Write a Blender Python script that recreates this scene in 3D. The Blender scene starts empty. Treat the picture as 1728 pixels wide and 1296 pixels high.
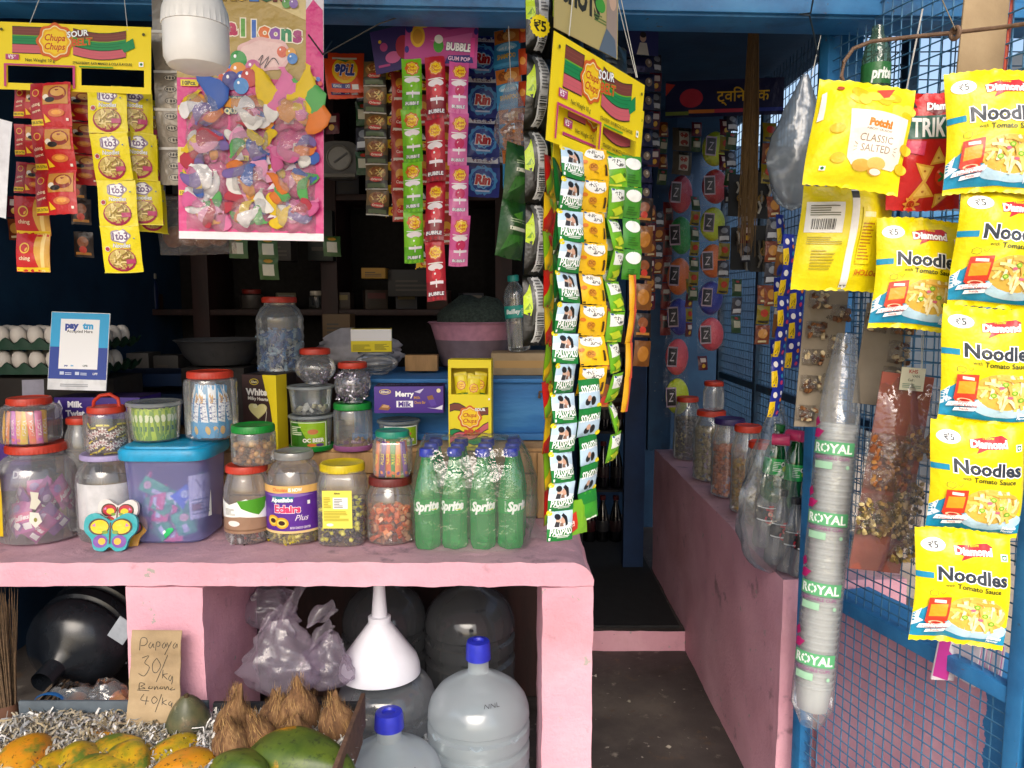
import bpy, bmesh, math, random
import numpy as np
from mathutils import Vector, Matrix, Euler, noise
from mathutils.geometry import tessellate_polygon

# ------------------------------------------------------------------ camera, sky, sun, exposure
SC = bpy.context.scene
COL = SC.collection
R = math.radians
H, PITCH, F = 1.40, R(6.0), 1296.0          # eye height, downward tilt, focal length (of a 1728 wide frame)
cam = bpy.data.cameras.new('camera')
cam.sensor_width = 36.0
cam.lens = 36.0 * F / 1728.0
cam.clip_start, cam.clip_end = 0.05, 400.0
camo = bpy.data.objects.new('camera', cam)
camo.location = (0, 0, H)
camo.rotation_euler = (R(90) - PITCH, 0, 0)
COL.objects.link(camo)
SC.camera = camo

world = bpy.data.worlds.new('World')
SC.world = world
world.use_nodes = True
wn = world.node_tree.nodes
sky = wn.new('ShaderNodeTexSky')
sky.sky_type = 'NISHITA'
sky.sun_disc = False
SUN_EL, SUN_AZ = R(40), R(186)              # azimuth clockwise from +Y: the sun stands behind the viewer
sky.sun_elevation = SUN_EL
sky.sun_rotation = SUN_AZ
sky.air_density, sky.dust_density, sky.ozone_density = 1.0, 4.0, 0.6
wn['Background'].inputs[1].default_value = 0.15
world.node_tree.links.new(sky.outputs[0], wn['Background'].inputs[0])

sl = bpy.data.lights.new('sun', 'SUN')
sl.energy = 1.3
sl.angle = R(40)
sl.color = (1.0, 0.96, 0.90)
so = bpy.data.objects.new('sun', sl)
sd = Vector((math.sin(SUN_AZ) * math.cos(SUN_EL), math.cos(SUN_AZ) * math.cos(SUN_EL), math.sin(SUN_EL)))
so.rotation_euler = sd.to_track_quat('Z', 'Y').to_euler()
so.location = (0, -4, 6)
COL.objects.link(so)

vs = SC.view_settings
vs.view_transform = 'Standard'
vs.look = 'None'
vs.exposure = 0.78
vs.gamma = 1.0
vs.use_curve_mapping = False
SC.render.engine = 'CYCLES'
SC.cycles.use_denoising = True
SC.cycles.max_bounces = 7
SC.cycles.diffuse_bounces = 4
SC.cycles.glossy_bounces = 3
SC.cycles.transmission_bounces = 4
SC.cycles.transparent_max_bounces = 24
SC.cycles.caustics_reflective = False
SC.cycles.caustics_refractive = False
SC.cycles.sample_clamp_indirect = 4.0

# ------------------------------------------------------------------ placing
def ray(px, py):
    c, s = math.cos(PITCH), math.sin(PITCH)
    rx, ry = (px - 864) / F, (py - 648) / F
    return Vector((rx, c - ry * s, -s - ry * c))
def at(px, py, Y):
    d = ray(px, py); t = Y / d.y
    return Vector((d.x * t, Y, H + d.z * t))
def atx(px, py, X):
    d = ray(px, py); t = X / d.x
    return Vector((X, d.y * t, H + d.z * t))
def atz(px, py, z):
    d = ray(px, py); t = (z - H) / d.z
    return Vector((d.x * t, d.y * t, z))
def dep(p):
    return p[1] * math.cos(PITCH) - (p[2] - H) * math.sin(PITCH)
def sz(npx, px, py, Y):
    return npx * dep(at(px, py, Y)) / F

# ------------------------------------------------------------------ materials
def lin(h):
    if not isinstance(h, str): return tuple(h)[:3]
    h = h.lstrip('#'); h = h if len(h) == 6 else ''.join(q * 2 for q in h)
    c = [int(h[i:i + 2], 16) / 255 for i in (0, 2, 4)]
    return tuple(x / 12.92 if x <= 0.04045 else ((x + 0.055) / 1.055) ** 2.4 for x in c)
MC = {}
def nmat(name):
    m = bpy.data.materials.new(name); m.use_nodes = True
    nt = m.node_tree
    return m, nt, nt.nodes, nt.links, nt.nodes['Principled BSDF']
def coords(nodes, links, world_space=True, stretch=None):
    if world_space:
        g = nodes.new('ShaderNodeNewGeometry'); out = g.outputs['Position']
    else:
        g = nodes.new('ShaderNodeTexCoord'); out = g.outputs['Object']
    if stretch:
        mp = nodes.new('ShaderNodeMapping'); mp.inputs['Scale'].default_value = stretch
        links.new(out, mp.inputs[0]); out = mp.outputs[0]
    return out
def noisetex(nodes, links, co, scale, detail=4, rough=0.55):
    n = nodes.new('ShaderNodeTexNoise')
    n.inputs['Scale'].default_value = scale
    n.inputs['Detail'].default_value = detail
    n.inputs['Roughness'].default_value = rough
    links.new(co, n.inputs['Vector'])
    return n
def ramp(nodes, links, fac, stops):
    r = nodes.new('ShaderNodeValToRGB')
    e = r.color_ramp.elements
    while len(e) < len(stops): e.new(0.5)
    for el, (p, c) in zip(e, stops):
        el.position = p
        el.color = (*lin(c), 1) if not isinstance(c, float) else (c, c, c, 1)
    links.new(fac, r.inputs[0])
    return r
def bumpn(nodes, links, hgt, strength, dist, b):
    bp = nodes.new('ShaderNodeBump')
    bp.inputs['Strength'].default_value = strength
    bp.inputs['Distance'].default_value = dist
    links.new(hgt, bp.inputs['Height'])
    links.new(bp.outputs[0], b.inputs['Normal'])
    return bp
def mixc(nodes, links, fac, a, b, mode='MIX'):
    m = nodes.new('ShaderNodeMix'); m.data_type = 'RGBA'; m.blend_type = mode
    def put(sock, v):
        if hasattr(v, 'links'): links.new(v, sock)
        elif isinstance(v, (int, float)): sock.default_value = v
        else: sock.default_value = (*lin(v), 1)
    put(m.inputs[0], fac); put(m.inputs[6], a); put(m.inputs[7], b)
    return m.outputs[2]

def film(h, rough=0.34, bump=0.32, scale=34, metal=0.0):
    """printed packet foil / plastic: the ink's colour with fine crumple"""
    k = ('film', h, rough, bump, metal)
    if k in MC: return MC[k]
    m, nt, N, L, b = nmat('film_' + str(h).strip('#'))
    b.inputs['Base Color'].default_value = (*lin(h), 1)
    b.inputs['Roughness'].default_value = rough
    b.inputs['Metallic'].default_value = metal
    if bump:
        co = coords(N, L)
        n = noisetex(N, L, co, scale, 3, 0.5)
        bumpn(N, L, n.outputs[0], bump, 0.012, b)
    MC[k] = m
    return m
def ink(h):                                    # matt print on card
    return film(h, 0.55, 0.0)
def plas(h, rough=0.35, var=0.10):
    """moulded plastic or paint on small things, faintly uneven"""
    k = ('plas', h, rough, var)
    if k in MC: return MC[k]
    m, nt, N, L, b = nmat('plastic_' + str(h).strip('#'))
    co = coords(N, L)
    n = noisetex(N, L, co, 40, 4)
    c = lin(h)
    d = tuple(x * (1 - var * 2.2) for x in c)
    r = N.new('ShaderNodeValToRGB')
    r.color_ramp.elements[0].position, r.color_ramp.elements[1].position = 0.3, 0.62
    r.color_ramp.elements[0].color, r.color_ramp.elements[1].color = (*d, 1), (*c, 1)
    L.new(n.outputs[0], r.inputs[0]); L.new(r.outputs[0], b.inputs['Base Color'])
    mr = N.new('ShaderNodeMapRange'); mr.inputs[3].default_value = rough * 0.8; mr.inputs[4].default_value = rough * 1.4
    L.new(n.outputs[0], mr.inputs[0]); L.new(mr.outputs[0], b.inputs['Roughness'])
    MC[k] = m
    return m
def clear(tint='#ffffff', haze=0.06, gloss=0.10, rough=0.08, hazecol='#e8eaec', bump=0.0, bscale=25, edge=0.0):
    """thin clear plastic: see-through, a little milky, mirror-like at grazing angles"""
    k = ('clear', tint, haze, gloss, rough, hazecol, bump, bscale, edge)
    if k in MC: return MC[k]
    m, nt, N, L, b = nmat('clear_plastic')
    N.remove(b)
    out = N['Material Output']
    tr = N.new('ShaderNodeBsdfTransparent'); tr.inputs[0].default_value = (*lin(tint), 1)
    gl = N.new('ShaderNodeBsdfGlossy'); gl.inputs['Roughness'].default_value = rough
    gl.inputs[0].default_value = (1, 1, 1, 1)
    df = N.new('ShaderNodeBsdfDiffuse'); df.inputs[0].default_value = (*lin(hazecol), 1)
    tl = N.new('ShaderNodeBsdfTranslucent'); tl.inputs[0].default_value = (*lin(hazecol), 1)
    ml = N.new('ShaderNodeMixShader'); ml.inputs[0].default_value = 0.4
    L.new(df.outputs[0], ml.inputs[1]); L.new(tl.outputs[0], ml.inputs[2])
    lw = N.new('ShaderNodeLayerWeight'); lw.inputs[0].default_value = 0.22
    m1 = N.new('ShaderNodeMixShader')
    if edge:
        mh = N.new('ShaderNodeMapRange'); mh.inputs[3].default_value = haze; mh.inputs[4].default_value = min(1, haze + edge)
        L.new(lw.outputs['Facing'], mh.inputs[0]); L.new(mh.outputs[0], m1.inputs[0])
    else:
        m1.inputs[0].default_value = haze
    L.new(tr.outputs[0], m1.inputs[1]); L.new(ml.outputs[0], m1.inputs[2])
    mr = N.new('ShaderNodeMapRange'); mr.inputs[3].default_value = gloss * 0.45; mr.inputs[4].default_value = min(0.9, gloss * 5)
    L.new(lw.outputs['Fresnel'], mr.inputs[0])
    m2 = N.new('ShaderNodeMixShader')
    L.new(mr.outputs[0], m2.inputs[0]); L.new(m1.outputs[0], m2.inputs[1]); L.new(gl.outputs[0], m2.inputs[2])
    if bump:
        co = coords(N, L)
        n = noisetex(N, L, co, bscale, 3, 0.6)
        bp = N.new('ShaderNodeBump'); bp.inputs['Strength'].default_value = bump; bp.inputs['Distance'].default_value = 0.02
        L.new(n.outputs[0], bp.inputs['Height'])
        for x in (gl, df, lw): L.new(bp.outputs[0], x.inputs['Normal'])
    L.new(m2.outputs[0], out.inputs[0])
    MC[k] = m
    return m
def surf(name, stops, scale, rough=0.8, bump=0.3, bdist=0.01, bscale=None, spots=None, stretch=None, world_space=True, detail=6, spec=0.5):
    """weathered surface: noise-driven colours, optional dark or pale stains, relief"""
    m, nt, N, L, b = nmat(name)
    co = coords(N, L, world_space, stretch)
    n = noisetex(N, L, co, scale, detail, 0.6)
    c = ramp(N, L, n.outputs[0], stops).outputs[0]
    for sp in (spots or []):
        col, s, lo, hi = sp
        n2 = noisetex(N, L, co, s, 5, 0.65)
        f = ramp(N, L, n2.outputs[0], [(lo, 0.0), (hi, 1.0)]).outputs[0]
        c = mixc(N, L, f, c, col)
    L.new(c, b.inputs['Base Color'])
    b.inputs['Roughness'].default_value = rough
    b.inputs['Specular IOR Level'].default_value = spec
    if bump:
        n3 = noisetex(N, L, co, bscale or scale * 4, 6, 0.65)
        bumpn(N, L, n3.outputs[0], bump, bdist, b)
    return m

# ------------------------------------------------------------------ mesh builder
class MB:
    def __init__(s): s.v, s.f, s.mi, s.ms = [], [], [], []
    def m(s, mat):
        if mat not in s.ms: s.ms.append(mat)
        return s.ms.index(mat)
    def add(s, verts, faces, mat):
        o, k = len(s.v), s.m(mat)
        s.v.extend(tuple(p) for p in verts)
        s.f.extend(tuple(i + o for i in f) for f in faces)
        s.mi.extend([k] * len(faces))
        return s
    def box(s, c, d, mat, bev=0.0, rot=None):
        V, Fc = cbox(d[0], d[1], d[2], bev)
        M = rot.to_matrix() if rot else None
        return s.add([((M @ Vector(p)) if M else Vector(p)) + Vector(c) for p in V], Fc, mat)
    def lathe(s, prof, mat, seg=28, c=(0, 0, 0), sq=2.0, knurl=None, capb=False, capt=False, ax=None, twist=0.0, asp=1.0):
        V, Fc = [], []
        n = len(prof)
        for r, z in prof:
            for i in range(seg):
                a = 2 * math.pi * i / seg + twist
                ca, sa = math.cos(a), math.sin(a)
                q = 1.0 if sq == 2.0 else (abs(ca) ** sq + abs(sa) ** sq) ** (-1.0 / sq)
                rr = r * q
                if knurl and knurl[0](z): rr *= 1 + knurl[2] * math.cos(knurl[1] * a)
                V.append((rr * ca, rr * sa * asp, z))
        for j in range(n - 1):
            for i in range(seg):
                a, b = j * seg + i, j * seg + (i + 1) % seg
                Fc.append((a, b, b + seg, a + seg))
        if capb: Fc.append(tuple(range(seg))[::-1])
        if capt: Fc.append(tuple((n - 1) * seg + i for i in range(seg)))
        M = ax.to_matrix() if ax else None
        return s.add([((M @ Vector(p)) if M else Vector(p)) + Vector(c) for p in V], Fc, mat)
    def tube(s, path, r, mat, seg=6):
        path = [Vector(p) for p in path]
        V, Fc = [], []
        n = len(path)
        for j, p in enumerate(path):
            t = (path[min(j + 1, n - 1)] - path[max(j - 1, 0)]).normalized()
            u = t.cross(Vector((0.13, 0.31, 0.94)))
            if u.length < 1e-4: u = t.cross(Vector((1, 0, 0)))
            u.normalize(); w = t.cross(u)
            rr = r[j] if isinstance(r, (list, tuple)) else r
            for i in range(seg):
                a = 2 * math.pi * i / seg
                V.append(p + (u * math.cos(a) + w * math.sin(a)) * rr)
        for j in range(n - 1):
            for i in range(seg):
                a, b = j * seg + i, j * seg + (i + 1) % seg
                Fc.append((a, b, b + seg, a + seg))
        Fc.append(tuple(range(seg))[::-1]); Fc.append(tuple((n - 1) * seg + i for i in range(seg)))
        return s.add(V, Fc, mat)
    def grid(s, fn, nu, nv, mat, flip=False, wrap=False):
        V = [fn(i / nu, j / nv) for j in range(nv + 1) for i in range(nu + 1)]
        Fc = []
        for j in range(nv):
            for i in range(nu):
                a = j * (nu + 1) + i
                q = (a, a + 1, a + nu + 2, a + nu + 1)
                Fc.append(q[::-1] if flip else q)
        return s.add(V, Fc, mat)
    def mesh(s, name, sharp=38, smooth=True):
        me = bpy.data.meshes.new(name)
        me.from_pydata([tuple(p) for p in s.v], [], s.f)
        for mt in s.ms: me.materials.append(mt)
        if len(s.ms) > 1: me.polygons.foreach_set('material_index', s.mi)
        if smooth:
            me.polygons.foreach_set('use_smooth', [True] * len(s.f))
            me.set_sharp_from_angle(angle=R(sharp))
        me.update()
        return me
    def part(s, name, parent=None, loc=(0, 0, 0), rot=(0, 0, 0), sharp=38, smooth=True):
        return put(name, s.mesh(name, sharp, smooth), parent, loc, rot)
BOXC = {}
def cbox(x, y, z, bev):
    k = (round(x, 5), round(y, 5), round(z, 5), round(bev, 5))
    if k in BOXC: return BOXC[k]
    bm = bmesh.new()
    bmesh.ops.create_cube(bm, size=1.0)
    bmesh.ops.scale(bm, vec=(x, y, z), verts=bm.verts)
    if bev: bmesh.ops.bevel(bm, geom=bm.edges[:], offset=bev, segments=2, affect='EDGES', profile=0.6)
    bm.verts.index_update()
    BOXC[k] = ([tuple(v.co) for v in bm.verts], [tuple(v.index for v in f.verts) for f in bm.faces])
    bm.free()
    return BOXC[k]
def put(name, mesh, parent=None, loc=(0, 0, 0), rot=(0, 0, 0)):
    o = bpy.data.objects.new(name, mesh)
    o.location, o.rotation_euler = loc, rot
    o.parent = parent
    COL.objects.link(o)
    return o
def tag(o, label=None, cat=None, group=None, kind=None):
    if label: o['label'] = label
    if cat: o['category'] = cat
    if group: o['group'] = group
    if kind: o['kind'] = kind
    return o
def thing(name, label, cat, loc=(0, 0, 0), rot=(0, 0, 0), group=None):
    return tag(put(name, None, None, loc, rot), label, cat, group)
def struct(mb, name, sharp=38, smooth=True):
    return tag(mb.part(name, sharp=sharp, smooth=smooth), kind='structure')

# ------------------------------------------------------------------ printing: flat art that follows a surface
TXT = {}
def textmesh(s, off=0.0, shear=0.0):
    k = (s, round(off, 3), round(shear, 2))
    if k in TXT: return TXT[k]
    c = bpy.data.curves.new('lettering', 'FONT')
    c.body, c.resolution_u, c.offset, c.shear = s, 2, off, shear
    o = bpy.data.objects.new('lettering', c)
    COL.objects.link(o)
    dg = bpy.context.evaluated_depsgraph_get()
    me = bpy.data.meshes.new_from_object(o.evaluated_get(dg))
    n = len(me.vertices)
    co = np.zeros(n * 3, dtype=np.float32); me.vertices.foreach_get('co', co)
    V = co.reshape(-1, 3)[:, :2].astype(float)
    me.calc_loop_triangles()
    T = np.zeros(len(me.loop_triangles) * 3, dtype=np.int32)
    me.loop_triangles.foreach_get('vertices', T)
    bpy.data.objects.remove(o); bpy.data.curves.remove(c); bpy.data.meshes.remove(me)
    TXT[k] = (V, T.reshape(-1, 3))
    return TXT[k]
class Art:
    """coordinates 0..1 across and up; w, h in metres"""
    def __init__(s, w, h): s.w, s.h, s.L = w, h, []
    def _a(s, c, V, T):
        V = np.asarray(V, float).reshape(-1, 2)
        T = np.asarray(T, int).reshape(-1, 3)
        if len(T):
            p = V[T]
            ar = (p[:, 1, 0] - p[:, 0, 0]) * (p[:, 2, 1] - p[:, 0, 1]) - (p[:, 1, 1] - p[:, 0, 1]) * (p[:, 2, 0] - p[:, 0, 0])
            T = np.where((ar < 0)[:, None], T[:, ::-1], T)
            s.L.append((c, V, T))
        return s
    def n2m(s, x, y): return ((x - 0.5) * s.w, (y - 0.5) * s.h)
    def P(s, c, pts):
        q = [s.n2m(*p) for p in pts]
        return s._a(c, q, tessellate_polygon([[Vector((x, y, 0)) for x, y in q]]))
    def R(s, c, x0, y0, x1, y1): return s._a(c, [s.n2m(x0, y0), s.n2m(x1, y0), s.n2m(x1, y1), s.n2m(x0, y1)], [(0, 1, 2), (0, 2, 3)])
    def E(s, c, cx, cy, rx, ry=None, n=18, wob=None):
        """ellipse; ry defaults to a true circle; wob=(lobes, amount) for scalloped edges"""
        if ry is None: ry = rx * s.w / s.h
        pts = [(0.5, 0.5)]
        if wob: n = max(n, wob[0] * 6)
        V = [s.n2m(cx, cy)]
        for i in range(n):
            a = 2 * math.pi * i / n
            k = 1 + (wob[1] * math.cos(wob[0] * a) if wob else 0)
            V.append(s.n2m(cx + rx * k * math.cos(a), cy + ry * k * math.sin(a)))
        return s._a(c, V, [(0, 1 + i, 1 + (i + 1) % n) for i in range(n)])
    def T(s, c, t, cx, cy, hh, b=0.0, sh=0.0, fit=None, rot=0.0, edge=None, ew=0.05, tall=1.0):
        """text; hh is the capital height as a share of h; fit caps the width as a share of w; edge draws an outline colour below"""
        V0, T0 = textmesh(t, 0.0, sh)
        if not len(V0): return s
        x0, x1 = V0[:, 0].min(), V0[:, 0].max()
        k = hh * s.h / 0.7
        kx = k
        if fit and (x1 - x0) * k > fit * s.w: kx = fit * s.w / (x1 - x0)
        for col, off in ([(edge, b + ew)] if edge else []) + [(c, b)]:
            V, Tt = textmesh(t, off, sh)
            X = (V[:, 0] - (x0 + x1) / 2) * kx
            Y = (V[:, 1] - 0.35) * k * tall
            cr, sr = math.cos(rot), math.sin(rot)
            ox, oy = s.n2m(cx, cy)
            s._a(col, np.stack([X * cr - Y * sr + ox, X * sr + Y * cr + oy], 1), Tt)
        return s
    def ST(s, c, pts, th, smooth=0):
        """pen stroke through points, th in metres; smooth adds points on a rounded path"""
        q = [Vector(s.n2m(*p)) for p in pts]
        if smooth and len(q) > 2:
            z = [q[0]] + q + [q[-1]]; o = []
            for i in range(1, len(z) - 2):
                for k in range(smooth):
                    t = k / smooth; a, b, d, e = z[i - 1], z[i], z[i + 1], z[i + 2]
                    o.append(((b * 2) + (d - a) * t + (a * 2 - b * 5 + d * 4 - e) * t * t + (b * 3 - a - d * 3 + e) * t ** 3) * .5)
            q = o + [q[-1]]
        V, T = [], []
        for i, p in enumerate(q):
            t = (q[min(i + 1, len(q) - 1)] - q[max(i - 1, 0)])
            if t.length < 1e-9: t = Vector((1, 0))
            t.normalize(); nn = Vector((-t.y, t.x)) * th / 2
            V += [tuple(p + nn), tuple(p - nn)]
            if i: T += [(2 * i - 2, 2 * i - 1, 2 * i), (2 * i - 1, 2 * i + 1, 2 * i)]
        return s._a(c, V, T)
    def bars(s, c, x0, y0, x1, y1, n=18, seed=1, vert=True):
        rn = random.Random(seed); p = 0.0
        while p < 1:
            w = rn.choice((0.5, 1, 1.6)) / n; e = min(1, p + w * 0.6)
            if vert: s.R(c, x0 + (x1 - x0) * p, y0, x0 + (x1 - x0) * e, y1)
            else: s.R(c, x0, y0 + (y1 - y0) * p, x1, y0 + (y1 - y0) * e)
            p += w * 1.25
        return s
    def lines(s, c, x0, y0, x1, y1, n, seed=2, th=0.45):
        rn = random.Random(seed); st = (y1 - y0) / n
        for i in range(n):
            s.R(c, x0, y0 + i * st, x0 + (x1 - x0) * rn.uniform(0.6, 1), y0 + (i + th) * st)
        return s
    def flower(s, cx, cy, r, text=True):
        """scalloped badge: orange ring, cream ring, yellow heart with two lines of script"""
        asp = s.w / s.h
        for c, k in (('#d8641e', 1.0), ('#f4e8b0', 0.84), ('#f2b40c', 0.78), ('#f9d21a', 0.66)):
            s.E(c, cx, cy, r * k, r * k * asp, 32, (8, 0.07))
        if text:
            s.T('#c2361c', 'Chupa', cx, cy + r * asp * 0.22, r * asp * 0.36, 0.02, 0.25, fit=r * 1.12)
            s.T('#c2361c', 'Chups', cx, cy - r * asp * 0.27, r * asp * 0.36, 0.02, 0.25, fit=r * 1.12)
        return s
    def food(s, cx, cy, rx, ry, cols, n, seed=3, size=0.3):
        rn = random.Random(seed)
        for i in range(n):
            a, q = rn.uniform(0, 6.28), math.sqrt(rn.random()) * 0.85
            x, y = cx + rx * q * math.cos(a), cy + ry * q * math.sin(a)
            t = rn.uniform(0, 3.14); l = rx * size * rn.uniform(0.7, 1.4)
            dx, dy = l * math.cos(t), l * math.sin(t) * s.w / s.h
            s.ST(rn.choice(cols), [(x - dx, y - dy), (x + dy * .15, y - dx * .12), (x + dx, y + dy)], rx * size * 0.42 * s.w)
        return s
def subdiv(V, T, h):
    """bisect the longest edges until none is longer than h"""
    V = [tuple(p) for p in V]; T = [tuple(t) for t in T]
    out = []; mid = {}
    h2 = h * h
    while T:
        t = T.pop()
        p = [V[i] for i in t]
        e = [(p[i][0] - p[(i + 1) % 3][0]) ** 2 + (p[i][1] - p[(i + 1) % 3][1]) ** 2 for i in range(3)]
        k = max(range(3), key=e.__getitem__)
        if e[k] <= h2: out.append(t); continue
        a, b, c = t[k], t[(k + 1) % 3], t[(k + 2) % 3]
        key = (min(a, b), max(a, b))
        if key not in mid:
            mid[key] = len(V); V.append(((V[a][0] + V[b][0]) / 2, (V[a][1] + V[b][1]) / 2))
        m = mid[key]
        T.append((a, m, c)); T.append((m, b, c))
    return V, out
def printart(mb, art, fn, hmax=None, mk=film, base=0.00035, step=0.00006, clip=None):
    """lay every shape of the art on the surface fn(x, y, lift) -> point"""
    for k, (c, V, T) in enumerate(art.L):
        if hmax: V, T = subdiv(V, T, hmax)
        lift = base + step * k
        mb.add([fn(x, y, lift) for x, y in V], [tuple(int(i) for i in t) for t in T], mk(c) if isinstance(c, str) else c)
    return mb
def flatfn(x, y, l): return (x, -l, y)
# ------------------------------------------------------------------ setting
def rough_box(x0, x1, y0, y1, z0, z1, cell, amp, mat, topmat=None, fscale=9.0, rnd=None, skip=()):
    """a plastered block: subdivided, edges and faces slightly out of true; rnd=(radius) rounds the +x top corner"""
    vid, V, Fs, Ms = {}, [], [], []
    def vert(p):
        k = tuple(round(c, 5) for c in p)
        if k in vid: return vid[k]
        x, y, z = p
        if rnd and x > x1 - rnd and z > z1 - rnd:
            dx, dz = x - (x1 - rnd), z - (z1 - rnd)
            m = max(dx, dz); l = math.hypot(dx, dz)
            if l > 1e-9: dx, dz = dx * m / l, dz * m / l
            x, z = x1 - rnd + dx, z1 - rnd + dz
        q = Vector((x, y, z))
        d = noise.noise_vector(q * fscale) * amp + noise.noise_vector(q * fscale * 4.3) * amp * 0.45
        vid[k] = len(V); V.append(tuple(q + d))
        return vid[k]
    def lin_(a, b): n = max(1, int(round((b - a) / cell))); return [a + (b - a) * i / n for i in range(n + 1)]
    X, Y, Z = lin_(x0, x1), lin_(y0, y1), lin_(z0, z1)
    def sheet(A, B, f, flip, m):
        for i in range(len(A) - 1):
            for j in range(len(B) - 1):
                q = [vert(f(A[i], B[j])), vert(f(A[i + 1], B[j])), vert(f(A[i + 1], B[j + 1])), vert(f(A[i], B[j + 1]))]
                Fs.append(tuple(q[::-1] if flip else q)); Ms.append(m)
    mb = MB(); k0 = mb.m(mat); k1 = mb.m(topmat or mat)
    if 'f' not in skip: sheet(X, Z, lambda a, b: (a, y0, b), False, k0)
    if 'b' not in skip: sheet(X, Z, lambda a, b: (a, y1, b), True, k0)
    sheet(Y, Z, lambda a, b: (x0, a, b), True, k0)
    sheet(Y, Z, lambda a, b: (x1, a, b), False, k0)
    sheet(X, Y, lambda a, b: (a, b, z1), False, k1)
    if 'u' not in skip: sheet(X, Y, lambda a, b: (a, b, z0), True, k0)
    mb.v, mb.f, mb.mi = V, Fs, Ms
    return mb
def plate(w, h, holes, th, mat, edge=None):
    """flat card of thickness th, front at y=0 facing -y, rectangular windows cut out (0..1 coordinates)"""
    xs = sorted({0.0, 1.0, *[q for o in holes for q in (o[0], o[2])]})
    ys = sorted({0.0, 1.0, *[q for o in holes for q in (o[1], o[3])]})
    mb = MB(); k = mb.m(mat); ke = mb.m(edge or mat)
    def solid(i, j):
        if not (0 <= i < len(xs) - 1 and 0 <= j < len(ys) - 1): return False
        x, y = (xs[i] + xs[i + 1]) / 2, (ys[j] + ys[j + 1]) / 2
        return not any(o[0] < x < o[2] and o[1] < y < o[3] for o in holes)
    idx = {}
    def v(i, j, b):
        if (i, j, b) not in idx:
            idx[i, j, b] = len(mb.v); mb.v.append(((xs[i] - .5) * w, th * b, (ys[j] - .5) * h))
        return idx[i, j, b]
    def f(q, m): mb.f.append(tuple(q)); mb.mi.append(m)
    for i in range(len(xs) - 1):
        for j in range(len(ys) - 1):
            if not solid(i, j): continue
            f([v(i, j, 0), v(i + 1, j, 0), v(i + 1, j + 1, 0), v(i, j + 1, 0)], k)
            f([v(i, j, 1), v(i, j + 1, 1), v(i + 1, j + 1, 1), v(i + 1, j, 1)], ke)
            if not solid(i - 1, j): f([v(i, j, 0), v(i, j + 1, 0), v(i, j + 1, 1), v(i, j, 1)], ke)
            if not solid(i + 1, j): f([v(i + 1, j, 0), v(i + 1, j, 1), v(i + 1, j + 1, 1), v(i + 1, j + 1, 0)], ke)
            if not solid(i, j - 1): f([v(i, j, 0), v(i, j, 1), v(i + 1, j, 1), v(i + 1, j, 0)], ke)
            if not solid(i, j + 1): f([v(i, j + 1, 0), v(i + 1, j + 1, 0), v(i + 1, j + 1, 1), v(i, j + 1, 1)], ke)
    return mb

PINK = surf('pink_paint', [(0.25, '#d098a8'), (0.5, '#daa3b3'), (0.75, '#e2b0be')], 5, 0.85, 0.55, 0.006, 70,
            spots=[('#cd95a0', 2.3, 0.50, 0.68), ('#b58a95', 13, 0.62, 0.74), ('#a8a29b', 21, 0.668, 0.68), ('#a07a82', 6.5, 0.64, 0.72), ('#6b4c50', 75, 0.70, 0.73)])
PINKTOP = surf('worn_pink_top', [(0.25, '#a88795'), (0.5, '#c098a5'), (0.75, '#cfa7b2')], 7, 0.72, 0.5, 0.006, 60,
               spots=[('#6f5f6a', 12, 0.58, 0.74), ('#d0a0ae', 26, 0.62, 0.74), ('#54484e', 45, 0.68, 0.73)])
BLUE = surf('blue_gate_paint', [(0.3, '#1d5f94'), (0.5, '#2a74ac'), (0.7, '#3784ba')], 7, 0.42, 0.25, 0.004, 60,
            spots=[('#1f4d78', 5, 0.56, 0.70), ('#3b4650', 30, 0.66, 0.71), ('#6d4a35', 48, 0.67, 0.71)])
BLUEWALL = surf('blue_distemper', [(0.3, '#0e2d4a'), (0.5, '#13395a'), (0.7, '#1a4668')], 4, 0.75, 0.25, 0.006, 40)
DKBLUE = surf('dark_blue_board', [(0.3, '#0d2340'), (0.7, '#153560')], 5, 0.7, 0.2, 0.004, 40)
FLOOR = surf('stained_cement', [(0.25, '#2b2827'), (0.5, '#474240'), (0.72, '#68615b')], 2.2, 0.62, 0.5, 0.006, 24,
             spots=[('#8a837a', 9, 0.62, 0.72), ('#a39d94', 36, 0.66, 0.70), ('#5a4a3c', 14, .60, .70), ('#26211d', 3.1, 0.54, 0.72)], detail=9)
ROAD = surf('dusty_ground', [(0.3, '#a2978a'), (0.7, '#bcb0a2')], 3, 0.9, 0.4, 0.01, 30)
WOODB = surf('blue_painted_wood', [(0.3, '#1f5f9c'), (0.5, '#2d74b4'), (0.72, '#4a90c8')], 9, 0.6, 0.4, 0.004, 60,
             spots=[('#6f8797', 22, 0.68, 0.74)], stretch=(0.35, 1, 2.2))
WOODC = surf('bare_crate_wood', [(0.3, '#8f6d45'), (0.5, '#ad8658'), (0.7, '#c39c6b')], 11, 0.75, 0.4, 0.004, 60,
             spots=[('#4b3725', 40, 0.70, 0.74)], stretch=(2.5, 1, 0.4))
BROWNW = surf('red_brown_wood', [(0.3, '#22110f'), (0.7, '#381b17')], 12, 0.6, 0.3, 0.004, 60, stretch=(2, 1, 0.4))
CARDB = surf('corrugated_card', [(0.3, '#8a765a'), (0.5, '#9d8767'), (0.7, '#ad9776')], 9, 0.85, 0.25, 0.003, 70)
CARDG = surf('grey_pulp_board', [(0.3, '#857a69'), (0.7, '#9a8e7c')], 9, 0.85, 0.25, 0.003, 70)
REDCARD = surf('brick_red_board', [(0.3, '#8d4a3d'), (0.7, '#a2594a')], 8, 0.8, 0.2, 0.003, 60)
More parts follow.
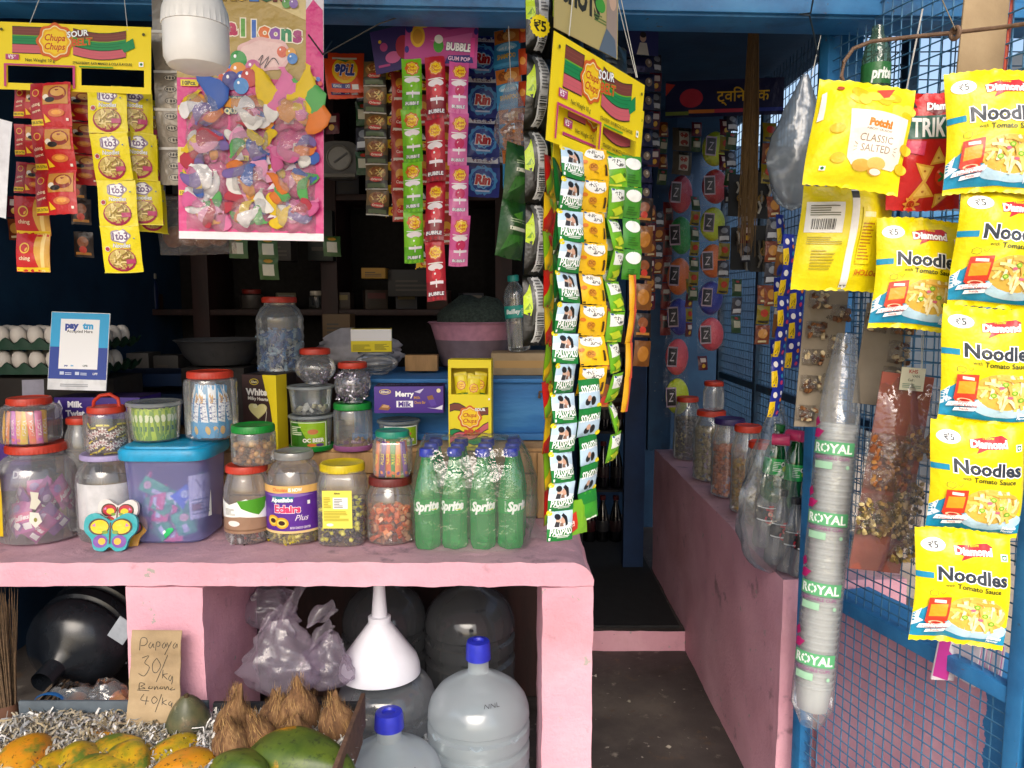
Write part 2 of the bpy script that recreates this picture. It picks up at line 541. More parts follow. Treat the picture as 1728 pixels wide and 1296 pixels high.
MAT_BLACK = surf('rubber_mat', [(0.3, '#141518'), (0.7, '#1e2023')], 20, 0.75, 0.4, 0.004, 160)
STEEL = plas('#9a9ea3', 0.3)
RUST = surf('rusty_rod', [(0.3, '#5a4334'), (0.7, '#80654e')], 60, 0.7, 0.4, 0.003, 160)
ZC, YC = 0.811, 1.70                          # counter top height, counter front

# ground and floors
m = MB().add([(-60, -60, -0.004), (60, -60, -0.004), (60, 60, -0.004), (-60, 60, -0.004)], [(0, 1, 2, 3)], ROAD)
struct(m, 'ground')
g = rough_box(-2.2, 1.9, 1.45, 4.75, -0.05, 0.004, 0.08, 0.004, FLOOR, skip=('u',))
struct(g, 'shop_floor')
# raised inner floor with pink riser
st = thing('floor_step', 'low pink step at the end of the shop passage', 'step', (0, 0, 0))
rough_box(0.19, 0.698, 2.97, 4.70, 0.0, 0.086, 0.03, 0.004, PINK, FLOOR, skip=('u',)).part('riser', st)
mt = rough_box(0.205, 0.68, 3.0, 4.3, 0.088, 0.098, 0.05, 0.003, MAT_BLACK, skip=('u',))
tag(mt.part('floor_mat'), 'black rubber mat covering the step in the passage', 'mat')

# masonry counter
XL = at(0, 970, YC).x - 0.45
xa, xb = at(213, 1050, YC).x, at(343, 1050, YC).x
xc, xd = at(915, 1050, YC).x, at(1001, 1000, YC).x
ct = thing('shop_counter', 'pink plastered counter with rounded corner carrying the sweet jars', 'counter', (0, 0, 0))
rough_box(XL, xd, YC, 2.06, 0.756, ZC, 0.014, 0.0035, PINK, PINKTOP, 16, rnd=0.05).part('slab', ct)
for a, b in ((xa, xb), (xc, xd)):
    rough_box(a, b, YC + 0.002, 2.06, 0.0, 0.753, 0.02, 0.003, PINK, fscale=12, skip=('u',)).part('pillar', ct)
# inner shelf under the counter (left bay) and dark backing wall below
rough_box(XL, xa - 0.004, 1.78, 2.5, 0.0, 0.34, 0.06, 0.003, FLOOR, skip=('u',)).part('lower_shelf', ct)
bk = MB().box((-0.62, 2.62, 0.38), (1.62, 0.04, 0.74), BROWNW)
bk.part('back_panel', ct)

# passage side wall with ledge, front return
sw = thing('side_wall', 'pink low wall with a ledge along the passage', 'wall', (0, 0, 0))
rough_box(0.70, 1.02, 1.92, 3.72, 0.0, 0.69, 0.03, 0.003, PINK, PINKTOP, 8, skip=('u',)).part('ledge_wall', sw)

# shell of the shop
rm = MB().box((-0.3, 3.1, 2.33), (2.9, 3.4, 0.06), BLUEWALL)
tag(rm.part('shop_ceiling'), kind='structure')
aw = thing('awning', 'blue sheet awning over the shop front', 'awning', (0, 0, 0))
MB().box((-0.9, 0.60, 2.62), (2.8, 2.25, 0.02), BLUE, rot=Euler((R(-7), 0, 0))).part('sheet', aw)  # out of view; added and sized to cut sky light on the upper goods
fw = thing('fascia_beam', 'blue painted beam across the top of the shop opening', 'beam', (0, 0, 0))
zb = at(900, 20, 1.72).z
MB().box((-0.05, 1.77, zb + 0.13), (2.6, 0.10, 0.26), BLUE, 0.004, Euler((0, R(1.1), 0))).part('board', fw)
MB().box((-0.05, 1.713, zb + 0.02), (2.6, 0.012, 0.03), BLUE, 0.002, Euler((0, R(1.1), 0))).part('lip', fw)
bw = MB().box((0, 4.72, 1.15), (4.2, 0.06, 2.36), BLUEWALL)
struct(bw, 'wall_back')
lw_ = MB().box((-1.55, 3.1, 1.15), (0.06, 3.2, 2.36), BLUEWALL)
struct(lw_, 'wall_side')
# blue timber door frame at the far end of the passage
JAMB = surf('old_blue_jamb', [(0.3, '#103150'), (0.5, '#163d60'), (0.7, '#1f4d72')], 5, .6, .3, .004, 50, spots=[('#0e2740', 8, .58, .70), ('#7a8288', 40, .70, .73)])
dr = thing('door_post', 'dark blue door leaf and jamb at the inner end of the passage', 'door', (0, 0, 0))
MB().box((0.60, 3.72, 1.16), (0.10, 0.05, 2.28), DKBLUE, 0.003).part('door_leaf', dr)
MB().box((0.72, 3.74, 1.49), (0.11, 0.06, 1.62), JAMB, 0.003).part('jamb', dr)
nb = MB().box((3.3, 4.0, 1.5), (0.1, 9.0, 3.0), surf('pale_neighbour_wall', [(0.3, '#70787c'), (0.7, '#8a9194')], 2, 0.9, 0.2))
tag(nb.part('neighbour_wall'), 'pale grey wall beyond the wire mesh', 'wall')

# wire mesh
def jit(i, q): return 0.0035 * noise.noise(Vector((i * 1.7, q * 0.9, 3.3)))
def wiremesh(mb, p0, p1, z0, z1, s, r, mat):
    """square wire mesh between two plan points"""
    p0, p1 = Vector((*p0, 0)), Vector((*p1, 0)); l = (p1 - p0).length
    n = int(l / s)
    for i in range(1, n + 1):
        p = p0.lerp(p1, i * s / l)
        if i * s < l: mb.tube([(p.x + jit(i, q), p.y + jit(i + 50, q), z0 + (z1 - z0) * q / 9) for q in range(10)], r, mat, 5)
    k = 1
    while z0 + k * s < z1:
        z = z0 + k * s
        off = (p1 - p0).normalized().cross(Vector((0, 0, 1))) * r * 1.3
        mb.tube([p0.lerp(p1, q / 6) + Vector((0, 0, z + jit(k + 99, q))) + off for q in range(7)], r, mat, 5)
        k += 1
    return mb
def bar(mb, p, q, w, d, mat):
    """rectangular bar between two points, w wide along the plan, d deep"""
    p, q = Vector(p), Vector(q); c = (p + q) / 2; l = (q - p).length
    rot = (q - p).to_track_quat('X', 'Z').to_euler()
    return mb.box(c, (l, d, w), mat, 0.002, rot)
WIRE = BLUE
MESHP = surf('greyed_blue_wire', [(0.3, '#2c5f86'), (0.7, '#4d82a6')], 20, .5, 0.0, spots=[('#5a4638', 40, .66, .70)])
GRIL = surf('dull_blue_wire', [(0.3, '#16344d'), (0.7, '#24506f')], 30, 0.5, 0.0)
sg = thing('side_grille', 'blue wire mesh screen above the passage ledge', 'grille', (0, 0, 0))
gx = 1.0
wiremesh(MB(), (gx, 1.98), (gx, 3.70), 0.72, 2.28, 0.034, 0.0017, GRIL).part('wire_mesh', sg)
for yy in (2.0, 2.55, 3.12, 3.68):
    MB().box((gx, yy, 1.49), (0.03, 0.035, 1.58), GRIL, 0.003).part('upright', sg)
for zz in (0.71, 1.06, 1.92):
    MB().box((gx + 0.004, 2.84, zz), (0.026, 1.70, 0.03), GRIL, 0.003).part('rail', sg)

# short wall behind the open gate: pink field with a hand painted blue border
def border_paint():
    m, nt, N, L, b = nmat('pink_wall_blue_border')
    co = coords(N, L, False)
    sx = N.new('ShaderNodeSeparateXYZ'); L.new(co, sx.inputs[0])
    n = noisetex(N, L, co, 24, 3)
    def edge(sock, at_, sgn):
        a = N.new('ShaderNodeMath'); a.operation = 'MULTIPLY_ADD'; L.new(n.outputs[0], a.inputs[0]); a.inputs[1].default_value = 0.05; L.new(sock, a.inputs[2])
        c = N.new('ShaderNodeMath'); c.operation = 'GREATER_THAN' if sgn > 0 else 'LESS_THAN'; L.new(a.outputs[0], c.inputs[0]); c.inputs[1].default_value = at_
        return c.outputs[0]
    e1, e2 = edge(sx.outputs[0], 0.50, 1), edge(sx.outputs[2], 0.685, 1)
    mx = N.new('ShaderNodeMath'); mx.operation = 'MAXIMUM'; L.new(e1, mx.inputs[0]); L.new(e2, mx.inputs[1])
    n2 = noisetex(N, L, co, 6, 6)
    pk = ramp(N, L, n2.outputs[0], [(.3, '#c48a9c'), (.7, '#d9a5b4')]).outputs[0]
    bl = ramp(N, L, n2.outputs[0], [(.3, '#2a6ea4'), (.7, '#3a86bd')]).outputs[0]
    L.new(mixc(N, L, mx.outputs[0], pk, bl), b.inputs['Base Color'])
    b.inputs['Roughness'].default_value = .75
    bumpn(N, L, noisetex(N, L, co, 90, 4).outputs[0], .4, .004, b)
    return m
# open gate leaf
GA, GB = (0.74, 1.86), (0.905, 1.30)
gt = thing('mesh_gate', 'open blue steel gate leaf of wire mesh on a square frame', 'gate', (0, 0, 0))
def gp(t, z): return (GA[0] + (GB[0] - GA[0]) * t, GA[1] + (GB[1] - GA[1]) * t, z)
for t in (0.0, 1.0):
    MB().box(gp(t, 1.10), (0.032, 0.032, 2.16), BLUE, 0.003, Euler((0, 0, R(17)))).part('stile', gt)
for z in (0.06, 0.70, 1.44, 2.16):
    bar(MB(), gp(0.03, z), gp(0.97, z), 0.032, 0.026, BLUE).part('rail', gt)
wiremesh(MB(), gp(0.02, 0)[:2], gp(0.98, 0)[:2], 0.06, 2.16, 0.026, 0.0016, MESHP).part('wire_mesh', gt)
MB().box(gp(0.1, 0.56), (0.012, 0.05, 0.14), BLUE, 0.003, Euler((0, 0, R(17)))).part('bolt_plate', gt)
MB().box(gp(1.09, 1.10), (0.036, 0.036, 2.16), BLUE, 0.003, Euler((0, 0, R(17)))).part('outer_stile', gt)
gw_ = thing('gate_wall', 'short pink wall with blue painted border right behind the gate mesh', 'wall', (GA[0] + .045, GA[1] + .012, 0), (0, 0, math.atan2(GB[1] - GA[1], GB[0] - GA[0])))
rough_box(0.0, 0.64, 0.0, 0.14, 0.0, 0.675, 0.03, 0.003, border_paint(), fscale=9, skip=('u',)).part('masonry', gw_)
# post and mesh panel right of the gate
pp = thing('corner_post', 'blue square corner post rising behind the hanging snack packets', 'post', (0, 0, 0))
MB().box((0.80, 1.93, 1.49), (0.07, 0.07, 1.6), BLUE, 0.004).part('post', pp)
fp = thing('window_grille', 'blue wire mesh window panel beside the corner post', 'panel', (0, 0, 0))
wiremesh(MB(), (0.84, 2.0), (1.75, 2.0), 0.70, 2.28, 0.034, 0.0017, GRIL).part('wire_mesh', fp)
for xx in (1.22, 1.70): MB().box((xx, 2.0, 1.48), (0.03, 0.03, 1.58), BLUE, 0.003).part('upright', fp)
MB().box((1.28, 2.012, 1.62), (0.9, 0.02, 0.03), BLUE, 0.003).part('rail', fp)
# boxes that make the stepped display behind the jars
ds = thing('display_crate', 'bare wooden crate forming the step behind the front row of jars', 'crate', (0, 0, 0))
ZS = 1.0
x0, x1 = -1.25, at(941, 800, 2.06).x
for i in range(3):
    z = ZC + 0.004 + i * 0.061
    MB().box(((x0 + x1) / 2, 2.075, z + 0.029), (x1 - x0, 0.016, 0.057), WOODC, 0.002).part('plank', ds)
MB().box((x1 - 0.03, 2.062, 0.905), (0.05, 0.010, 0.182), WOODC, 0.002).part('batten', ds)
MB().box(((x0 + x1) / 2, 2.34, ZS - 0.004), (x1 - x0 - 0.003, 0.515, 0.014), WOODC, 0.002).part('top_board', ds)
for xx in (x0 + 0.02, x1 - 0.03): MB().box((xx, 2.34, 0.90), (0.03, 0.5, 0.174), WOODC, 0.002).part('side', ds)
bx0, bx1 = at(596, 700, 2.2).x, at(941, 700, 2.2).x
bb = thing('blue_box', 'long blue painted wooden chest with a metal latch', 'chest', (0, 0, 0))
zb0, zb1 = ZS + 0.004, at(700, 643, 2.2).z
MB().box(((bx0 + bx1) / 2, 2.41, (zb0 + zb1) / 2 + 0.01), (bx1 - bx0, 0.40, zb1 - zb0 - 0.02), WOODB, 0.003).part('body', bb)
MB().box(((bx0 + bx1) / 2, 2.405, zb1 + 0.001), (bx1 - bx0 + 0.012, 0.42, 0.012), WOODB, 0.003).part('lid', bb)
MB().box(((bx0 + bx1) / 2, 2.20, zb0 + 0.012), (bx1 - bx0 + 0.006, 0.02, 0.02), WOODB, 0.003).part('skirting_strip', bb)
la = at(917, 664, 2.2)
m = MB().tube([(la.x - 0.012, 2.20, la.z - 0.012), (la.x - 0.012, 2.185, la.z + 0.006), (la.x + 0.014, 2.185, la.z + 0.008), (la.x + 0.02, 2.205, la.z + 0.004)], 0.004, RUST, 6)
m.part('latch', bb)
ZB = zb1 + 0.008
lb = thing('blue_bench', 'dark blue wooden bench top behind the milk sweet carton', 'bench', (0, 0, 0))
MB().box((at(190, 640, 2.5).x + 0.25, 2.55, at(250, 628, 2.5).z - 0.02), (0.52, 0.22, 0.04), DKBLUE, 0.003).part('top', lb)
MB().box((at(190, 640, 2.5).x + 0.25, 2.55, 1.06), (0.5, 0.2, 0.10), DKBLUE, 0.003).part('frame', lb)

# dim shelving deep in the shop
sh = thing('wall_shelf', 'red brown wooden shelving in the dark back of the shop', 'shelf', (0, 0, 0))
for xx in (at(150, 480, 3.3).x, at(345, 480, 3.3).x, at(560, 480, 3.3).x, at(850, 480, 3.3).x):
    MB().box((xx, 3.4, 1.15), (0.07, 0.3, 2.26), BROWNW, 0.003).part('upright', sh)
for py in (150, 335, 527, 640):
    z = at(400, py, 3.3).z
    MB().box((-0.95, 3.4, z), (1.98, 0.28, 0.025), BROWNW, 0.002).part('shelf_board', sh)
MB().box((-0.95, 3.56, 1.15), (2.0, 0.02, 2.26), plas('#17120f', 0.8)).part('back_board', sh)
# ------------------------------------------------------------------ packets and strips of packets
def pillowfn(w, h, b, seed=0, seal=0.10, cr=0.12, ripple=1.0):
    rn = random.Random(seed)
    ph = [rn.uniform(0, 6.28) for _ in range(8)]
    def fn(x, y, l):
        u, v = max(-1, min(1, 2 * x / w)), max(-1, min(1, 2 * y / h))
        vv = min(1.0, abs(v) / (1 - seal))
        g = (1 - abs(u) ** 2.6) ** 0.75 * (1 - vv ** 3.0) ** 0.8
        e = abs(v) ** 2.2
        wr = cr * b * e * (math.sin(u * 7 + ph[0]) + 0.6 * math.sin(u * 13 + ph[1])) * (1 - abs(u) ** 4)
        wr += 0.10 * b * g * math.sin(v * 3.1 + u * 2.2 + ph[2]) + 0.06 * b * g * math.sin(v * 7 - u * 5 + ph[3])
        sw = ripple * 0.03 * w * math.sin(v * 2.4 + ph[4])
        pinch = 1 - 0.05 * g * (b / max(w, 1e-6)) * 4
        return (x * pinch + sw * 0.5, -(b * g + wr) - l, y - 0.02 * h * 0 + 0.012 * h * math.sin(u * 2 + ph[5]) * ripple)
    return fn
def packmesh(name, w, h, b, base, art=None, seed=0, nu=10, nv=10, seal=0.10, merged=True, mk=film, serr=True, cr=0.12, back=None, ripple=1.0):
    fn = pillowfn(w, h, b, seed, seal, cr, ripple)
    mat = mk(base) if isinstance(base, str) else base
    bm_ = (mk(back) if isinstance(back, str) else back) or mat
    mb = MB()
    def front(i, j):
        x, y = (i - .5) * w, (j - .5) * h
        p = fn(x, y, 0)
        if serr and (j == 0 or j == 1) and int(round(i * nu)) % 2: p = (p[0], p[1], p[2] + (0.012 * w if j == 0 else -0.012 * w))
        return p
    def rear(i, j):
        p = front(i, j)
        return (p[0], -p[1] * 0.6 + 0.0006, p[2])
    mb.grid(front, nu, nv, mat)
    mb.grid(rear, max(4, nu // 2) if not serr else nu, max(4, nv // 2), bm_, flip=True)
    pm = mb if merged else MB()
    if art: printart(pm, art, fn, max(w / nu, h / nv) * (1.1 if merged else .72), mk, .0005 if merged else .0008)
    if merged: return mb.mesh(name, 60)
    return mb.mesh(name, 60), pm.mesh('print', 60)
def strip(name, label, cat, px, py, Y, n, me, h, rot=0, group=None, jit=3.0, fold=4.0, over=0.985, seed=1, lean=0.0, part='sachet', twist=0.0, prints=None, strings=None):
    """n packets joined in a hanging strip; (px, py) is where the photograph shows its top"""
    p = at(px, py, Y)
    t = thing(name, label, cat, p, (0, lean, R(rot)), group)
    rn = random.Random(seed)
    x = 0.0
    for i in range(n):
        m_ = me[i % len(me)] if isinstance(me, (list, tuple)) else me
        x += rn.uniform(-1, 1) * 0.02 * h
        s = put(part, m_, t, (x, rn.uniform(-1, 1) * 0.01 * h, -(i + .5) * h * over),
                (R(fold * (1 if i % 2 else -1) + rn.uniform(-jit, jit)), R(rn.uniform(-jit, jit) * 0.5), R(rn.uniform(-jit, jit) * 2 + twist * i)))
        if prints: put('print', prints, s)
    if strings:
        for q in strings:
            MB().tube([(q[0], 0, 0), (q[1], 0, q[2])], 0.0009, STRING, 5).part('string', t)
    return t
STRING = plas('#cfcfc6', 0.7)
def card(name, label, cat, px, py, Y, w, h, art, holes=(), base='#f7dd0a', rot=(0, 0, 0), th=0.0012, edge='#cbb20a', group=None, strings=(), mk=ink):
    """flat printed card, (px, py) its centre"""
    p = at(px, py, Y)
    t = thing(name, label, cat, p, rot, group)
    plate(w, h, holes, th, mk(base) if isinstance(base, str) else base, ink(edge)).part('board', t, smooth=False)
    if art:
        pm = MB(); printart(pm, art, flatfn, None, mk); pm.part('print', t, smooth=False)
    for q in strings:
        MB().tube([Vector(a) for a in q], 0.0008, STRING, 5).part('string', t)
    return t

def art_belt(w=0.287, h=0.124):
    a = Art(w, h)
    def belt(x0, x1, c3, sl):
        for k, c in enumerate(c3):
            y0 = 0.93 - k * 0.13
            pts = [(x0, y0 - .13), (x0 + .01, y0)]
            n = 6
            top = [(x0 + (x1 - x0) * i / n, y0 + sl * math.sin(3.0 * i / n)) for i in range(n + 1)]
            bot = [(x, y - .12) for x, y in top][::-1]
            o = [(x, y + .012) for x, y in top] + [(x, y - .012) for x, y in bot]
            a.P('#6fb21e' if k % 2 else '#3c2a14', o); a.P(c, top + bot)
            for q in (0.3, 0.62): a.ST('#8a4a3c' if k == 0 else ('#0d6a3a' if k == 1 else '#c0606a'), [(x, y - .12 * q) for x, y in top], 0.0009)
    belt(.11, .30, ('#7a3b30', '#0f8a4c', '#d0606c'), 0.0)
    belt(.50, .84, ('#7a3b30', '#0f8a4c', '#d0606c'), -0.06)
    a.P('#0f8a4c', [(.80, .70), (.885, .82), (.90, .68), (.83, .60)])
    a.flower(.385, .73, .115)
    a.T('#ffffff', 'SOUR', .53, .86, .085, .03, .1, rot=.15, edge='#222222', ew=.035)
    a.T('#d84a20', 'BELT', .56, .74, .10, .03, .1, rot=.12, edge='#8fae2a', ew=.04)
    a.R('#b8407a', .07, .44, .155, .52); a.T('#ffffff', '₹5*', .112, .48, .055, .02)
    a.T('#33300a', 'Net Weight 10 g', .29, .445, .045, .01, fit=.2)
    a.T('#33300a', 'STRAWBERRY, RAW MANGO & COLA FLAVOURS', .69, .425, .04, .012, fit=.38)
    a.R('#ffffff', .925, .40, .955, .47); a.E('#1f7a30', .94, .435, .009)
    for x in (.045, .955): a.E('#55500a', x, .88, .010)
    a.R('#c43a78', .06, .355, .515, .38); a.R('#c43a78', .06, .04, .075, .36); a.R('#c43a78', .50, .04, .515, .36)
    a.R('#5aa51e', .54, .36, .76, .38)
    return a
BELT_HOLES = ((.078, .10, .497, .355), (.55, .10, .955, .355))

# --- left header card with two runs of seasoning sachets
strings = [[(-.08, 0, .06), (-.03, .06, .30)], [(.10, 0, .055), (.05, .06, .30)]]
card('hanger_card', 'yellow sour belt hanger card above red and yellow sachet strips', 'card', 124, 98, 1.50, .287, .124, art_belt(), BELT_HOLES, rot=(R(-3), R(1.5), R(2)), strings=strings)
def art_red(w=.078, h=.084):
    a = Art(w, h)
    a.R('#a81218', 0, 0, .3, 1)
    a.E('#e2b53a', .15, .78, .09); a.E('#b81c1a', .15, .78, .07)
    a.T('#f0d8b0', 'ching', .15, .52, .07, .02, fit=.22, rot=.2); a.T('#f0d8b0', 'secret', .15, .38, .06, .02, fit=.22, rot=.2)
    a.R('#eecb1e', 0, .06, .3, .19); a.T('#222', '20% EXTRA', .15, .125, .06, .02, fit=.27)
    a.R('#c98a34', .34, .50, .95, .93); a.E('#8d2a18', .70, .74, .22, .16); a.E('#d8a04a', .70, .77, .17, .10)
    a.E('#f0e4d0', .42, .66, .07); a.E('#1c1414', .52, .60, .12, .06); a.P('#f6c81c', [(.35, .30), (.50, .12), (.35, .10)])
    a.E('#d8742c', .66, .30, .20, .09); a.E('#f0a23a', .66, .31, .12, .05); a.R('#f8e8d8', .88, .12, .94, .18)
    return a
RED = packmesh('sachet', .078, .084, .004, '#c4161c', art_red(), 3, 9, 9)
RED2 = packmesh('sachet', .066, .060, .004, '#b8141c', art_red(.066, .060), 4, 8, 8)
GOLD = packmesh('sachet', .066, .075, .007, '#c01818', Art(.066, .075).P('#d9a441', [(.62, 1), (1, 1), (1, 0), (.72, .0), (.58, .5)]).P('#f0d080', [(.8, 1), (.9, 1), (.86, 0), (.76, 0)])
                .E('#e2b53a', .3, .62, .16).E('#b81c1a', .3, .62, .12).T('#f0d8b0', 'ching', .3, .36, .10, .02, fit=.4).R('#eecb1e', .02, .02, .98, .12), 5, 9, 9, mk=film)
strip('sachet_strip', 'red seasoning sachet strip with square bowls printed, nearest the hanging white paper', 'sachet strip', 85, 140, 1.49, 3, RED, .082, 2, 'red seasoning strips', seed=4)
strip('sachet_strip', 'red sachet strip ending in two gold lined pouches below the hanger card', 'sachet strip', 55, 142, 1.52, 5, [RED2, RED2, RED2, GOLD, GOLD], .072, 4, 'red seasoning strips', seed=7, lean=R(3))
strip('sachet_strip', 'red sachet strip half hidden behind the front red sachets', 'sachet strip', 128, 150, 1.54, 3, RED2, .062, 14, 'red seasoning strips', seed=9)
def art_yel(w=.070, h=.088, alt=False):
    a = Art(w, h)
    a.E('#9a8a9c', .50, .80, .26, .15, 20, (5, .08)); a.E('#f6f2f2', .50, .80, .22, .12, 20, (5, .08))
    a.T('#6a4a7a', '1to3', .5, .80, .15, .03, fit=.38)
    a.T('#f8f8f4', 'Noodles', .52, .60, .09, .02, .1, fit=.44, edge='#5a5a62', ew=.03); a.T('#b0407a', 'Masala', .62, .52, .06, .01, .2, fit=.36)
    a.E('#a01c48', .5, .28, .37, .25); a.E('#c8b060', .5, .30, .33, .22)
    a.food(.5, .30, .30, .18, ('#e0c470', '#a88a3c', '#f0dc98', '#8a6c2c'), 34, 5, .28)
    a.R('#b83a68', .62, .20, .86, .30); a.E('#d8d4d0', .16, .52, .07); a.E('#b02c40', .16, .52, .055)
    a.E('#2a6aa0', .86, .74, .02); a.R('#e8d840', 0, .0, 1, .02)
    return a
YEL = packmesh('sachet', .070, .088, .004, '#eedb06', art_yel(), 6, 9, 9)
YEL2 = packmesh('sachet', .070, .088, .004, '#dccb06', art_yel(), 8, 9, 9)
strip('sachet_strip', 'yellow noodle masala sachet strip, the full face one in front', 'sachet strip', 178, 145, 1.50, 4, YEL, .0885, 6, 'yellow noodle strips', seed=3, lean=R(-3))
strip('sachet_strip', 'yellow noodle masala sachet strip half hidden behind its neighbour', 'sachet strip', 220, 147, 1.525, 3, YEL2, .0885, 22, 'yellow noodle strips', seed=5, lean=R(-2))
strip('sachet_strip', 'yellow noodle strip turned edge on at the back of its bunch', 'sachet strip', 246, 165, 1.55, 3, YEL2, .088, 62, 'yellow noodle strips', seed=8)
# white paper and yellow flap at the frame edge
pw = at(-40, 268, 1.40)
sheetm = MB().grid(lambda u, v: ((u - .5) * .11, .006 * math.sin(u * 3 + v * 2), (v - .5) * .17 - .012 * u), 8, 10, plas('#e6e6ea', .6))
sheetm.grid(lambda u, v: ((u - .5) * .11, .0008 + .006 * math.sin(u * 3 + v * 2), (v - .5) * .17 - .012 * u), 8, 10, plas('#e6e6ea', .6), flip=True)
tag(sheetm.part('paper_sheet', None, pw, (0, R(8), R(10)), 60), 'white paper sheet hanging at the edge beside red sachets', 'paper')
# silver coffee strip
def art_sil(w=.056, h=.074):
    a = Art(w, h)
    for y in (.2, .5, .8):
        a.E('#4a4640', .60, y, .22, .085); a.E('#b8b0a0', .60, y, .195, .068)
        for x in (.49, .60, .71): a.E('#4a4640', x, y, .04, .04)
    a.R('#d8d4cc', 0, .93, 1, 1)
    return a
SIL = packmesh('sachet', .056, .074, .003, '#9a9184', art_sil(), 11, 7, 5, mk=lambda c: film(c, .30, .4, 34, .35 if c == '#9a9184' else 0.0))
strip('sachet_strip', 'long silver foil sachet strip beside the balloon card', 'sachet strip', 276, -14, 1.55, 5, SIL, .0740, -4, seed=6, fold=6)
# balloon card
def art_ball(w, h):
    a = Art(w, h); rn = random.Random(8)
    a.R('#b59a55', .0, .62, .88, 1.0); a.P('#d9c58a', [(.35, 1), (.88, 1), (.88, .86), (.6, .93)])
    a.R('#d83a84', 0, .0, 1, .63); a.R('#efe6ea', 0, 0, 1, .03); a.R('#e8d26a', .0, .30, .1, .36)
    a.P('#d83a84', [(.88, .62), (1, .62), (.995, .90), (.93, .94), (.88, .90)])
    for i, ch in enumerate('Balloons'):
        a.T(('#3c74c0', '#c03a60', '#5aa13a', '#3a6cc0', '#e0702a', '#8a4aa8', '#2a8a5a', '#a83a78')[i], ch, .305 + .074 * i, .835 - .004 * i, .062, .05, edge='#f4ead0', ew=.05)
    for i, ch in enumerate('KOLOR'):
        a.T(('#b08a20', '#d8a82a', '#3c74c0', '#2f6a3a', '#7a3a30')[i], ch, .36 + .085 * i, .955, .050, .05, edge='#2a2a2a', ew=.02)
    a.E('#e4b8b4', .60, .725, .19, .065, 30, (7, .05)); a.E('#ecc8c2', .60, .725, .165, .052, 30, (7, .05))
    for x, y, c, r in ((.32, .665, '#2c6fc4', .06), (.42, .70, '#3c9a4a', .06), (.52, .67, '#c86a9a', .055), (.42, .655, '#e0902a', .06), (.34, .635, '#d8562a', .055),
                       (.45, .625, '#2a5ab0', .055), (.37, .62, '#3a3a8a', .06), (.50, .635, '#c03a30', .06), (.44, .60, '#3a86c8', .052), (.72, .735, '#d86a50', .035), (.78, .73, '#e0a040', .035), (.79, .71, '#4a86c8', .035),
                       (.74, .945, '#d88aa0', .03), (.79, .945, '#e0c050', .03), (.75, .92, '#5a9a4a', .03), (.80, .92, '#8a6ab0', .03)):
        a.E(c, x, y, r, r * .62); a.E('#ffffff', x - r * .35, y + r * .25, r * .16, r * .12)
    a.ST('#2a2a34', [(.56, .70), (.59, .72), (.57, .68), (.63, .715), (.60, .67), (.66, .71), (.70, .685)], .0012, 5)
    a.R('#e8d020', .03, .595, .15, .620); a.T('#222222', '10Pcs.', .09, .607, .016, .03, fit=.11)
    for q in ((.01, .50), (.42, .31), (.75, .30), (.42, .17), (.01, .17)): a.R('#e8d020', q[0], q[1], q[0] + .07, q[1] + .02); a.T('#222', '10Pc', q[0] + .035, q[1] + .01, .012, .02, fit=.06)
    a.R('#b03070', .885, .565, .99, .585); a.T('#ffffff', 'MEDIUM', .94, .575, .014, .03, fit=.10)
    for i in range(6): a.E(('#d83a30', '#3a6ac0', '#e8c030', '#4a9a4a', '#8a4aa0', '#e07a2a')[i], .95 + .03 * math.cos(i), .615 + .02 * math.sin(i), .016)
    a.R('#1f6a70', .29, .535, .47, .56); a.T('#e8e0b0', 'GOOD', .38, .547, .020, .04); a.R('#1f6a70', .34, .49, .52, .515); a.T('#e8e0b0', 'QUALITY', .43, .502, .020, .04)
    a.R('#e8c0c8', .735, .455, .80, .51); a.T('#5a3a4a', '50', .77, .482, .026, .02)
    for k in range(14): a.P(rn.choice(('#e6d6e0', '#f0e8ee', '#c42a70')), [(x := rn.uniform(.05, .9), y := rn.uniform(.04, .5)), (x + .08, y + .01), (x + .06, y + .04)])
    return a
bw_, bh_ = sz(245, 420, 200, 1.47), sz(425, 420, 200, 1.47)
pb = at(423, 190, 1.47)
bc = thing('balloon_card', 'pink and gold card hung with bags of limp coloured balloons behind the bulb', 'balloon card', pb, (R(-2), R(1), R(1)))
plate(bw_, bh_, (), .0015, ink('#e6dde2')).part('board', bc, smooth=False)
pm = MB(); printart(pm, art_ball(bw_, bh_), flatfn, None, film); pm.part('print', bc, smooth=False)
rn = random.Random(21)
BCOL = ['#e8c418', '#e07a2a', '#b83444', '#3a62b4', '#e07aa8', '#7a64a4', '#5aaa58', '#ece8e0', '#e89a34', '#d86098', '#e8a0c0', '#f0ecea']
def balloon(mb, c, l, r, ang, mat, seed):
    """a limp, uninflated balloon: flattened pear with a neck"""
    prof = [(0.0, -.5), (.55, -.47), (.95, -.36), (1.0, -.15), (.82, .10), (.5, .28), (.24, .38), (.2, .46), (.30, .5)]
    V, Fc = [], []
    s = 14
    for q, z in prof:
        for i in range(s):
            a = 2 * math.pi * i / s
            k = 1 + .10 * math.sin(3 * a + seed + z * 5)
            k *= 1 + .06 * math.sin(5 * a + seed * 2) + .07 * noise.noise(Vector((math.cos(a) * 1.6, math.sin(a) * 1.6, z * 5 + seed * 9)))
            x, y = r * q * k * math.cos(a), r * q * .12 * k * math.sin(a)
            x += .5 * r * math.sin(z * 5 + seed)
            zz = z * l
            V.append((c[0] + x * math.cos(ang) - zz * math.sin(ang), c[1] + y, c[2] + x * math.sin(ang) + zz * math.cos(ang)))
    for j in range(len(prof) - 1):
        for i in range(s):
            a, b = j * s + i, j * s + (i + 1) % s
            Fc.append((a, b, b + s, a + s))
    return mb.add(V, Fc, mat)
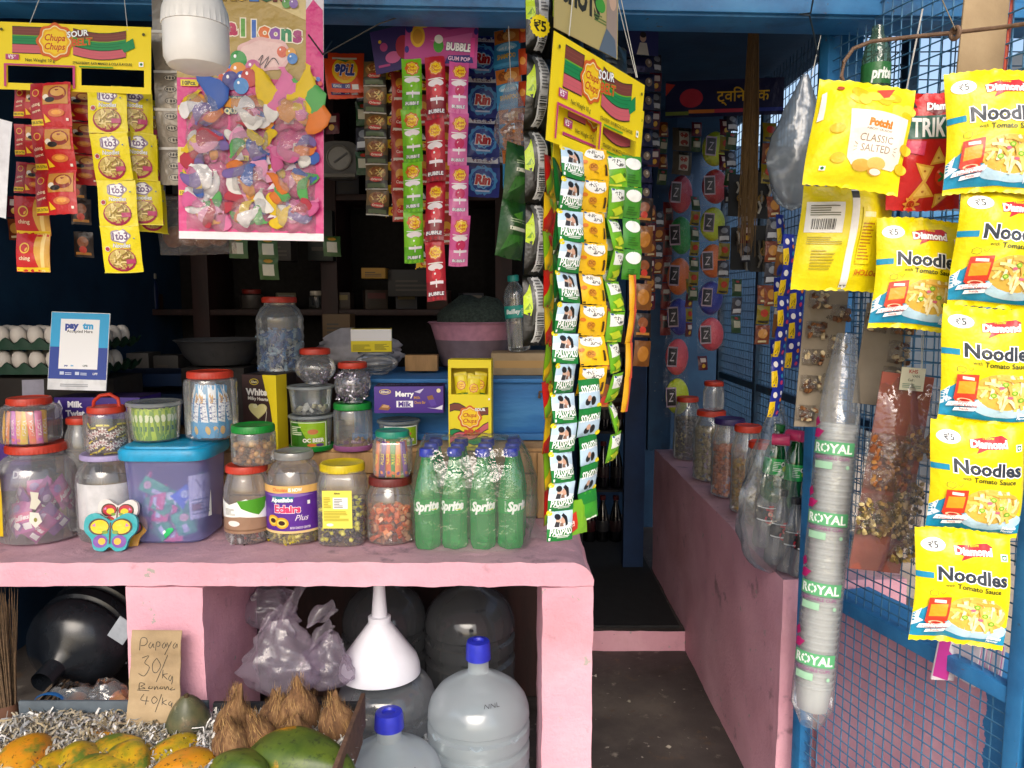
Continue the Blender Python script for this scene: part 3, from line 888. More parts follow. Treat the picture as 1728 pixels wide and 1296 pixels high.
cells = [(.30 * i + .20, .50 - .132 * j) for j in range(4) for i in range(3)]
for k, (cx, cy) in enumerate(cells):
    for q in range(9):
        mb = MB()
        c = (max(-.39, min(.39, cx - .5 + rn.uniform(-.14, .14))) * bw_, -.004 - .0012 * q, max(-.41, cy - .5 + rn.uniform(-.05, .05)) * bh_)
        balloon(mb, c, rn.uniform(.034, .060), rn.uniform(.009, .015), rn.uniform(-2.6, 2.6), plas(BCOL[(k * 3 + q * 5 + rn.randrange(3)) % len(BCOL)], .6, .10), rn.uniform(0, 6))
        mb.part('balloon', bc, sharp=80)
for (x, y, c, an) in ((.62, .60, 0, .9), (.72, .585, 4, .1), (.86, .60, 0, -.5), (.80, .55, 4, 1.0), (.24, .58, 3, .4), (.70, .54, 8, 1.3), (.93, .50, 1, .2), (.90, .56, 6, .5)):
    mb = MB(); balloon(mb, ((x - .5) * bw_, -.012, (y - .5) * bh_), .08, .022, an, plas(BCOL[c], .45, .06), x * 9); mb.part('balloon', bc, sharp=80)
for k, (cx, cy) in enumerate(cells):
    w_, h_ = .29 * bw_, .145 * bh_
    fn = pillowfn(w_, h_, .022, k, .06, .3)
    MB().grid(lambda u, v: fn((u - .5) * w_, (v - .5) * h_, 0), 10, 8, clear('#ffffff', .20, .13, .14, '#f6f2f4', bump=.8, bscale=24)).part('clear_pocket', bc, ((cx - .5) * bw_, 0, (cy - .5) * bh_))
for x in (.215, .885):
    MB().box(((x - .5) * bw_, -.004, .06 * bh_), (.012, .0015, .22 * bh_), film('#b08d3c', .25, .3)).part('gold_tie', bc)
tag(MB().tube([at(520, 58, 1.44), at(545, 92, 1.46), at(560, 70, 1.6)], .0015, plas('#1a1a1c')).part('wire'), 'thin black wire running past the balloon card', 'wire')
# LED bulb
pbk = at(331, 60, 1.16); br = sz(53, 331, 60, 1.16)
lb_ = thing('light_bulb', 'large white unlit LED bulb hanging before the balloon card', 'bulb', (pbk.x, pbk.y, at(331, 122, 1.16).z))
WH = plas('#e6e4de', .3, .03)
bl = sz(122, 331, 60, 1.16)
MB().lathe([(0, 0.0), (br * .55, .001), (br * .88, .007), (br, .018), (br * 1.0, bl * .34), (br * .995, bl * .60)], WH, 36).part('diffuser', lb_)
MB().lathe([(br * .96, bl * .60), (br * 1.02, bl * .605), (br * .98, bl * .80), (br * .80, bl * 1.02), (br * .45, bl * 1.25), (br * .40, bl * 1.5)], WH, 64, knurl=(lambda z: z < bl * 1.02, 32, .018), capt=True).part('heat_sink', lb_)
MB().tube([(0, 0, bl * 1.5), (0.01, 0, bl * 2.4)], .004, plas('#222224')).part('flex', lb_)
# bag of buns behind the balloon card
bn = thing('bun_bag', 'clear bag of brown buns hanging under the balloon card', 'bag', at(333, 395, 1.62))
BUN = surf('brown_bun', [(0.3, '#5e3416'), (0.7, '#8a5528')], 30, .55, .2, .003, 120)
for i in range(4):
    MB().lathe([(0, -.022), (.012, -.020), (.020, -.010), (.022, .004), (.016, .018), (0, .024)], BUN, 14, asp=.8).part('bun', bn, (-.048 + .030 * i, .004 * (i % 2), -.006 + .004 * (i % 2)), (0, R(60), R(20 * i)))
fnb = pillowfn(.16, .12, .034, 5, .03, .3)
mb = MB().grid(lambda u, v: fnb((u - .5) * .16, (v - .5) * .12, 0), 12, 10, clear('#f4f0ea', .07, .10, .15, bump=.9, bscale=45))
mb.grid(lambda u, v: (lambda p: (p[0], -p[1] * .8, p[2]))(fnb((u - .5) * .16, (v - .5) * .12, 0)), 12, 10, clear('#f4f0ea', .07, .10, .15, bump=.9, bscale=45), flip=True)
mb.part('clear_bag', bn, (0, 0, .018))

# --- things hung in the middle of the opening
def art_tide(w, h):
    a = Art(w, h)
    a.E('#e8c21e', .48, .55, .36, .33); a.E('#f09a1a', .48, .55, .27, .25); a.T('#2c3c90', 'Tide', .48, .55, .26, .05, .2, fit=.52, rot=math.pi, edge='#f4f4f4', ew=.03)
    a.R('#2c3c90', .10, .10, .62, .21); a.T('#f0f0f0', 'EXTRA POWER', .36, .155, .07, .02, fit=.46, rot=math.pi)
    a.R('#f0f0f0', .66, .08, .84, .20); a.R('#d8d4c4', .12, .82, .8, .87); a.P('#2f7a3a', [(.2, .83), (.6, .80), (.5, .75)])
    return a
TW = sz(60, 580, 120, 2.05)
TIDE = packmesh('sachet', TW, TW * 1.12, .006, '#e0491a', art_tide(TW, TW * 1.12), 2, 9, 9)
td = strip('sachet_strip', 'pair of orange detergent sachets hung in the opening beside balloons', 'sachet strip', 582, 88, 2.05, 1, TIDE, TW * 1.12, 3, seed=2)
put('sachet', TIDE, td, (-.006, .014, -TW * .66), (0, R(-6), R(8)))
# weighing scale
pc = at(575, 272, 2.4); s_ = sz(62, 575, 272, 2.4)
wsx = thing('weighing_scale', 'old dark kitchen weighing scale with round dial in the shadows', 'scale', pc)
DKM = plas('#3a3834', .5)
MB().lathe([(s_ * .5, -.02), (s_ * .5, .02)], DKM, 30, sq=4, capb=True, capt=True, ax=Euler((R(90), 0, 0))).part('housing', wsx)
MB().lathe([(s_ * .34, .02), (s_ * .34, .028), (s_ * .30, .030), (s_ * .29, .026)], plas('#6a675f', .4), 30, capt=True, ax=Euler((R(90), 0, 0))).part('dial', wsx, (0, 0, s_ * .05))
MB().box((.006, -.031, s_ * .05), (.05, .002, .004), plas('#141414'), rot=Euler((0, R(-35), 0))).part('needle', wsx)
MB().box((0, -.02, -s_ * .42), (s_ * .9, .03, .012), plas('#565248', .5), .003).part('foot', wsx)
def art_brown(w, h):
    a = Art(w, h)
    a.R('#3b3a30', 0, 0, 1, .38); a.E('#a0703a', .5, .66, .42, .26); a.food(.5, .68, .38, .20, ('#d8a850', '#e8c878', '#8a4a20', '#6a7a30'), 22, 4, .32)
    a.E('#c8332a', .5, .40, .30, .10); a.T('#f0e8d0', 'Oriental', .5, .40, .09, .02, fit=.5); a.R('#5a6a4a', .1, .08, .9, .24); a.R('#c8c4b8', 0, .0, 1, .05)
    return a
bw1 = sz(38, 628, 200, 2.0); bh1 = sz(43, 628, 200, 2.0)
BRN = packmesh('sachet', bw1, bh1, .005, '#6e5a3a', art_brown(bw1, bh1), 12, 8, 8)
strip('sachet_strip', 'brown and silver spice sachet strip nearest the orange detergent sachets', 'sachet strip', 632, 103, 2.0, 6, BRN, bh1, 4, seed=12, fold=8)
def art_blk(w, h):
    a = Art(w, h)
    a.R('#e8be14', .05, .06, .95, .44); a.E('#c8331f', .52, .25, .24, .14); a.E('#f0d8a0', .52, .25, .16, .07); a.P('#e8e4da', [(.3, .52), (.7, .52), (.5, .78)]); a.R('#f0c81c', 0, 0, .05, .06); a.R('#ffffff', 0, .55, .06, .62)
    return a
bw2 = sz(30, 660, 200, 2.02); bh2 = sz(38, 660, 200, 2.02)
BLK = packmesh('sachet', bw2, bh2, .004, '#231812', art_blk(bw2, bh2), 13, 7, 7)
strip('sachet_strip', 'black and yellow tea sachet strip beside the brown one', 'sachet strip', 662, 98, 2.02, 7, BLK, bh2, -4, seed=13, fold=6)
ORG = packmesh('sachet', bw2, bh2 * 1.3, .005, '#b0402c', Art(bw2, bh2 * 1.3).E('#e0a030', .5, .6, .3).E('#c82a2a', .5, .35, .3, .2).R('#e8e0d0', .1, .05, .9, .15).T('#f0e8d0', 'Candy', .5, .35, .10, .02, fit=.5), 14, 7, 8)
strip('sachet_strip', 'dull red candy strip hanging behind the green lollipop strip', 'sachet strip', 674, 122, 1.99, 5, ORG, bh2 * 1.3, 20, seed=15)
strip('sachet_strip', 'red and yellow sachet strip between the green and red lollipop strips', 'sachet strip', 712, 110, 2.0, 7, [BLK, ORG], bh2 * 1.3, 5, seed=16)
strip('sachet_strip', 'dark red sachet strip between the red and pink lollipop strips', 'sachet strip', 750, 112, 2.0, 6, ORG, bh2 * 1.3, -8, seed=17)
# lollipop strips on a bubble card
def art_bub(w, h):
    a = Art(w, h)
    a.P('#b8478a', [(.0, .02), (1, 0), (1, 1), (.6, .84), (.25, .92), (0, 1)]); a.P('#cf6aa8', [(.34, .55), (.92, .82), (.92, .55), (.6, .45)])
    a.E('#e0b034', .17, .62, .10, .25); a.E('#c8902a', .17, .62, .07, .17); a.E('#e8c840', .20, .9, .12, .08)
    a.E('#4aa03a', .46, .45, .07, .16); a.E('#f0f0e8', .46, .60, .06, .10); a.T('#ffffff', 'BUBBLE', .74, .46, .17, .05, .1, fit=.34, edge='#3a2a6a', ew=.05)
    a.P('#37307a', [(.55, .05), (.95, .12), (.92, .3), (.6, .25)]); a.R('#e04a9a', .90, .25, .96, .7); a.E('#2a2a70', .05, .8, .05, .12); a.T('#f2c8e0', 'GUM POP', .75, .19, .09, .03, fit=.3)
    for x, y in ((.03, .3), (.97, .85), (.86, .08)): a.E('#30287a', x, y, .03, .08)
    return a
hw = sz(122, 740, 80, 1.86)
card('hanger_card', 'pink bubble gum lollipop hanger card tied up with white strings', 'card', 745, 74, 1.86, hw, sz(75, 740, 80, 1.86), art_bub(hw, sz(75, 740, 80, 1.86)), base='#7a2f74', rot=(R(-8), R(3), R(6)), edge='#5a2a6a',
     strings=[[(-.04, 0, .045), (-.02, -.02, .18)], [(-.035, .0, .045), (.0, -.02, .18)], [(.07, 0, .05), (.03, -.02, .18)]])
hw2 = sz(85, 660, 80, 1.9)
card('hanger_card', 'purple lollipop hanger card tucked behind the pink one', 'card', 668, 82, 1.92, hw2, sz(70, 660, 80, 1.9), Art(.1, .09).E('#b8478a', .2, .6, .1).E('#d86aa8', .4, .3, .2, .15).E('#e8c030', .12, .75, .04).E('#c03a50', .7, .5, .2, .3).R('#b8478a', .0, .1, .3, .16), base='#3a2a6c', rot=(R(4), R(-7), R(-14)), edge='#2a1a4a')
def art_lol(w, h, c2, cand):
    a = Art(w, h)
    a.R(c2, 0, 0, 1, .32)
    a.flower(.52, .80, .36); a.E('#f2e8ea', .5, .56, .40, .06)
    a.E(cand, .55, .43, .26, .10); a.E('#ffffff', .47, .45, .05, .02); a.R('#f4f0ee', .50, .22, .56, .36)
    a.T('#ffffff', 'BUBBLE', .5, .12, .055, .03, .1, fit=.8, edge='#3a3a6a', ew=.05); a.R('#f6f6f0', .1, .62, .9, .635); a.R('#f4e8f0', .2, .28, .9, .33)
    return a
lw2, lh2 = sz(33, 735, 260, 1.84), sz(94, 735, 260, 1.84)
for nm, px_, py_, n_, base_, c2_, cd_, rt in (('bright green lollipop wrapper strip under the pink card', 695, 98, 4, '#7cc41e', '#5cab12', '#8ad020', 8),
                                          ('red lollipop wrapper strip, the longest under the pink card', 736, 96, 4, '#b81e30', '#8a1828', '#d8283a', -3),
                                          ('pink lollipop wrapper strip nearest the blue detergent sachets', 774, 104, 4, '#d85a9c', '#e07ab0', '#c82a60', 10)):
    hh = lh2 * (1.09 if 'red' in nm else (.91 if 'pink' in nm else 1.0))
    me_ = packmesh('wrapper', lw2, hh, .009, base_, art_lol(lw2, hh, c2_, cd_), n_ + px_, 9, 14, .06)
    strip('lollipop_strip', nm, 'lollipop strip', px_, py_, 1.84, n_, me_, hh, rt, 'lollipop strips on the pink card', part='wrapper', seed=px_, fold=6, jit=5)
# blue detergent strip
def art_rin(w, h):
    a = Art(w, h)
    a.R('#e4e4ea', .04, .84, .96, .97); a.T('#7a3040', '₹ 5/- ONLY', .5, .905, .07, .02, fit=.7); a.R('#151d60', 0, .74, 1, .83)
    a.E('#4a9ad8', .5, .42, .42, .36, 26, (13, .05)); a.E('#1a3c9a', .5, .42, .34, .29); a.E('#6ab4e8', .5, .40, .24, .18, 22, (9, .10)); a.E('#d8ecf8', .5, .40, .17, .12)
    a.T('#c8242c', 'Rin', .5, .44, .22, .06, .15, fit=.42, edge='#ffffff', ew=.05); a.R('#c8d4f0', .3, .14, .72, .18)
    return a
rw, rh = sz(58, 820, 200, 2.1), sz(67, 820, 200, 2.1)
RIN = packmesh('sachet', rw, rh, .006, '#1c2a86', art_rin(rw, rh), 20, 9, 9)
strip('sachet_strip', 'dark blue detergent sachet strip with white price bands', 'sachet strip', 812, 60, 2.1, 4, RIN, rh, 4, seed=20)
def art_sun(w, h):
    a = Art(w, h)
    a.R('#c8742a', .02, .62, .98, .98); a.E('#8a4a22', .32, .8, .2, .12); a.E('#e0a860', .6, .78, .25, .12); a.T('#d8b02a', 'SHAMPOO', .5, .28, .11, .04, fit=.7); a.E('#8ac8e8', .5, .50, .4, .10); a.T('#f0f4f8', 'soft & silky', .5, .48, .07, .02, .2, fit=.6); a.R('#3a9ad0', .0, .05, 1, .12)
    return a
sw_, sh_ = sz(46, 860, 200, 1.98), sz(66, 860, 200, 1.98)
SUN_ = packmesh('sachet', sw_, sh_, .006, '#2f86bc', art_sun(sw_, sh_), 22, 8, 9)
strip('sachet_strip', 'sky blue and orange shampoo sachet strip beside the dark blue strip', 'sachet strip', 852, 48, 1.98, 5, SUN_, sh_, -14, seed=22, lean=R(-4))
ORB = packmesh('sachet', .03, .06, .008, '#c2451c', Art(.03, .06).E('#e89a3a', .5, .5, .3), 23, 6, 8)
strip('sachet_strip', 'orange snack sachet strip behind the shampoo sachets', 'sachet strip', 884, 22, 1.9, 5, ORB, .075, -30, seed=23)
def bagmesh(w, h, d, seed, nu=14, nv=16, top=.12, mat=None, name='clear_bag', sag=.25, crump=.10):
    """closed, gathered bag: narrow neck above, round belly below"""
    V, Fc = [], []
    for j in range(nv + 1):
        t = j / nv
        z = (1 - t) * h
        belly = (top + (1 - top) * math.sin(min(1.0, (t + .02) * (1.15 - sag * .3)) * math.pi * .62) ** 1.1) if t < .72 else (top + (1 - top)) * math.cos((t - .72) / .28 * math.pi / 2) ** .55
        for i in range(nu):
            a = 2 * math.pi * i / nu
            q = Vector((math.cos(a) * 2, math.sin(a) * 2, z / h * 3 + seed * 7.1))
            k = 1 + crump * 3.0 * noise.noise(q * 1.1) + crump * 2.0 * noise.noise(q * 2.7)
            V.append((w / 2 * belly * k * math.cos(a), d / 2 * belly * k * math.sin(a), z))
    for j in range(nv):
        for i in range(nu):
            a, b = j * nu + i, j * nu + (i + 1) % nu
            Fc.append((a, a + nu, b + nu, b))
    return MB().add(V, Fc, mat)
CLB = clear('#eef0f2', .16, .13, .14, '#dfe3e6', .45, 18)
CLG = clear('#d8dce0', .30, .13, .16, '#c4cad0', .45, 16)
ob = thing('snack_bag', 'clear bag of orange fried snacks hanging before the shampoo sachets', 'bag', at(862, 262, 1.85))
SNK = surf('fried_snack', [(.3, '#a8561c'), (.7, '#d0802c')], 60, .6, .3)
rn = random.Random(5)
mb = MB()
for i in range(46):
    a, q, z = rn.uniform(0, 6.28), .021 * math.sqrt(rn.random()), rn.uniform(.012, .075)
    k = .6 + z * 6
    p = Vector((q * k * math.cos(a), q * k * .7 * math.sin(a), z))
    d = Vector((rn.uniform(-1, 1), rn.uniform(-1, 1), rn.uniform(-1, 1))).normalized() * .016
    mb.tube([p - d, p + Vector((.003, .002, .003)), p + d], .0035, SNK, 5)
tag(mb.part('fried_snacks', ob), kind='stuff')
bagmesh(.078, .175, .05, 3, mat=CLB).part('clear_bag', ob)
tag(MB().tube([at(862, 142, 1.85), at(858, 40, 1.80)], .0008, STRING).part('string'), 'thin string holding up the clear bag of orange snacks', 'string')
# black chips strip with barcodes, edge on
def art_chip(w, h):
    a = Art(w, h)
    a.P('#b9d60e', [(.0, .70), (.12, .86), (.16, .60), (.10, .42), (.0, .46)]); a.P('#6f980c', [(.0, .5), (.08, .60), (.12, .52)])
    a.P('#4d4f50', [(.14, .28), (.22, .32), (.22, .98), (.12, .94)]); a.R('#c9ccce', .20, .04, .46, .98)
    a.bars('#16181a', .23, .08, .43, .46, 22, 4, vert=False); a.lines('#6a6c70', .23, .55, .42, .94, 9)
    a.P('#b9d60e', [(.55, .40), (.75, .62), (1, .66), (1, .95), (.70, .86), (.60, .70)]); a.P('#222a10', [(.72, .66), (.88, .76), (.80, .82)]); a.E('#a8cc10', .78, .26, .12, .08, 16, (7, .2)); a.R('#f4f4f0', .86, .06, .96, .11)
    return a
cw, ch = .064, .116
CHIP = packmesh('packet', cw, ch, .020, '#121312', art_chip(cw, ch), 30, 12, 16, .06)
strip('chips_strip', 'black and lime chips packet strip turned edge on with barcode bands', 'chips strip', 914, -28, 1.27, 5, CHIP, ch, 44, part='packet', seed=31, fold=3, lean=R(.5))
bd = thing('price_badge', 'yellow starburst five rupee badge on black packets', 'badge', at(911, 44, 1.19), (0, 0, R(25)))
a_ = Art(.034, .034); a_.T('#181808', '₹5', .5, .5, .42, .03, fit=.6)
mb = MB().lathe([(0, 0), (.016, 0), (.016, .0008), (0, .0008)], ink('#f2dc10'), 64, knurl=(lambda z: True, 16, .06), ax=Euler((R(90), 0, 0)))
mb.part('disc', bd); pm = MB(); printart(pm, a_, lambda x, y, l: (x, -l - .0008, y), None, ink); pm.part('print', bd)
GRN_DK = packmesh('packet', .055, .10, .022, '#1f4a1c', Art(.055, .10).P('#2f6a24', [(.1, .1), (.5, .3), (.9, .12), (.8, .4), (.2, .4)]).P('#4c8a2c', [(.3, .75), (.7, .85), (.6, .6)]).R('#d8dcc8', .2, .48, .8, .54).lines('#9ab088', .2, .62, .8, .7, 2), 32, 8, 10)
strip('chips_strip', 'green mint candy packet pair behind the black strip', 'chips strip', 880, 245, 1.38, 2, GRN_DK, .10, 30, part='packet', seed=33, lean=R(8))

# --- the two yellow hanger cards and the mouth freshener strips
CA = R(53)
pA = at(998, 186, 1.22)
sgs = [[(-.10, 0, .08), (-.02, .05, .34)], [(.11, 0, .08), (.03, .05, .34)], [(.108, .001, .08), (.02, .06, .34)]]
card('hanger_card', 'yellow sour belt hanger card turned sideways in front of its twin', 'card', 1012, 186, 1.235, .275, .150, art_belt(.275, .150), BELT_HOLES, rot=(R(3), R(3), CA), strings=sgs)
card('hanger_card', 'second yellow sour belt hanger card peeking out behind the sideways one', 'card', 1016, 232, 1.275, .275, .150, art_belt(.275, .150), BELT_HOLES, rot=(R(3), R(3), R(54)))
def art_pass(w, h):
    a = Art(w, h)
    a.R('#bcd6ea', 0, .42, 1, 1); a.P('#e6f0f6', [(0, .42), (1, .42), (1, .55), (.5, .7), (0, .62)]); a.E('#efd91a', .06, .95, .12, .09)
    a.E('#d8b29a', .36, .70, .10, .12); a.E('#d0a48c', .56, .70, .10, .12)
    a.E('#1a1a1e', .34, .82, .12, .10); a.P('#17171a', [(.50, .86), (.60, .93), (.72, .82), (.76, .55), (.66, .50), (.62, .72)]); a.P('#33333a', [(.22, .48), (.40, .48), (.42, .64), (.26, .66)]); a.P('#8a6a5a', [(.42, .50), (.58, .50), (.54, .62), (.44, .62)])
    a.R('#167a34', 0, 0, 1, .36); a.P('#167a34', [(0, .34), (1, .34), (1, .50), (.7, .40), (0, .36)])
    a.T('#ffffff', 'PASSPASS', .52, .33, .24, .03, .28, fit=.92, rot=.05); a.R('#e8f0e8', .2, .155, .85, .185); a.R('#dfeadf', .34, .11, .80, .135); a.R('#ffffff', .03, .03, .10, .12)
    return a
pwid, phei = .047, .0455
PASS = [packmesh('sachet', pwid, phei, .004, '#1c8038', art_pass(pwid, phei), 40 + i, 10, 9, .07) for i in range(3)]
strip('sachet_strip', 'long green and white mouth freshener strip with a couple printed, the frontmost one', 'sachet strip', 967, 250, 1.16, 13, PASS, phei * 1.01, 40, 'mouth freshener strips', seed=41, fold=9, jit=5, lean=R(2))
PASSR = packmesh('sachet', pwid, phei, .004, '#1c8038', Art(pwid, phei).R('#bcd6ea', 0, 0, 1, .58).E('#1a1a1e', .35, .22, .12).E('#d0a48c', .42, .34, .10).E('#17171a', .62, .24, .12, .16).R('#167a34', 0, .62, 1, 1).T('#ffffff', 'PASSPASS', .5, .66, .24, .03, .28, fit=.9, rot=math.pi).E('#efd91a', .94, .06, .12, .09), 44, 10, 9, .07)
GRNP = packmesh('sachet', pwid, phei, .005, '#3c9a2a', Art(pwid, phei).R('#1c7a2c', 0, .6, 1, 1).R('#e8f0e0', .1, 0, .9, .06), 45, 8, 8)
strip('sachet_strip', 'upside down mouth freshener strip showing beside the lower end of the frontmost one', 'sachet strip', 994, 640, 1.20, 5, [PASSR, PASSR, PASSR, PASSR, GRNP], phei, 44, 'mouth freshener strips', seed=46, fold=6)
strip('sachet_strip', 'red tipped green strip end under the frontmost freshener strip', 'sachet strip', 972, 845, 1.175, 1, packmesh('sachet', .05, .055, .004, '#7ab428', Art(.05, .055).P('#c83020', [(0, 0), (.45, .2), (.45, .7), (0, .6)]).R('#f0d0c0', .08, .3, .3, .45), 47, 8, 8), .055, 40, seed=48)
DGR = packmesh('sachet', .034, .072, .006, '#176a2c', Art(.034, .072).R('#f4f4ee', .0, .02, .22, .10).R('#0f5222', .4, 0, .6, 1), 48, 7, 8)
strip('sachet_strip', 'dark green sachet strip edge on beside the frontmost freshener strip', 'sachet strip', 941, 268, 1.17, 8, DGR, .072, 74, seed=49, lean=R(1))
RYG = [packmesh('sachet', .036, .058, .006, c, Art(.036, .058).P(d, [(0, 0), (1, 0), (1, .5), (.4, .7), (0, .3)]).E(e, .55, .75, .25), 50 + i, 7, 8) for i, (c, d, e) in enumerate((('#c4201c', '#86b41e', '#e8c81c'), ('#e2b81a', '#c4201c', '#86b41e'), ('#7fae1c', '#e2b81a', '#c4201c')))]
strip('sachet_strip', 'red yellow green candy strip nearest the black chips packets', 'sachet strip', 925, 262, 1.19, 10, RYG, .058, 66, seed=52, lean=R(-1))
strip('sachet_strip', 'second red yellow candy strip hanging tight behind the dark green edge', 'sachet strip', 934, 270, 1.205, 9, RYG[::-1], .058, 58, seed=53)
def scrawl(a, x, y, w, seed):
    """a short word in brush handwriting, too small to read"""
    rn = random.Random(seed); n = 12
    a.ST('#26221c', [(x + w * i / n, y + rn.uniform(-.05, .05)) for i in range(n + 1)], .0011)
    for k in range(3): q = x + w * rn.random(); a.ST('#26221c', [(q, y - .06), (q + .03, y + .06)], .0010)
def art_dil(w, h, c='#f3b90c', wv='#f4f2ea'):
    a = Art(w, h)
    a.E(wv, .48, .78, .40, .19); a.R(wv, .10, .76, .86, .94); scrawl(a, .22, .84, .36, 3); scrawl(a, .40, .71, .38, 4); a.E('#2a5a9a', .16, .93, .06, .03)
    a.E('#c8861a', .36, .36, .16, .12); a.T('#8a4a10', 'DC', .36, .38, .11, .02, fit=.24); a.T('#7a4a10', 'mint', .46, .20, .07, .01, fit=.3, rot=-.2); a.E('#4a2a14', .84, .44, .05, .05); a.R('#3a2014', .80, .14, .89, .40); a.R('#2a1a10', 0, .03, .10, .07); a.E('#e07a1a', .08, .52, .09, .06)
    return a
dw, dh = .052, .049
DIL = [packmesh('sachet', dw, dh, .005, '#eebd08', art_dil(dw, dh), 60 + i, 9, 9) for i in range(2)]
strip('sachet_strip', 'yellow sachet strip with white oval name panels beside the freshener strip', 'sachet strip', 1004, 250, 1.22, 8, DIL, dh, 36, seed=61, fold=11, jit=6)
def art_grs(w, h):
    a = Art(w, h)
    a.P('#f0f2ea', [(.1, .52), (.95, .60), (.95, .9), (.1, .95)]); scrawl(a, .25, .80, .45, 5); scrawl(a, .42, .67, .42, 6); a.E('#2a5a9a', .2, .92, .08, .03); a.P('#c4d82a', [(.1, .3), (.6, .42), (.9, .2), (.4, .1)]); a.E('#3a6a1a', .8, .35, .08, .08); a.R('#d8e040', .1, .02, .7, .08)
    return a
gw, gh = .040, .051
GRS = packmesh('sachet', gw, gh, .006, '#6cb01e', art_grs(gw, gh), 62, 8, 9)
GRS2 = packmesh('sachet', gw, gh, .006, '#3f8a26', Art(gw, gh).E('#eef0ea', .5, .72, .42, .20).lines('#2c6a1a', .2, .1, .8, .4, 4), 63, 8, 9)
strip('sachet_strip', 'lime green sachet strip, the long one hanging below its neighbours', 'sachet strip', 1040, 262, 1.27, 10, GRS, gh, 38, seed=63, fold=12, jit=7, twist=3)
strip('sachet_strip', 'plain green sachet strip with white oval panels beside the lime one', 'sachet strip', 1067, 262, 1.31, 4, GRS2, gh * 1.02, 36, seed=64, fold=4)
strip('sachet_strip', 'darker green sachet strip half hidden behind the yellow one', 'sachet strip', 1024, 290, 1.28, 4, GRS2, gh * 1.02, 50, seed=65)
YTL = packmesh('sachet', .016, .06, .003, '#d8a018', Art(.016, .06).R('#c8503a', .6, 0, 1, 1), 66, 5, 6)
strip('sachet_strip', 'thin yellow and red sachet strip edge on beyond the lime strip', 'sachet strip', 1070, 465, 1.30, 4, YTL, .058, 40, seed=66, lean=R(4))
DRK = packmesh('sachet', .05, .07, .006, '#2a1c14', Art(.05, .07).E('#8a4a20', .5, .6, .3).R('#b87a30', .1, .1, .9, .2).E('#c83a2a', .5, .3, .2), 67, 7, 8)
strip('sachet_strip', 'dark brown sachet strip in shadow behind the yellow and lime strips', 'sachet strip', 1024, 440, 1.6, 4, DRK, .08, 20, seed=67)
strip('sachet_strip', 'brown snack sachet strip beyond the thin yellow strip', 'sachet strip', 1087, 330, 2.2, 6, [DRK, packmesh('sachet', .05, .075, .008, '#7a4a1c', Art(.05, .075).E('#b8782a', .5, .5, .35, .3), 68, 7, 8)], .082, 10, seed=68)
# shots card above
def art_shots(w, h):
    a = Art(w, h)
    a.T('#26281c', 'SHOTS', .40, .56, .28, .06, fit=.56); a.T('#26281c', 'TINY', .34, .92, .2, .06, fit=.4); a.E('#3f9a34', .70, .62, .08, .10); a.lines('#5a7a3a', .60, .38, .80, .50, 3)
    a.P('#9a8a80', [(.80, .0), (.98, .0), (.98, .9), (.86, 1), (.80, .8)]); a.E('#c8a890', .90, .78, .06, .14); a.P('#5a6a7a', [(.68, .0), (.98, .0), (.95, .25), (.80, .35)])
    return a
card('hanger_card', 'beige card lettered in dark capitals at the top of the freshener strips', 'card', 992, 12, 1.21, .16, .11, art_shots(.16, .11), base='#b3a46a', rot=(R(-2), R(3), R(48)), edge='#8a7c4a')
CHG = packmesh('packet', .085, .13, .018, '#17190f', Art(.085, .13).food(.7, .3, .25, .2, ('#5a9a20', '#8ac02a', '#2f6a14'), 16, 5, .3).E('#3a7a1c', .4, .12, .2, .08).lines('#3c3e34', .1, .5, .6, .9, 6), 70, 9, 11)
for k, (px_, py_, Y_) in enumerate(((958, 35, 1.24), (1000, 60, 1.29), (1034, 75, 1.34))):
    strip('chips_strip', ('black packet nearest the lettered beige card', 'black and green packet in the middle behind the yellow card', 'black and green packet at the far edge of the beige card')[k], 'chips packet', px_, py_, Y_, 1, CHG, .13, 45, part='packet', seed=70 + k)
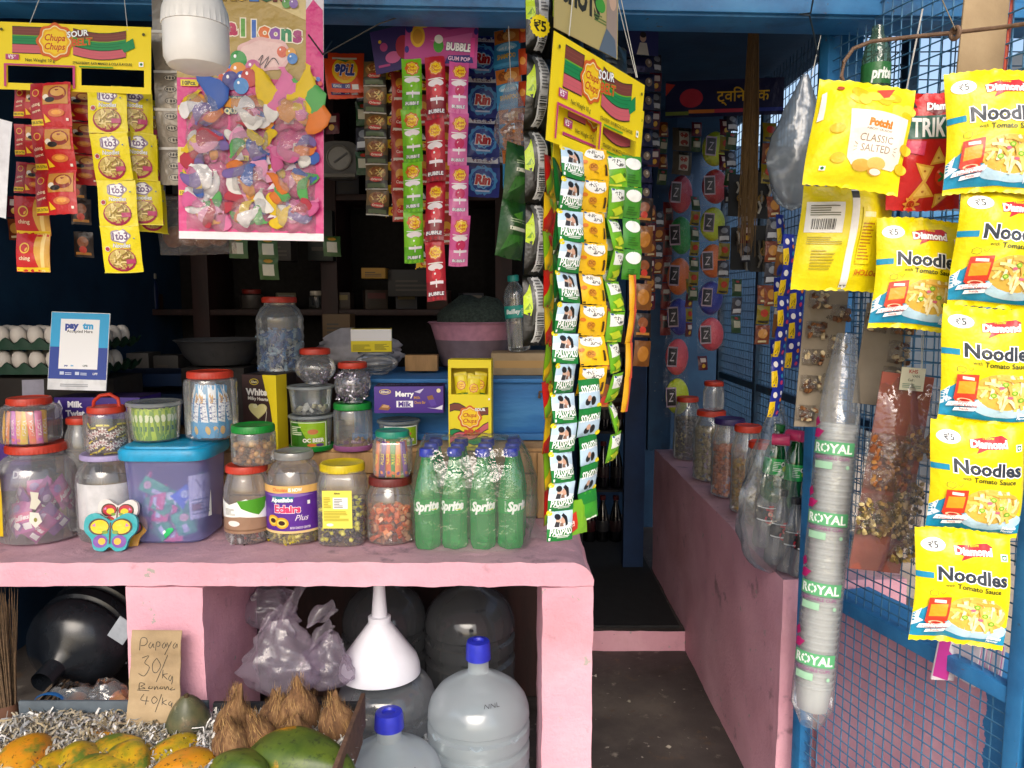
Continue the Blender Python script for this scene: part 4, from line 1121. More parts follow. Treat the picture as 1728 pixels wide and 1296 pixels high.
# ------------------------------------------------------------------ snack packets by the gate
def art_noodle(w, h):
    a = Art(w, h)
    a.P('#1a8fb8', [(0, .05), (1, .05), (1, .21), (.80, .15), (.5, .17), (.22, .26), (.12, .33), (0, .25)])
    a.P('#e8f2f6', [(0, .25), (.07, .31), (.05, .22), (.10, .20), (0, .14)])
    a.R('#1a8fb8', 0, .575, .16, .625)
    a.E('#ffffff', .17, .86, .125, .058); a.T('#30383c', '₹5', .17, .86, .055, .02)
    a.P('#c02a30', [(.40, .80), (.42, .87), (.74, .91), (.80, .885), (.76, .84), (.80, .81), (.56, .79), (.44, .745), (.47, .79)])
    a.T('#ffffff', 'Diamond', .585, .835, .060, .05, .05, fit=.40, rot=.06, edge='#8a2a30', ew=.04); a.T('#f0d020', 'Yellow', .58, .885, .026, .02, .1, rot=.06)
    a.R('#f4f4f0', .88, .78, .96, .84); a.R('#1a7a30', .895, .79, .945, .83); a.E('#f4f4f0', .92, .81, .016)
    a.T('#2c3440', 'Noodles', .57, .625, .112, .036, fit=.78, edge='#ffffff', ew=.05)
    a.T('#33431c', 'with', .33, .525, .030, .0, .1); a.T('#3a4010', 'Tomato Sauce', .64, .522, .042, .02, fit=.50)
    a.E('#b8d8ea', .64, .17, .36, .09)
    a.E('#d8b24a', .63, .30, .33, .155); a.food(.63, .31, .31, .14, ('#ecd070', '#f4e29a', '#d8a83c', '#e6c45c', '#f8ecc0', '#e0b050'), 48, 7, .26)
    for x, y in ((.5, .27), (.72, .30), (.62, .37), (.8, .24)): a.E('#7ab02a', x, y, .035, .020); a.E('#c4dc60', x, y, .018, .010)
    for x, y in ((.58, .34), (.68, .26)): a.E('#d86a80', x, y, .03, .012)
    a.P('#c8371c', [(.10, .20), (.32, .22), (.34, .43), (.12, .41)]); a.P('#ee9a1c', [(.13, .25), (.30, .265), (.31, .37), (.14, .355)]); a.R('#f4e4d8', .17, .375, .29, .40)
    a.E('#c8371c', .21, .20, .10, .030); a.E('#e8c8a0', .21, .20, .075, .018); a.E('#b82a18', .21, .20, .05, .012)
    a.P('#ffffff', [(.04, .135), (.36, .165), (.38, .205), (.06, .175)]); a.P('#ffffff', [(.12, .10), (.32, .12), (.33, .15), (.13, .13)])
    a.T('#c03a38', 'Enjoy', .20, .185, .022, .01, fit=.14, rot=.06); a.T('#b83038', 'Tomato Ketchup', .21, .158, .020, .01, fit=.26, rot=.06); a.T('#b83038', 'Inside', .22, .127, .020, .01, fit=.12, rot=.06)
    a.T('#ffffff', 'Masala', .86, .115, .030, .03, .2, fit=.20); a.T('#ffffff', 'Flavour', .85, .085, .022, .02, .2, fit=.16)
    for cx in (.17,): a.ST('#5a6a20', [(cx - .05, .44), (cx - .05, .47), (cx - .02, .485), (cx + .03, .475), (cx + .03, .445), (cx, .43), (cx - .05, .44)], .0008); a.ST('#5a6a20', [(cx + .05, .47), (cx + .08, .45), (cx + .11, .48)], .0008)
    return a
nw, nh = .148, .200
NV = [packmesh('packet', nw, nh, (.026, .022, .030, .024)[i], '#eddb04', art_noodle(nw, nh), 80 + i * 7, 24, 28, .07, merged=False, cr=(.15, .20, .12, .18)[i], ripple=1.6) for i in range(4)]
NB, NP = NV[0]
def packs(name, label, cat, spots, w, h, rots, part='packet', prints=True, meshes=None, group=None):
    """spots: (px, py, Y) centres, top to bottom"""
    top = at(*spots[0]) + Vector((0, 0, h / 2))
    t = thing(name, label, cat, top, (0, 0, 0), group)
    for k, ((px, py, Y), (rx, ry, rz)) in enumerate(zip(spots, rots)):
        NB, NP = NV[(k + len(spots)) % 4]
        s = put(part, (meshes or (NB, NP))[0], t, at(px, py, Y) - top, (R(rx), R(ry), R(rz)))
        put('print', (meshes or (NB, NP))[1], s)
    return t
packs('noodle_packet_strip', 'long strip of five yellow noodle packets down the gate edge', 'snack packets',
      [(1676, 225, 1.30), (1688, 420, 1.31), (1667, 617, 1.30), (1645, 808, 1.29), (1620, 992, 1.27)], nw, nh,
      [(-3, -1, -10), (2, 1, -6), (-2, 2, -11), (3, 0, -9), (-2, 1, -12)])
packs('noodle_packet', 'single yellow noodle packet hanging under the red chips packet', 'snack packet', [(1546, 465, 1.40)], nw, nh, [(-2, 3, -6)])
def art_trik(w, h):
    a = Art(w, h)
    a.R('#0f5a4a', 0, .60, 1, .80); a.T('#f4f4f0', 'TRIKON', .62, .70, .135, .03, fit=.78, tall=1.15)
    a.P('#2a2a2a', [(.04, .87), (.30, .87), (.27, .92), (.30, .97), (.04, .97)]); a.T('#f0f0e8', '₹5', .15, .92, .055, .03)
    a.P('#7a1418', [(.42, .85), (.80, .93), (.85, .87), (.55, .80)]); a.T('#ffffff', 'Diamond', .65, .88, .060, .05, .05, fit=.44, edge='#5a1a1c', ew=.04)
    for p in (((.62, .54), (.50, .38), (.74, .40)), ((.30, .40), (.56, .37), (.44, .22)), ((.80, .40), (.98, .38), (.93, .22)), ((.26, .10), (.42, .26), (.60, .12)), ((.60, .14), (.84, .14), (.62, .02))):
        a.P('#e0a83a', p); c = (sum(q[0] for q in p) / 3, sum(q[1] for q in p) / 3); a.P('#f0c65a', [((q[0] + c[0] * .5) / 1.5, (q[1] + c[1] * .5) / 1.5) for q in p])
        a.E('#b87020', c[0], c[1], .016)
    a.E('#b81e14', .72, .26, .17, .115); a.E('#d43a1c', .70, .28, .13, .085); a.E('#2a7a30', .70, .28, .07, .045, 20, (5, .55)); a.E('#f08a70', .62, .32, .02)
    a.E('#e8a040', .32, .06, .09, .055, 20, (8, .3)); a.E('#c03a1c', .32, .06, .05)
    a.P('#d8466a', [(.10, .58), (.42, .58), (.40, .46), (.22, .48)])
    return a
tw_, th_ = .128, .205
TB, TP = packmesh('packet', tw_, th_, .024, '#c61e1e', art_trik(tw_, th_), 82, 18, 24, .07, merged=False)
packs('chips_packet', 'red and green tomato triangle chips packet between the yellow packets', 'snack packet', [(1562, 256, 1.41)], tw_, th_, [(2, 0, -4)], meshes=(TB, TP))
def art_potch(w, h):
    a = Art(w, h)
    rn = random.Random(3)
    for i in range(12): x, y = rn.uniform(.25, .95), rn.uniform(.70, .88); a.E(rn.choice(('#f4c81c', '#eec010', '#f8d84a')), x, y, rn.uniform(.06, .11), rn.uniform(.035, .06))
    a.P('#f6ecdc', [(.31, .70), (.95, .70), (.93, .26), (.87, .20), (.43, .20), (.37, .26)]); a.P('#d8503a', [(.58, .92), (.78, .97), (.70, .86), (.64, .84)])
    a.T('#f08018', 'Potch!', .64, .595, .062, .05, fit=.40, edge='#c85a10', ew=.02); a.T('#6a5040', 'PUNCHY · CRUNCHY', .64, .535, .018, .01, fit=.30)
    a.T('#8a7462', 'CLASSIC', .63, .455, .060, .0, fit=.36, tall=1.1); a.T('#8a7462', 'SALTED', .64, .365, .060, .0, fit=.30, tall=1.1)
    for s_ in (-1, 1):
        for q in (-.02, 0, .02): a.ST('#8a7462', [(.64 + s_ * .19, .365 + q), (.64 + s_ * .225, .365 + q * 2)], .0008)
    a.E('#e0b04a', .53, .205, .095, .055); a.E('#eac368', .68, .235, .10, .055); a.E('#d8a23c', .68, .165, .075, .035); a.E('#fbf4e0', .69, .165, .060, .027)
    for x, y in ((.28, .25), (.97, .24), (.22, .52), (.98, .42)): a.E('#f0c020', x, y, .075, .05)
    a.E('#b84a20', .20, .90, .035, .02); a.R('#f4f4ee', .12, .13, .18, .17); a.E('#1a7a30', .15, .15, .016); a.P('#f2f2ee', [(.02, .58), (.07, .60), (.07, .86), (.03, .84)])
    return a
po_w, po_h = .160, .178
PB, PP_ = packmesh('packet', po_w, po_h, .028, '#f4e20a', art_potch(po_w, po_h), 84, 20, 24, .07, merged=False)
packs('chips_packet', 'yellow salted potato chips packet facing front, topmost by the rod hook', 'snack packet', [(1449, 232, 1.33)], po_w, po_h, [(-3, 7, -3)], meshes=(PB, PP_))
def art_back(w, h):
    a = Art(w, h)
    a.R('#f4f4f0', .52, .02, .60, .98); a.R('#7a7a6a', .52, .0, .60, .06); a.R('#33332a', .52, .88, .60, .95)
    a.R('#f2f2ee', .04, .55, .44, .84); a.bars('#2a2a2a', .10, .58, .36, .68, 26, 3); a.lines('#77775f', .08, .71, .40, .82, 5)
    a.lines('#b8a818', .08, .44, .46, .52, 4); a.lines('#b8a818', .14, .20, .40, .40, 7, 5); a.R('#ecd80a', .64, .26, .80, .80); a.R('#f6f0b0', .66, .70, .78, .75); a.lines('#b8801c', .65, .30, .79, .66, 12, 6)
    a.T('#c86a14', 'POTCH!', .78, .18, .05, .03, .1, fit=.26, rot=math.pi)
    return a
KB, KP = packmesh('packet', .165, .195, .024, '#efdd0a', art_back(.165, .195), 86, 20, 24, .06, merged=False)
packs('chips_packet', 'yellow chips packet showing its back seam and barcode', 'snack packet', [(1421, 404, 1.46)], .165, .195, [(0, 4, -4)], meshes=(KB, KP))
# bent rod hook, cardboard strip, strings
hk = thing('rod_hook', 'bent rusty steel rod carrying the snack packets', 'hook', (0, 0, 0))
pts = [at(1760, 36, 1.25), at(1690, 46, 1.30), at(1611, 55, 1.36), at(1540, 62, 1.40), at(1470, 70, 1.43), at(1440, 82, 1.44), at(1424, 105, 1.44), at(1420, 130, 1.44), at(1428, 150, 1.44)]
MB().tube(pts, .0035, RUST, 8).part('rod', hk)
c = at(1612, 56, 1.355)
MB().lathe([(.009 + .004 * math.cos(q), .004 * math.sin(q)) for q in [i * math.pi / 4 for i in range(9)]], RUST, 16, ax=Euler((0, R(90), R(15)))).part('loop', hk, c)
sb = thing('cardboard_strip', 'tan cardboard strip hanging behind the topmost noodle packet', 'cardboard', at(1660, 50, 1.40), (0, R(3), R(12)))
MB().box((0, 0, 0), (.092, .004, .20), CARDB, .001).part('board', sb)
MB().box((.056, .004, 0), (.020, .004, .19), ink('#b0452c'), .001, Euler((0, 0, R(40)))).part('side_flap', sb)
tag(MB().tube([at(1590, 0, 1.36), at(1612, 50, 1.352)], .001, plas('#6a5a34')).part('twine'), 'thin brown twine tied to the loop of the rod', 'twine')
tag(MB().tube([at(1557, 15, 1.5), at(1548, 60, 1.5), at(1530, 150, 1.5)], .0016, plas('#c8c8c4', .3)).part('plastic_tie'), 'white plastic tie hanging beside the green bottle', 'tie')
# upside-down green bottle on the mesh
def lathe_bottle(t, prof, seg, mat, cap=None, capm=None, name='bottle'):
    MB().lathe(prof, mat, seg).part('body', t)
    if cap: MB().lathe(cap, capm, 30, knurl=(lambda z: True, 15, .03), capb=True, capt=True).part('cap', t)
bo = thing('hanging_bottle', 'dull green plastic bottle hung on the mesh above the chips packets', 'bottle', at(1476, 165, 1.62))
lathe_bottle(bo, [(0, 0), (.026, .001), (.028, .01), (.028, .07), (.024, .095), (.012, .125), (.011, .14)], 20, clear('#a9c4ae', .3, .12, .15, '#6d8a72', .4))
mb = MB().lathe([(.0284, .022), (.0286, .024), (.0286, .062), (.0284, .064)], film('#2c6a36'), 20)
a_ = Art(.05, .04); a_.T('#e8f0e8', 'prite', .5, .5, .55, .04, .2, fit=.8)
printart(mb, a_, lambda x, y, l: ((.0286 + l) * math.sin(x / .0286), -(.0286 + l) * math.cos(x / .0286), y + .043), .006)
mb.part('label', bo)
# folded books on the ledge behind the last noodle packet
for k in range(6):
    px_, py_ = (1597, 1112) if k == 0 else (1622 + 9 * k, 1112)
    o = MB().box((0, 0, 0), (.055 if k == 0 else .010, .004 if k == 0 else .06, .085), plas('#e0d6da' if k else '#d8d0d6', .7), .001)
    if k == 0: printart(o, Art(.055, .085).P('#b8348c', [(0, .1), (.7, 0), (.72, .6), (.5, .7), (.5, 1), (0, 1)]), lambda x, y, l: (x, -.002 - l, y), None, ink)
    else: printart(o, Art(.010, .085).R('#c87aa8', .2, .05, .5, .95), lambda x, y, l: (x, -.03 - l, y), None, ink)
    q = o.part('booklet', None, at(px_, py_, 1.44 - .006 * k), (0, R(10 - k), R(15)))
    tag(q, ('magenta and white booklet below the last noodle packet', 'first folded booklet beside the magenta one', 'second folded booklet beside the magenta one', 'third folded booklet beside the magenta one', 'fourth folded booklet beside the magenta one', 'last folded booklet against the gate stile')[k], 'booklet', 'booklets behind the gate')

# --- cups in a long plastic sleeve
pt, pbm = at(1412, 742, 1.60), at(1370, 1195, 1.55)
cs = thing('cup_sleeve', 'long sleeve of clear disposable cups hanging on the gate', 'cups', pbm)
ax = (pt - pbm); ln = ax.length
q_ = Euler((math.atan2(-ax.y, ax.z), math.atan2(ax.x, ax.z), 0))
CUP = clear('#fafcfc', .50, .14, .18, '#f8fafa')
cupm = MB().lathe([(.030, 0), (.0365, .050), (.0388, .052), (.0392, .055), (.0372, .057)], CUP, 22, capb=True).mesh('cup')
n_ = 42
for i in range(n_):
    p = pbm + ax * (i / (n_ - 1)) * .96
    put('cup', cupm, cs, p - pbm, q_)
sv = MB()
def sleeve(u, v):
    a = 2 * math.pi * u
    r = .0425 * (1 + .03 * noise.noise(Vector((math.cos(a) * 2, math.sin(a) * 2, v * 14)))) * (1 if v < .80 else 1 - .55 * ((v - .80) / .20) ** 1.3) * (1 if v > .05 else .5 + 10 * v)
    z = -.035 + v * (ln + .26)
    return (r * math.cos(a), r * math.sin(a) * (1 if v < .8 else .8), z)
sv.grid(sleeve, 20, 60, clear('#fafcfc', .16, .12, .12, '#f2f4f6', .30, 18))
sv.part('plastic_sleeve', cs, (0, 0, 0), q_)
Ro = .0445
for k in range(4):
    a_ = Art(.22, .60); y = .10 + .245 * k
    a_.R('#5aa874', .30, y + .07, .72, y + .115); a_.T('#eaf4ec', 'ROYAL', .51, y + .0925, .030, .03, fit=.38)
    a_.T('#9a5a8a', 'DISPOSABLE CUPS', .5, y + .058, .011, .01, fit=.36); a_.R('#9ac8a8', .34, y + .02, .52, y + .045); a_.E('#9ac8a8', .66, y + .03, .018)
    a_.P('#b01c68', [(.30, y + .16), (.36, y + .175), (.33, y + .20), (.27, y + .185)]); a_.E('#b01c68', .34, y + .145, .05, .012); a_.P('#b01c68', [(.28, y + .125), (.36, y + .125), (.42, y + .15), (.32, y + .155)])
    mb = MB()
    printart(mb, a_, lambda x, y_, l: ((Ro + l) * math.sin(x / Ro - .60), -(Ro + l) * math.cos(x / Ro - .60), y_ + .30), .010)
    mb.part('print', cs, (0, 0, 0), q_)
# --- nut pouches on grey board
BRNUT = [surf('nut_brown', [(.3, '#4a2c18'), (.7, '#6b4426')], 60, .55, .2), plas('#d8c49a', .5), plas('#8a5a30', .5)]
def nutpouch(t, x, z, w, h, seed, n, cols, y=-.004):
    """clear pocket of nuts stapled on a board: nuts are one heap, film over them"""
    rn = random.Random(seed); mb = MB()
    for i in range(n):
        u = rn.uniform(-.42, .42); v = rn.uniform(-.45, .35) ; r = rn.uniform(.0042, .0062)
        V, Fc = ICO
        M = Euler((rn.uniform(0, 6), rn.uniform(0, 6), rn.uniform(0, 6))).to_matrix()
        mb.add([M @ Vector((p[0] * r * 1.5, p[1] * r, p[2] * r * .8)) + Vector((x + u * w, y - rn.uniform(.002, .010), z + v * h)) for p in V], Fc, rn.choice(cols))
    tag(mb.part('nuts', t), kind='stuff')
    fn = pillowfn(w, h, .018, seed, .04, .2)
    MB().grid(lambda a, b: fn((a - .5) * w, (b - .5) * h, 0), 8, 8, clear('#f0ece6', .06, .14, .12, bump=.8, bscale=60)).part('clear_pocket', t, (x, y + .003, z))
def ico(n=1):
    bm = bmesh.new(); bmesh.ops.create_icosphere(bm, subdivisions=n, radius=1.0)
    r = ([tuple(v.co) for v in bm.verts], [tuple(v.index for v in f.verts) for f in bm.faces]); bm.free(); return r
ICO, ICO2, ICO3 = ico(1), ico(2), ico(3)
nb1 = thing('nut_board', 'grey board of small nut pouches with handwritten prices under the barcode packet', 'nut board', at(1386, 605, 1.66), (0, R(3), R(8)))
plate(.098, .30, (), .002, CARDG).part('board', nb1, smooth=False)
a_ = Art(.098, .30)
for y, s_ in ((.80, '40:-'), (.66, '20·10'), (.52, '30-'), (.38, '·00'), (.26, '400')): a_.T('#3a3630', s_, .62, y, .032, -.005, .25, fit=.4)
pm = MB(); printart(pm, a_, flatfn, None, ink); pm.part('print', nb1)
for k, (x, z) in enumerate(((-.018, .125), (-.020, .062), (-.022, .002), (-.022, -.055), (-.026, -.120), (.034, .100), (.034, .03))):
    nutpouch(nb1, x, z, .046, .036, 90 + k, 12, BRNUT)
nb2 = thing('nut_board', 'grey board with two nut pouches between cup sleeve and noodle packet', 'nut board', at(1492, 600, 1.60), (0, R(6), R(4)))
plate(.105, .21, (), .002, CARDG).part('board', nb2, smooth=False)
for k, (x, z) in enumerate(((-.028, .07), (.03, .01), (.026, -.045), (.03, .07))): nutpouch(nb2, x, z, .048, .048, 100 + k, 14, BRNUT)
nb3 = thing('peanut_board', 'brick red board hung with clear bags of peanuts and mixture', 'nut board', at(1504, 800, 1.50), (0, R(7), R(2)))
plate(.105, .40, (), .003, REDCARD).part('board', nb3, smooth=False)
PEA = [plas('#a8642e', .5), plas('#8a4a22', .5), plas('#c08a4a', .5)]
MIX = [plas('#c8a860', .5), plas('#8a7440', .5), plas('#e0cc90', .5), plas('#5a5030', .5)]
GPE = [plas('#c89a4a', .5), plas('#dcb468', .5)]
for k, (x, z, w, h, n, cols) in enumerate(((-.012, .048, .10, .062, 40, PEA), (-.014, -.006, .10, .055, 40, PEA), (.042, .068, .055, .07, 26, GPE), (-.016, -.085, .105, .085, 90, MIX), (.040, -.045, .06, .10, 60, MIX), (.046, -.125, .055, .10, 50, MIX))):
    nutpouch(nb3, x, z, w, h, 110 + k, n, cols, -.006 - .003 * (k % 2))
fn = pillowfn(.135, .40, .03, 9, .04, .3)
MB().grid(lambda u, v: fn((u - .5) * .135, (v - .5) * .40, 0), 12, 20, clear('#f4ecea', .05, .12, .14, bump=.4, bscale=18)).part('clear_bag', nb3, (.012, 0, -.01))
a_ = Art(.050, .045); a_.T('#b03a34', 'KHS', .5, .84, .16, .02, fit=.8); a_.T('#5a6a5a', 'VAN', .62, .64, .12, .01); a_.T('#4a5a4a', 'Cell :', .45, .46, .11, .01); a_.lines('#8aa08a', .1, .12, .9, .34, 3)
card('paper_tag', 'small cream trader tag tied to the mesh beside the brick red board', 'tag', 1540, 640, 1.49, .050, .045, a_, base='#d6d2b8', rot=(0, R(5), R(6)), edge='#b8b498', strings=[[(.015, 0, .02), (.02, .02, .09)], [(.017, 0, .02), (.024, .02, .09)]])
# blue and yellow candy strips behind
def art_blue(w, h):
    a = Art(w, h)
    a.P('#e8c41a', [(0, 0), (.45, .0), (.35, .55), (0, .5)]); a.E('#e8e4e0', .25, .75, .15, .10); a.ST('#2a2410', [(.1, .15), (.2, .3), (.28, .12), (.3, .35)], .0015)
    for i, c in enumerate(('#c83a6a', '#3a9ac8', '#e07a2a', '#e8e8f0')): a.E(c, .75, .15 + .22 * i, .10, .07)
    return a
BLC = packmesh('sachet', .036, .070, .005, '#1c2a90', art_blue(.036, .070), 120, 8, 9)
strip('sachet_strip', 'blue and yellow candy sachet strip dangling beside the grey nut board', 'sachet strip', 1333, 395, 1.75, 6, BLC, .070, 28, seed=120, lean=R(4), fold=8)
strip('sachet_strip', 'second blue candy sachet strip tucked behind the grey nut board', 'sachet strip', 1352, 420, 1.80, 4, BLC, .070, 10, seed=121, lean=R(2))
strip('sachet_strip', 'blue and orange candy strip hanging nearest the grey polythene bag', 'sachet strip', 1318, 360, 1.85, 5, [BLC, packmesh('sachet', .036, .07, .005, '#8a5a2a', Art(.036, .07).E('#d8a030', .5, .6, .3).R('#c8c0b4', 0, .8, 1, 1).E('#2a3a90', .5, .2, .3, .2), 122, 8, 8)], .075, 40, seed=122)
# grey polythene bag
gb = bagmesh(.125, .29, .09, 11, 22, 24, .08, clear('#b4bcc2', .42, .10, .2, '#a4acb2', .4, 14), crump=.09)
o = gb.part('polythene_bag', None, at(1335, 356, 1.72), (0, R(4), 0), sharp=80)
tag(o, 'grey polythene bag hanging beside the yellow salted chips packet', 'bag')
tag(MB().tube([at(1370, 128, 1.72), at(1385, 60, 1.74)], .0008, STRING).part('string'), 'thin string holding the grey polythene bag', 'string')
# broom bundle
STRAW = surf('broom_straw', [(.3, '#5f4a30'), (.7, '#86693f')], 80, .85, .3, stretch=(6, 6, .5))
def broom(name, label, px, py, Y, length, w, n, seed, rot=(0, 0, 0), spread=1.6, mat=STRAW, hang=True):
    t = thing(name, label, 'broom', at(px, py, Y), rot)
    rn = random.Random(seed); mb = MB()
    for i in range(n):
        a, q = rn.uniform(0, 6.28), math.sqrt(rn.random())
        x, y = q * w * math.cos(a), q * w * .7 * math.sin(a)
        k = rn.uniform(.8, 1.08)
        mb.tube([(x * .6, y * .6, 0), (x, y, -length * .4), (x * spread + rn.uniform(-.01, .01), y * spread, -length * k)], [.0016, .0014, .0005], mat, 4)
    tag(mb.part('bristles', t), kind='stuff')
    MB().lathe([(w * .75, -.03), (w * .8, -.02), (w * .8, -.005), (w * .75, .0)], plas('#5a3a28', .7), 14, asp=.75).part('binding', t)
    return t
broom('straw_broom', 'straw broom hanging upside down before the dark blue sign', 1272, 38, 2.3, .62, .022, 130, 5, spread=1.25)
# dark sign with Devanagari lettering
a_ = Art(.42, .13)
a_.R('#c8742a', .2, .10, .42, .20); a_.R('#b83a4a', .42, .10, .68, .20); a_.R('#2c3a8a', .68, .10, 1, .20); a_.R('#6a7a2a', 0, .06, .2, .16); a_.E('#b02c3c', .22, .52, .10, .26); a_.P('#c03a2c', [(0, .6), (.08, .9), (0, .95)])
a_.T('#e0b022', 'ट्विन पैक', .66, .55, .30, .01, fit=.44)
card('shop_sign', 'dark blue product sign with yellow Devanagari lettering behind the broom', 'sign', 1222, 165, 2.9, .42, .13, a_, base='#14163c', rot=(0, 0, R(-8)), edge='#0c0e24', mk=film)
# foil candy column and small goods beyond
FOIL = packmesh('sachet', .075, .05, .010, '#24264a', Art(.075, .05).E('#8a7a6a', .7, .5, .16, .25).E('#d8d0c4', .72, .55, .06, .10).R('#3a3a6a', .0, .0, .5, .3), 130, 7, 6, mk=lambda c: film(c, .25, .6))
strip('sachet_strip', 'dark blue and silver foil sachet strip deep behind the lettered beige card', 'sachet strip', 1086, 92, 2.4, 8, FOIL, .055, 20, seed=131)
a_ = Art(.10, .07); a_.E('#c8a890', .5, .7, .10, .18); a_.P('#d8d4c8', [(.3, 0), (.7, 0), (.62, .5), (.4, .5)]); a_.E('#1c1614', .5, .82, .10, .12)
card('picture_card', 'dark blue card with a small seated figure above the foil sachets', 'card', 1085, 72, 2.38, .10, .07, a_, base='#2a2f66', rot=(0, 0, R(15)), edge='#1a1c40')

# --- scrubber strips on the blue jamb
SCR = {'red': '#c41f34', 'lime': '#cfe414', 'green': '#18a044', 'orange': '#ee761c', 'blue': '#2034a8', 'pink': '#f05a68'}
def scrub(hexc, w, h):
    """sponge pad in a clear pouch with a dark Z patch"""
    mb = MB(); fm = film(hexc, .3, .5, 60)
    V, Fc = ICO3
    mb.add([(p[0] * w * .46 + .06 * w, p[1] * .034 + .010, p[2] * h * .46 * (1 + .05 * p[0])) for p in V], Fc, fm)
    a = Art(w, h); a.R('#b8a0b0', .06, .26, .46, .76); a.R('#15141c', .09, .30, .43, .72); a.T('#d0c8d0', 'Z', .26, .51, .22, .0, .25, fit=.22)
    printart(mb, a, lambda x, y, l: (x, -.026 - l, y), None, film)
    fn = pillowfn(w, h * 1.02, .034, 3, .05, .2)
    mb.grid(lambda u, v: fn((u - .5) * w, (v - .5) * h, 0), 8, 8, clear('#ffffff', .02, .10, .12, bump=.7, bscale=50))
    return mb.mesh('scrub_pad', 60)
sc_w, sc_h = sz(44, 1145, 500, 3.55), sz(68, 1145, 500, 3.55)
def scrubs(label, px, py, Y, cols, rot):
    me = [scrub(SCR[c], sc_w, sc_h) for c in cols]
    t = thing('scrub_pad_strip', label, 'scrub pads', at(px, py, Y), (0, 0, R(rot)))
    for i, m_ in enumerate(me):
        put('scrub_pad', m_, t, (.004 * (i % 2), 0, -(i + .5) * sc_h), (0, R(3 * (-1) ** i), R(4 * (-1) ** i)))
scrubs('strip of six coloured scrub pads nearer the dark door, lime at the bottom', 1148, 292, 3.55, ['red', 'green', 'orange', 'blue', 'pink', 'lime'], 6)
sc_w, sc_h = sz(48, 1200, 400, 3.2), sz(62, 1200, 400, 3.2)
scrubs('strip of six coloured scrub pads beside the broom, lime at the top', 1206, 218, 3.2, ['lime', 'red', 'lime', 'orange', 'blue', 'pink'], 10)
DKP = packmesh('sachet', .09, .10, .01, '#4a4234', Art(.09, .10).R('#b8b0a0', .3, .2, .8, .85).E('#a03a30', .55, .68, .2, .12).E('#a03a30', .55, .35, .2, .12).R('#1c1c14', .3, .85, .9, 1), 133, 7, 7)
strip('sachet_strip', 'pale pouch strip with red seals above the red scrub pad', 'sachet strip', 1152, 215, 3.5, 2, DKP, .105, 8, seed=133)
REDS = packmesh('sachet', .05, .12, .01, '#7a1f1c', Art(.05, .12).R('#2a2a2c', 0, .3, 1, .55).R('#b8b4ac', .2, .6, .8, .75), 134, 6, 8)
strip('sachet_strip', 'dark red sachet strip in shade against the dark door', 'sachet strip', 1128, 340, 3.6, 5, REDS, .125, 10, seed=135)
# cutlery and hair clip cards on the grille
for k, (px_, py_, Y_) in enumerate(((1246, 330, 2.85), (1250, 420, 2.8), (1282, 330, 2.6), (1285, 420, 2.55))):
    t = thing('accessory_card', ('dark card of metal clips under the broom', 'dark card of metal clips with a pale hook below', 'dark card with brass ring near the polythene bag', 'dark card of white trinkets near the polythene bag')[k], 'card', at(px_, py_, Y_), (0, 0, R(20)))
    plate(.085, .15, (), .002, ink('#23211c')).part('board', t, smooth=False)
    rn = random.Random(k)
    for i in range(6):
        x, z = rn.uniform(-.03, .03), rn.uniform(-.06, .06)
        MB().tube([(x, -.006, z - .02), (x + rn.uniform(-.008, .008), -.012, z), (x, -.006, z + .02)], .004, plas(rn.choice(('#8a8880', '#6a5a30', '#b8b4a8', '#4a4438')), .3), 6).part('clip', t)
    MB().lathe([(.010 + .003 * math.cos(q), .003 * math.sin(q)) for q in [i * math.pi / 3 for i in range(7)]], plas('#8a6a2c', .3), 14, ax=Euler((R(90), 0, 0))).part('ring', t, (.0, -.008, -.01))
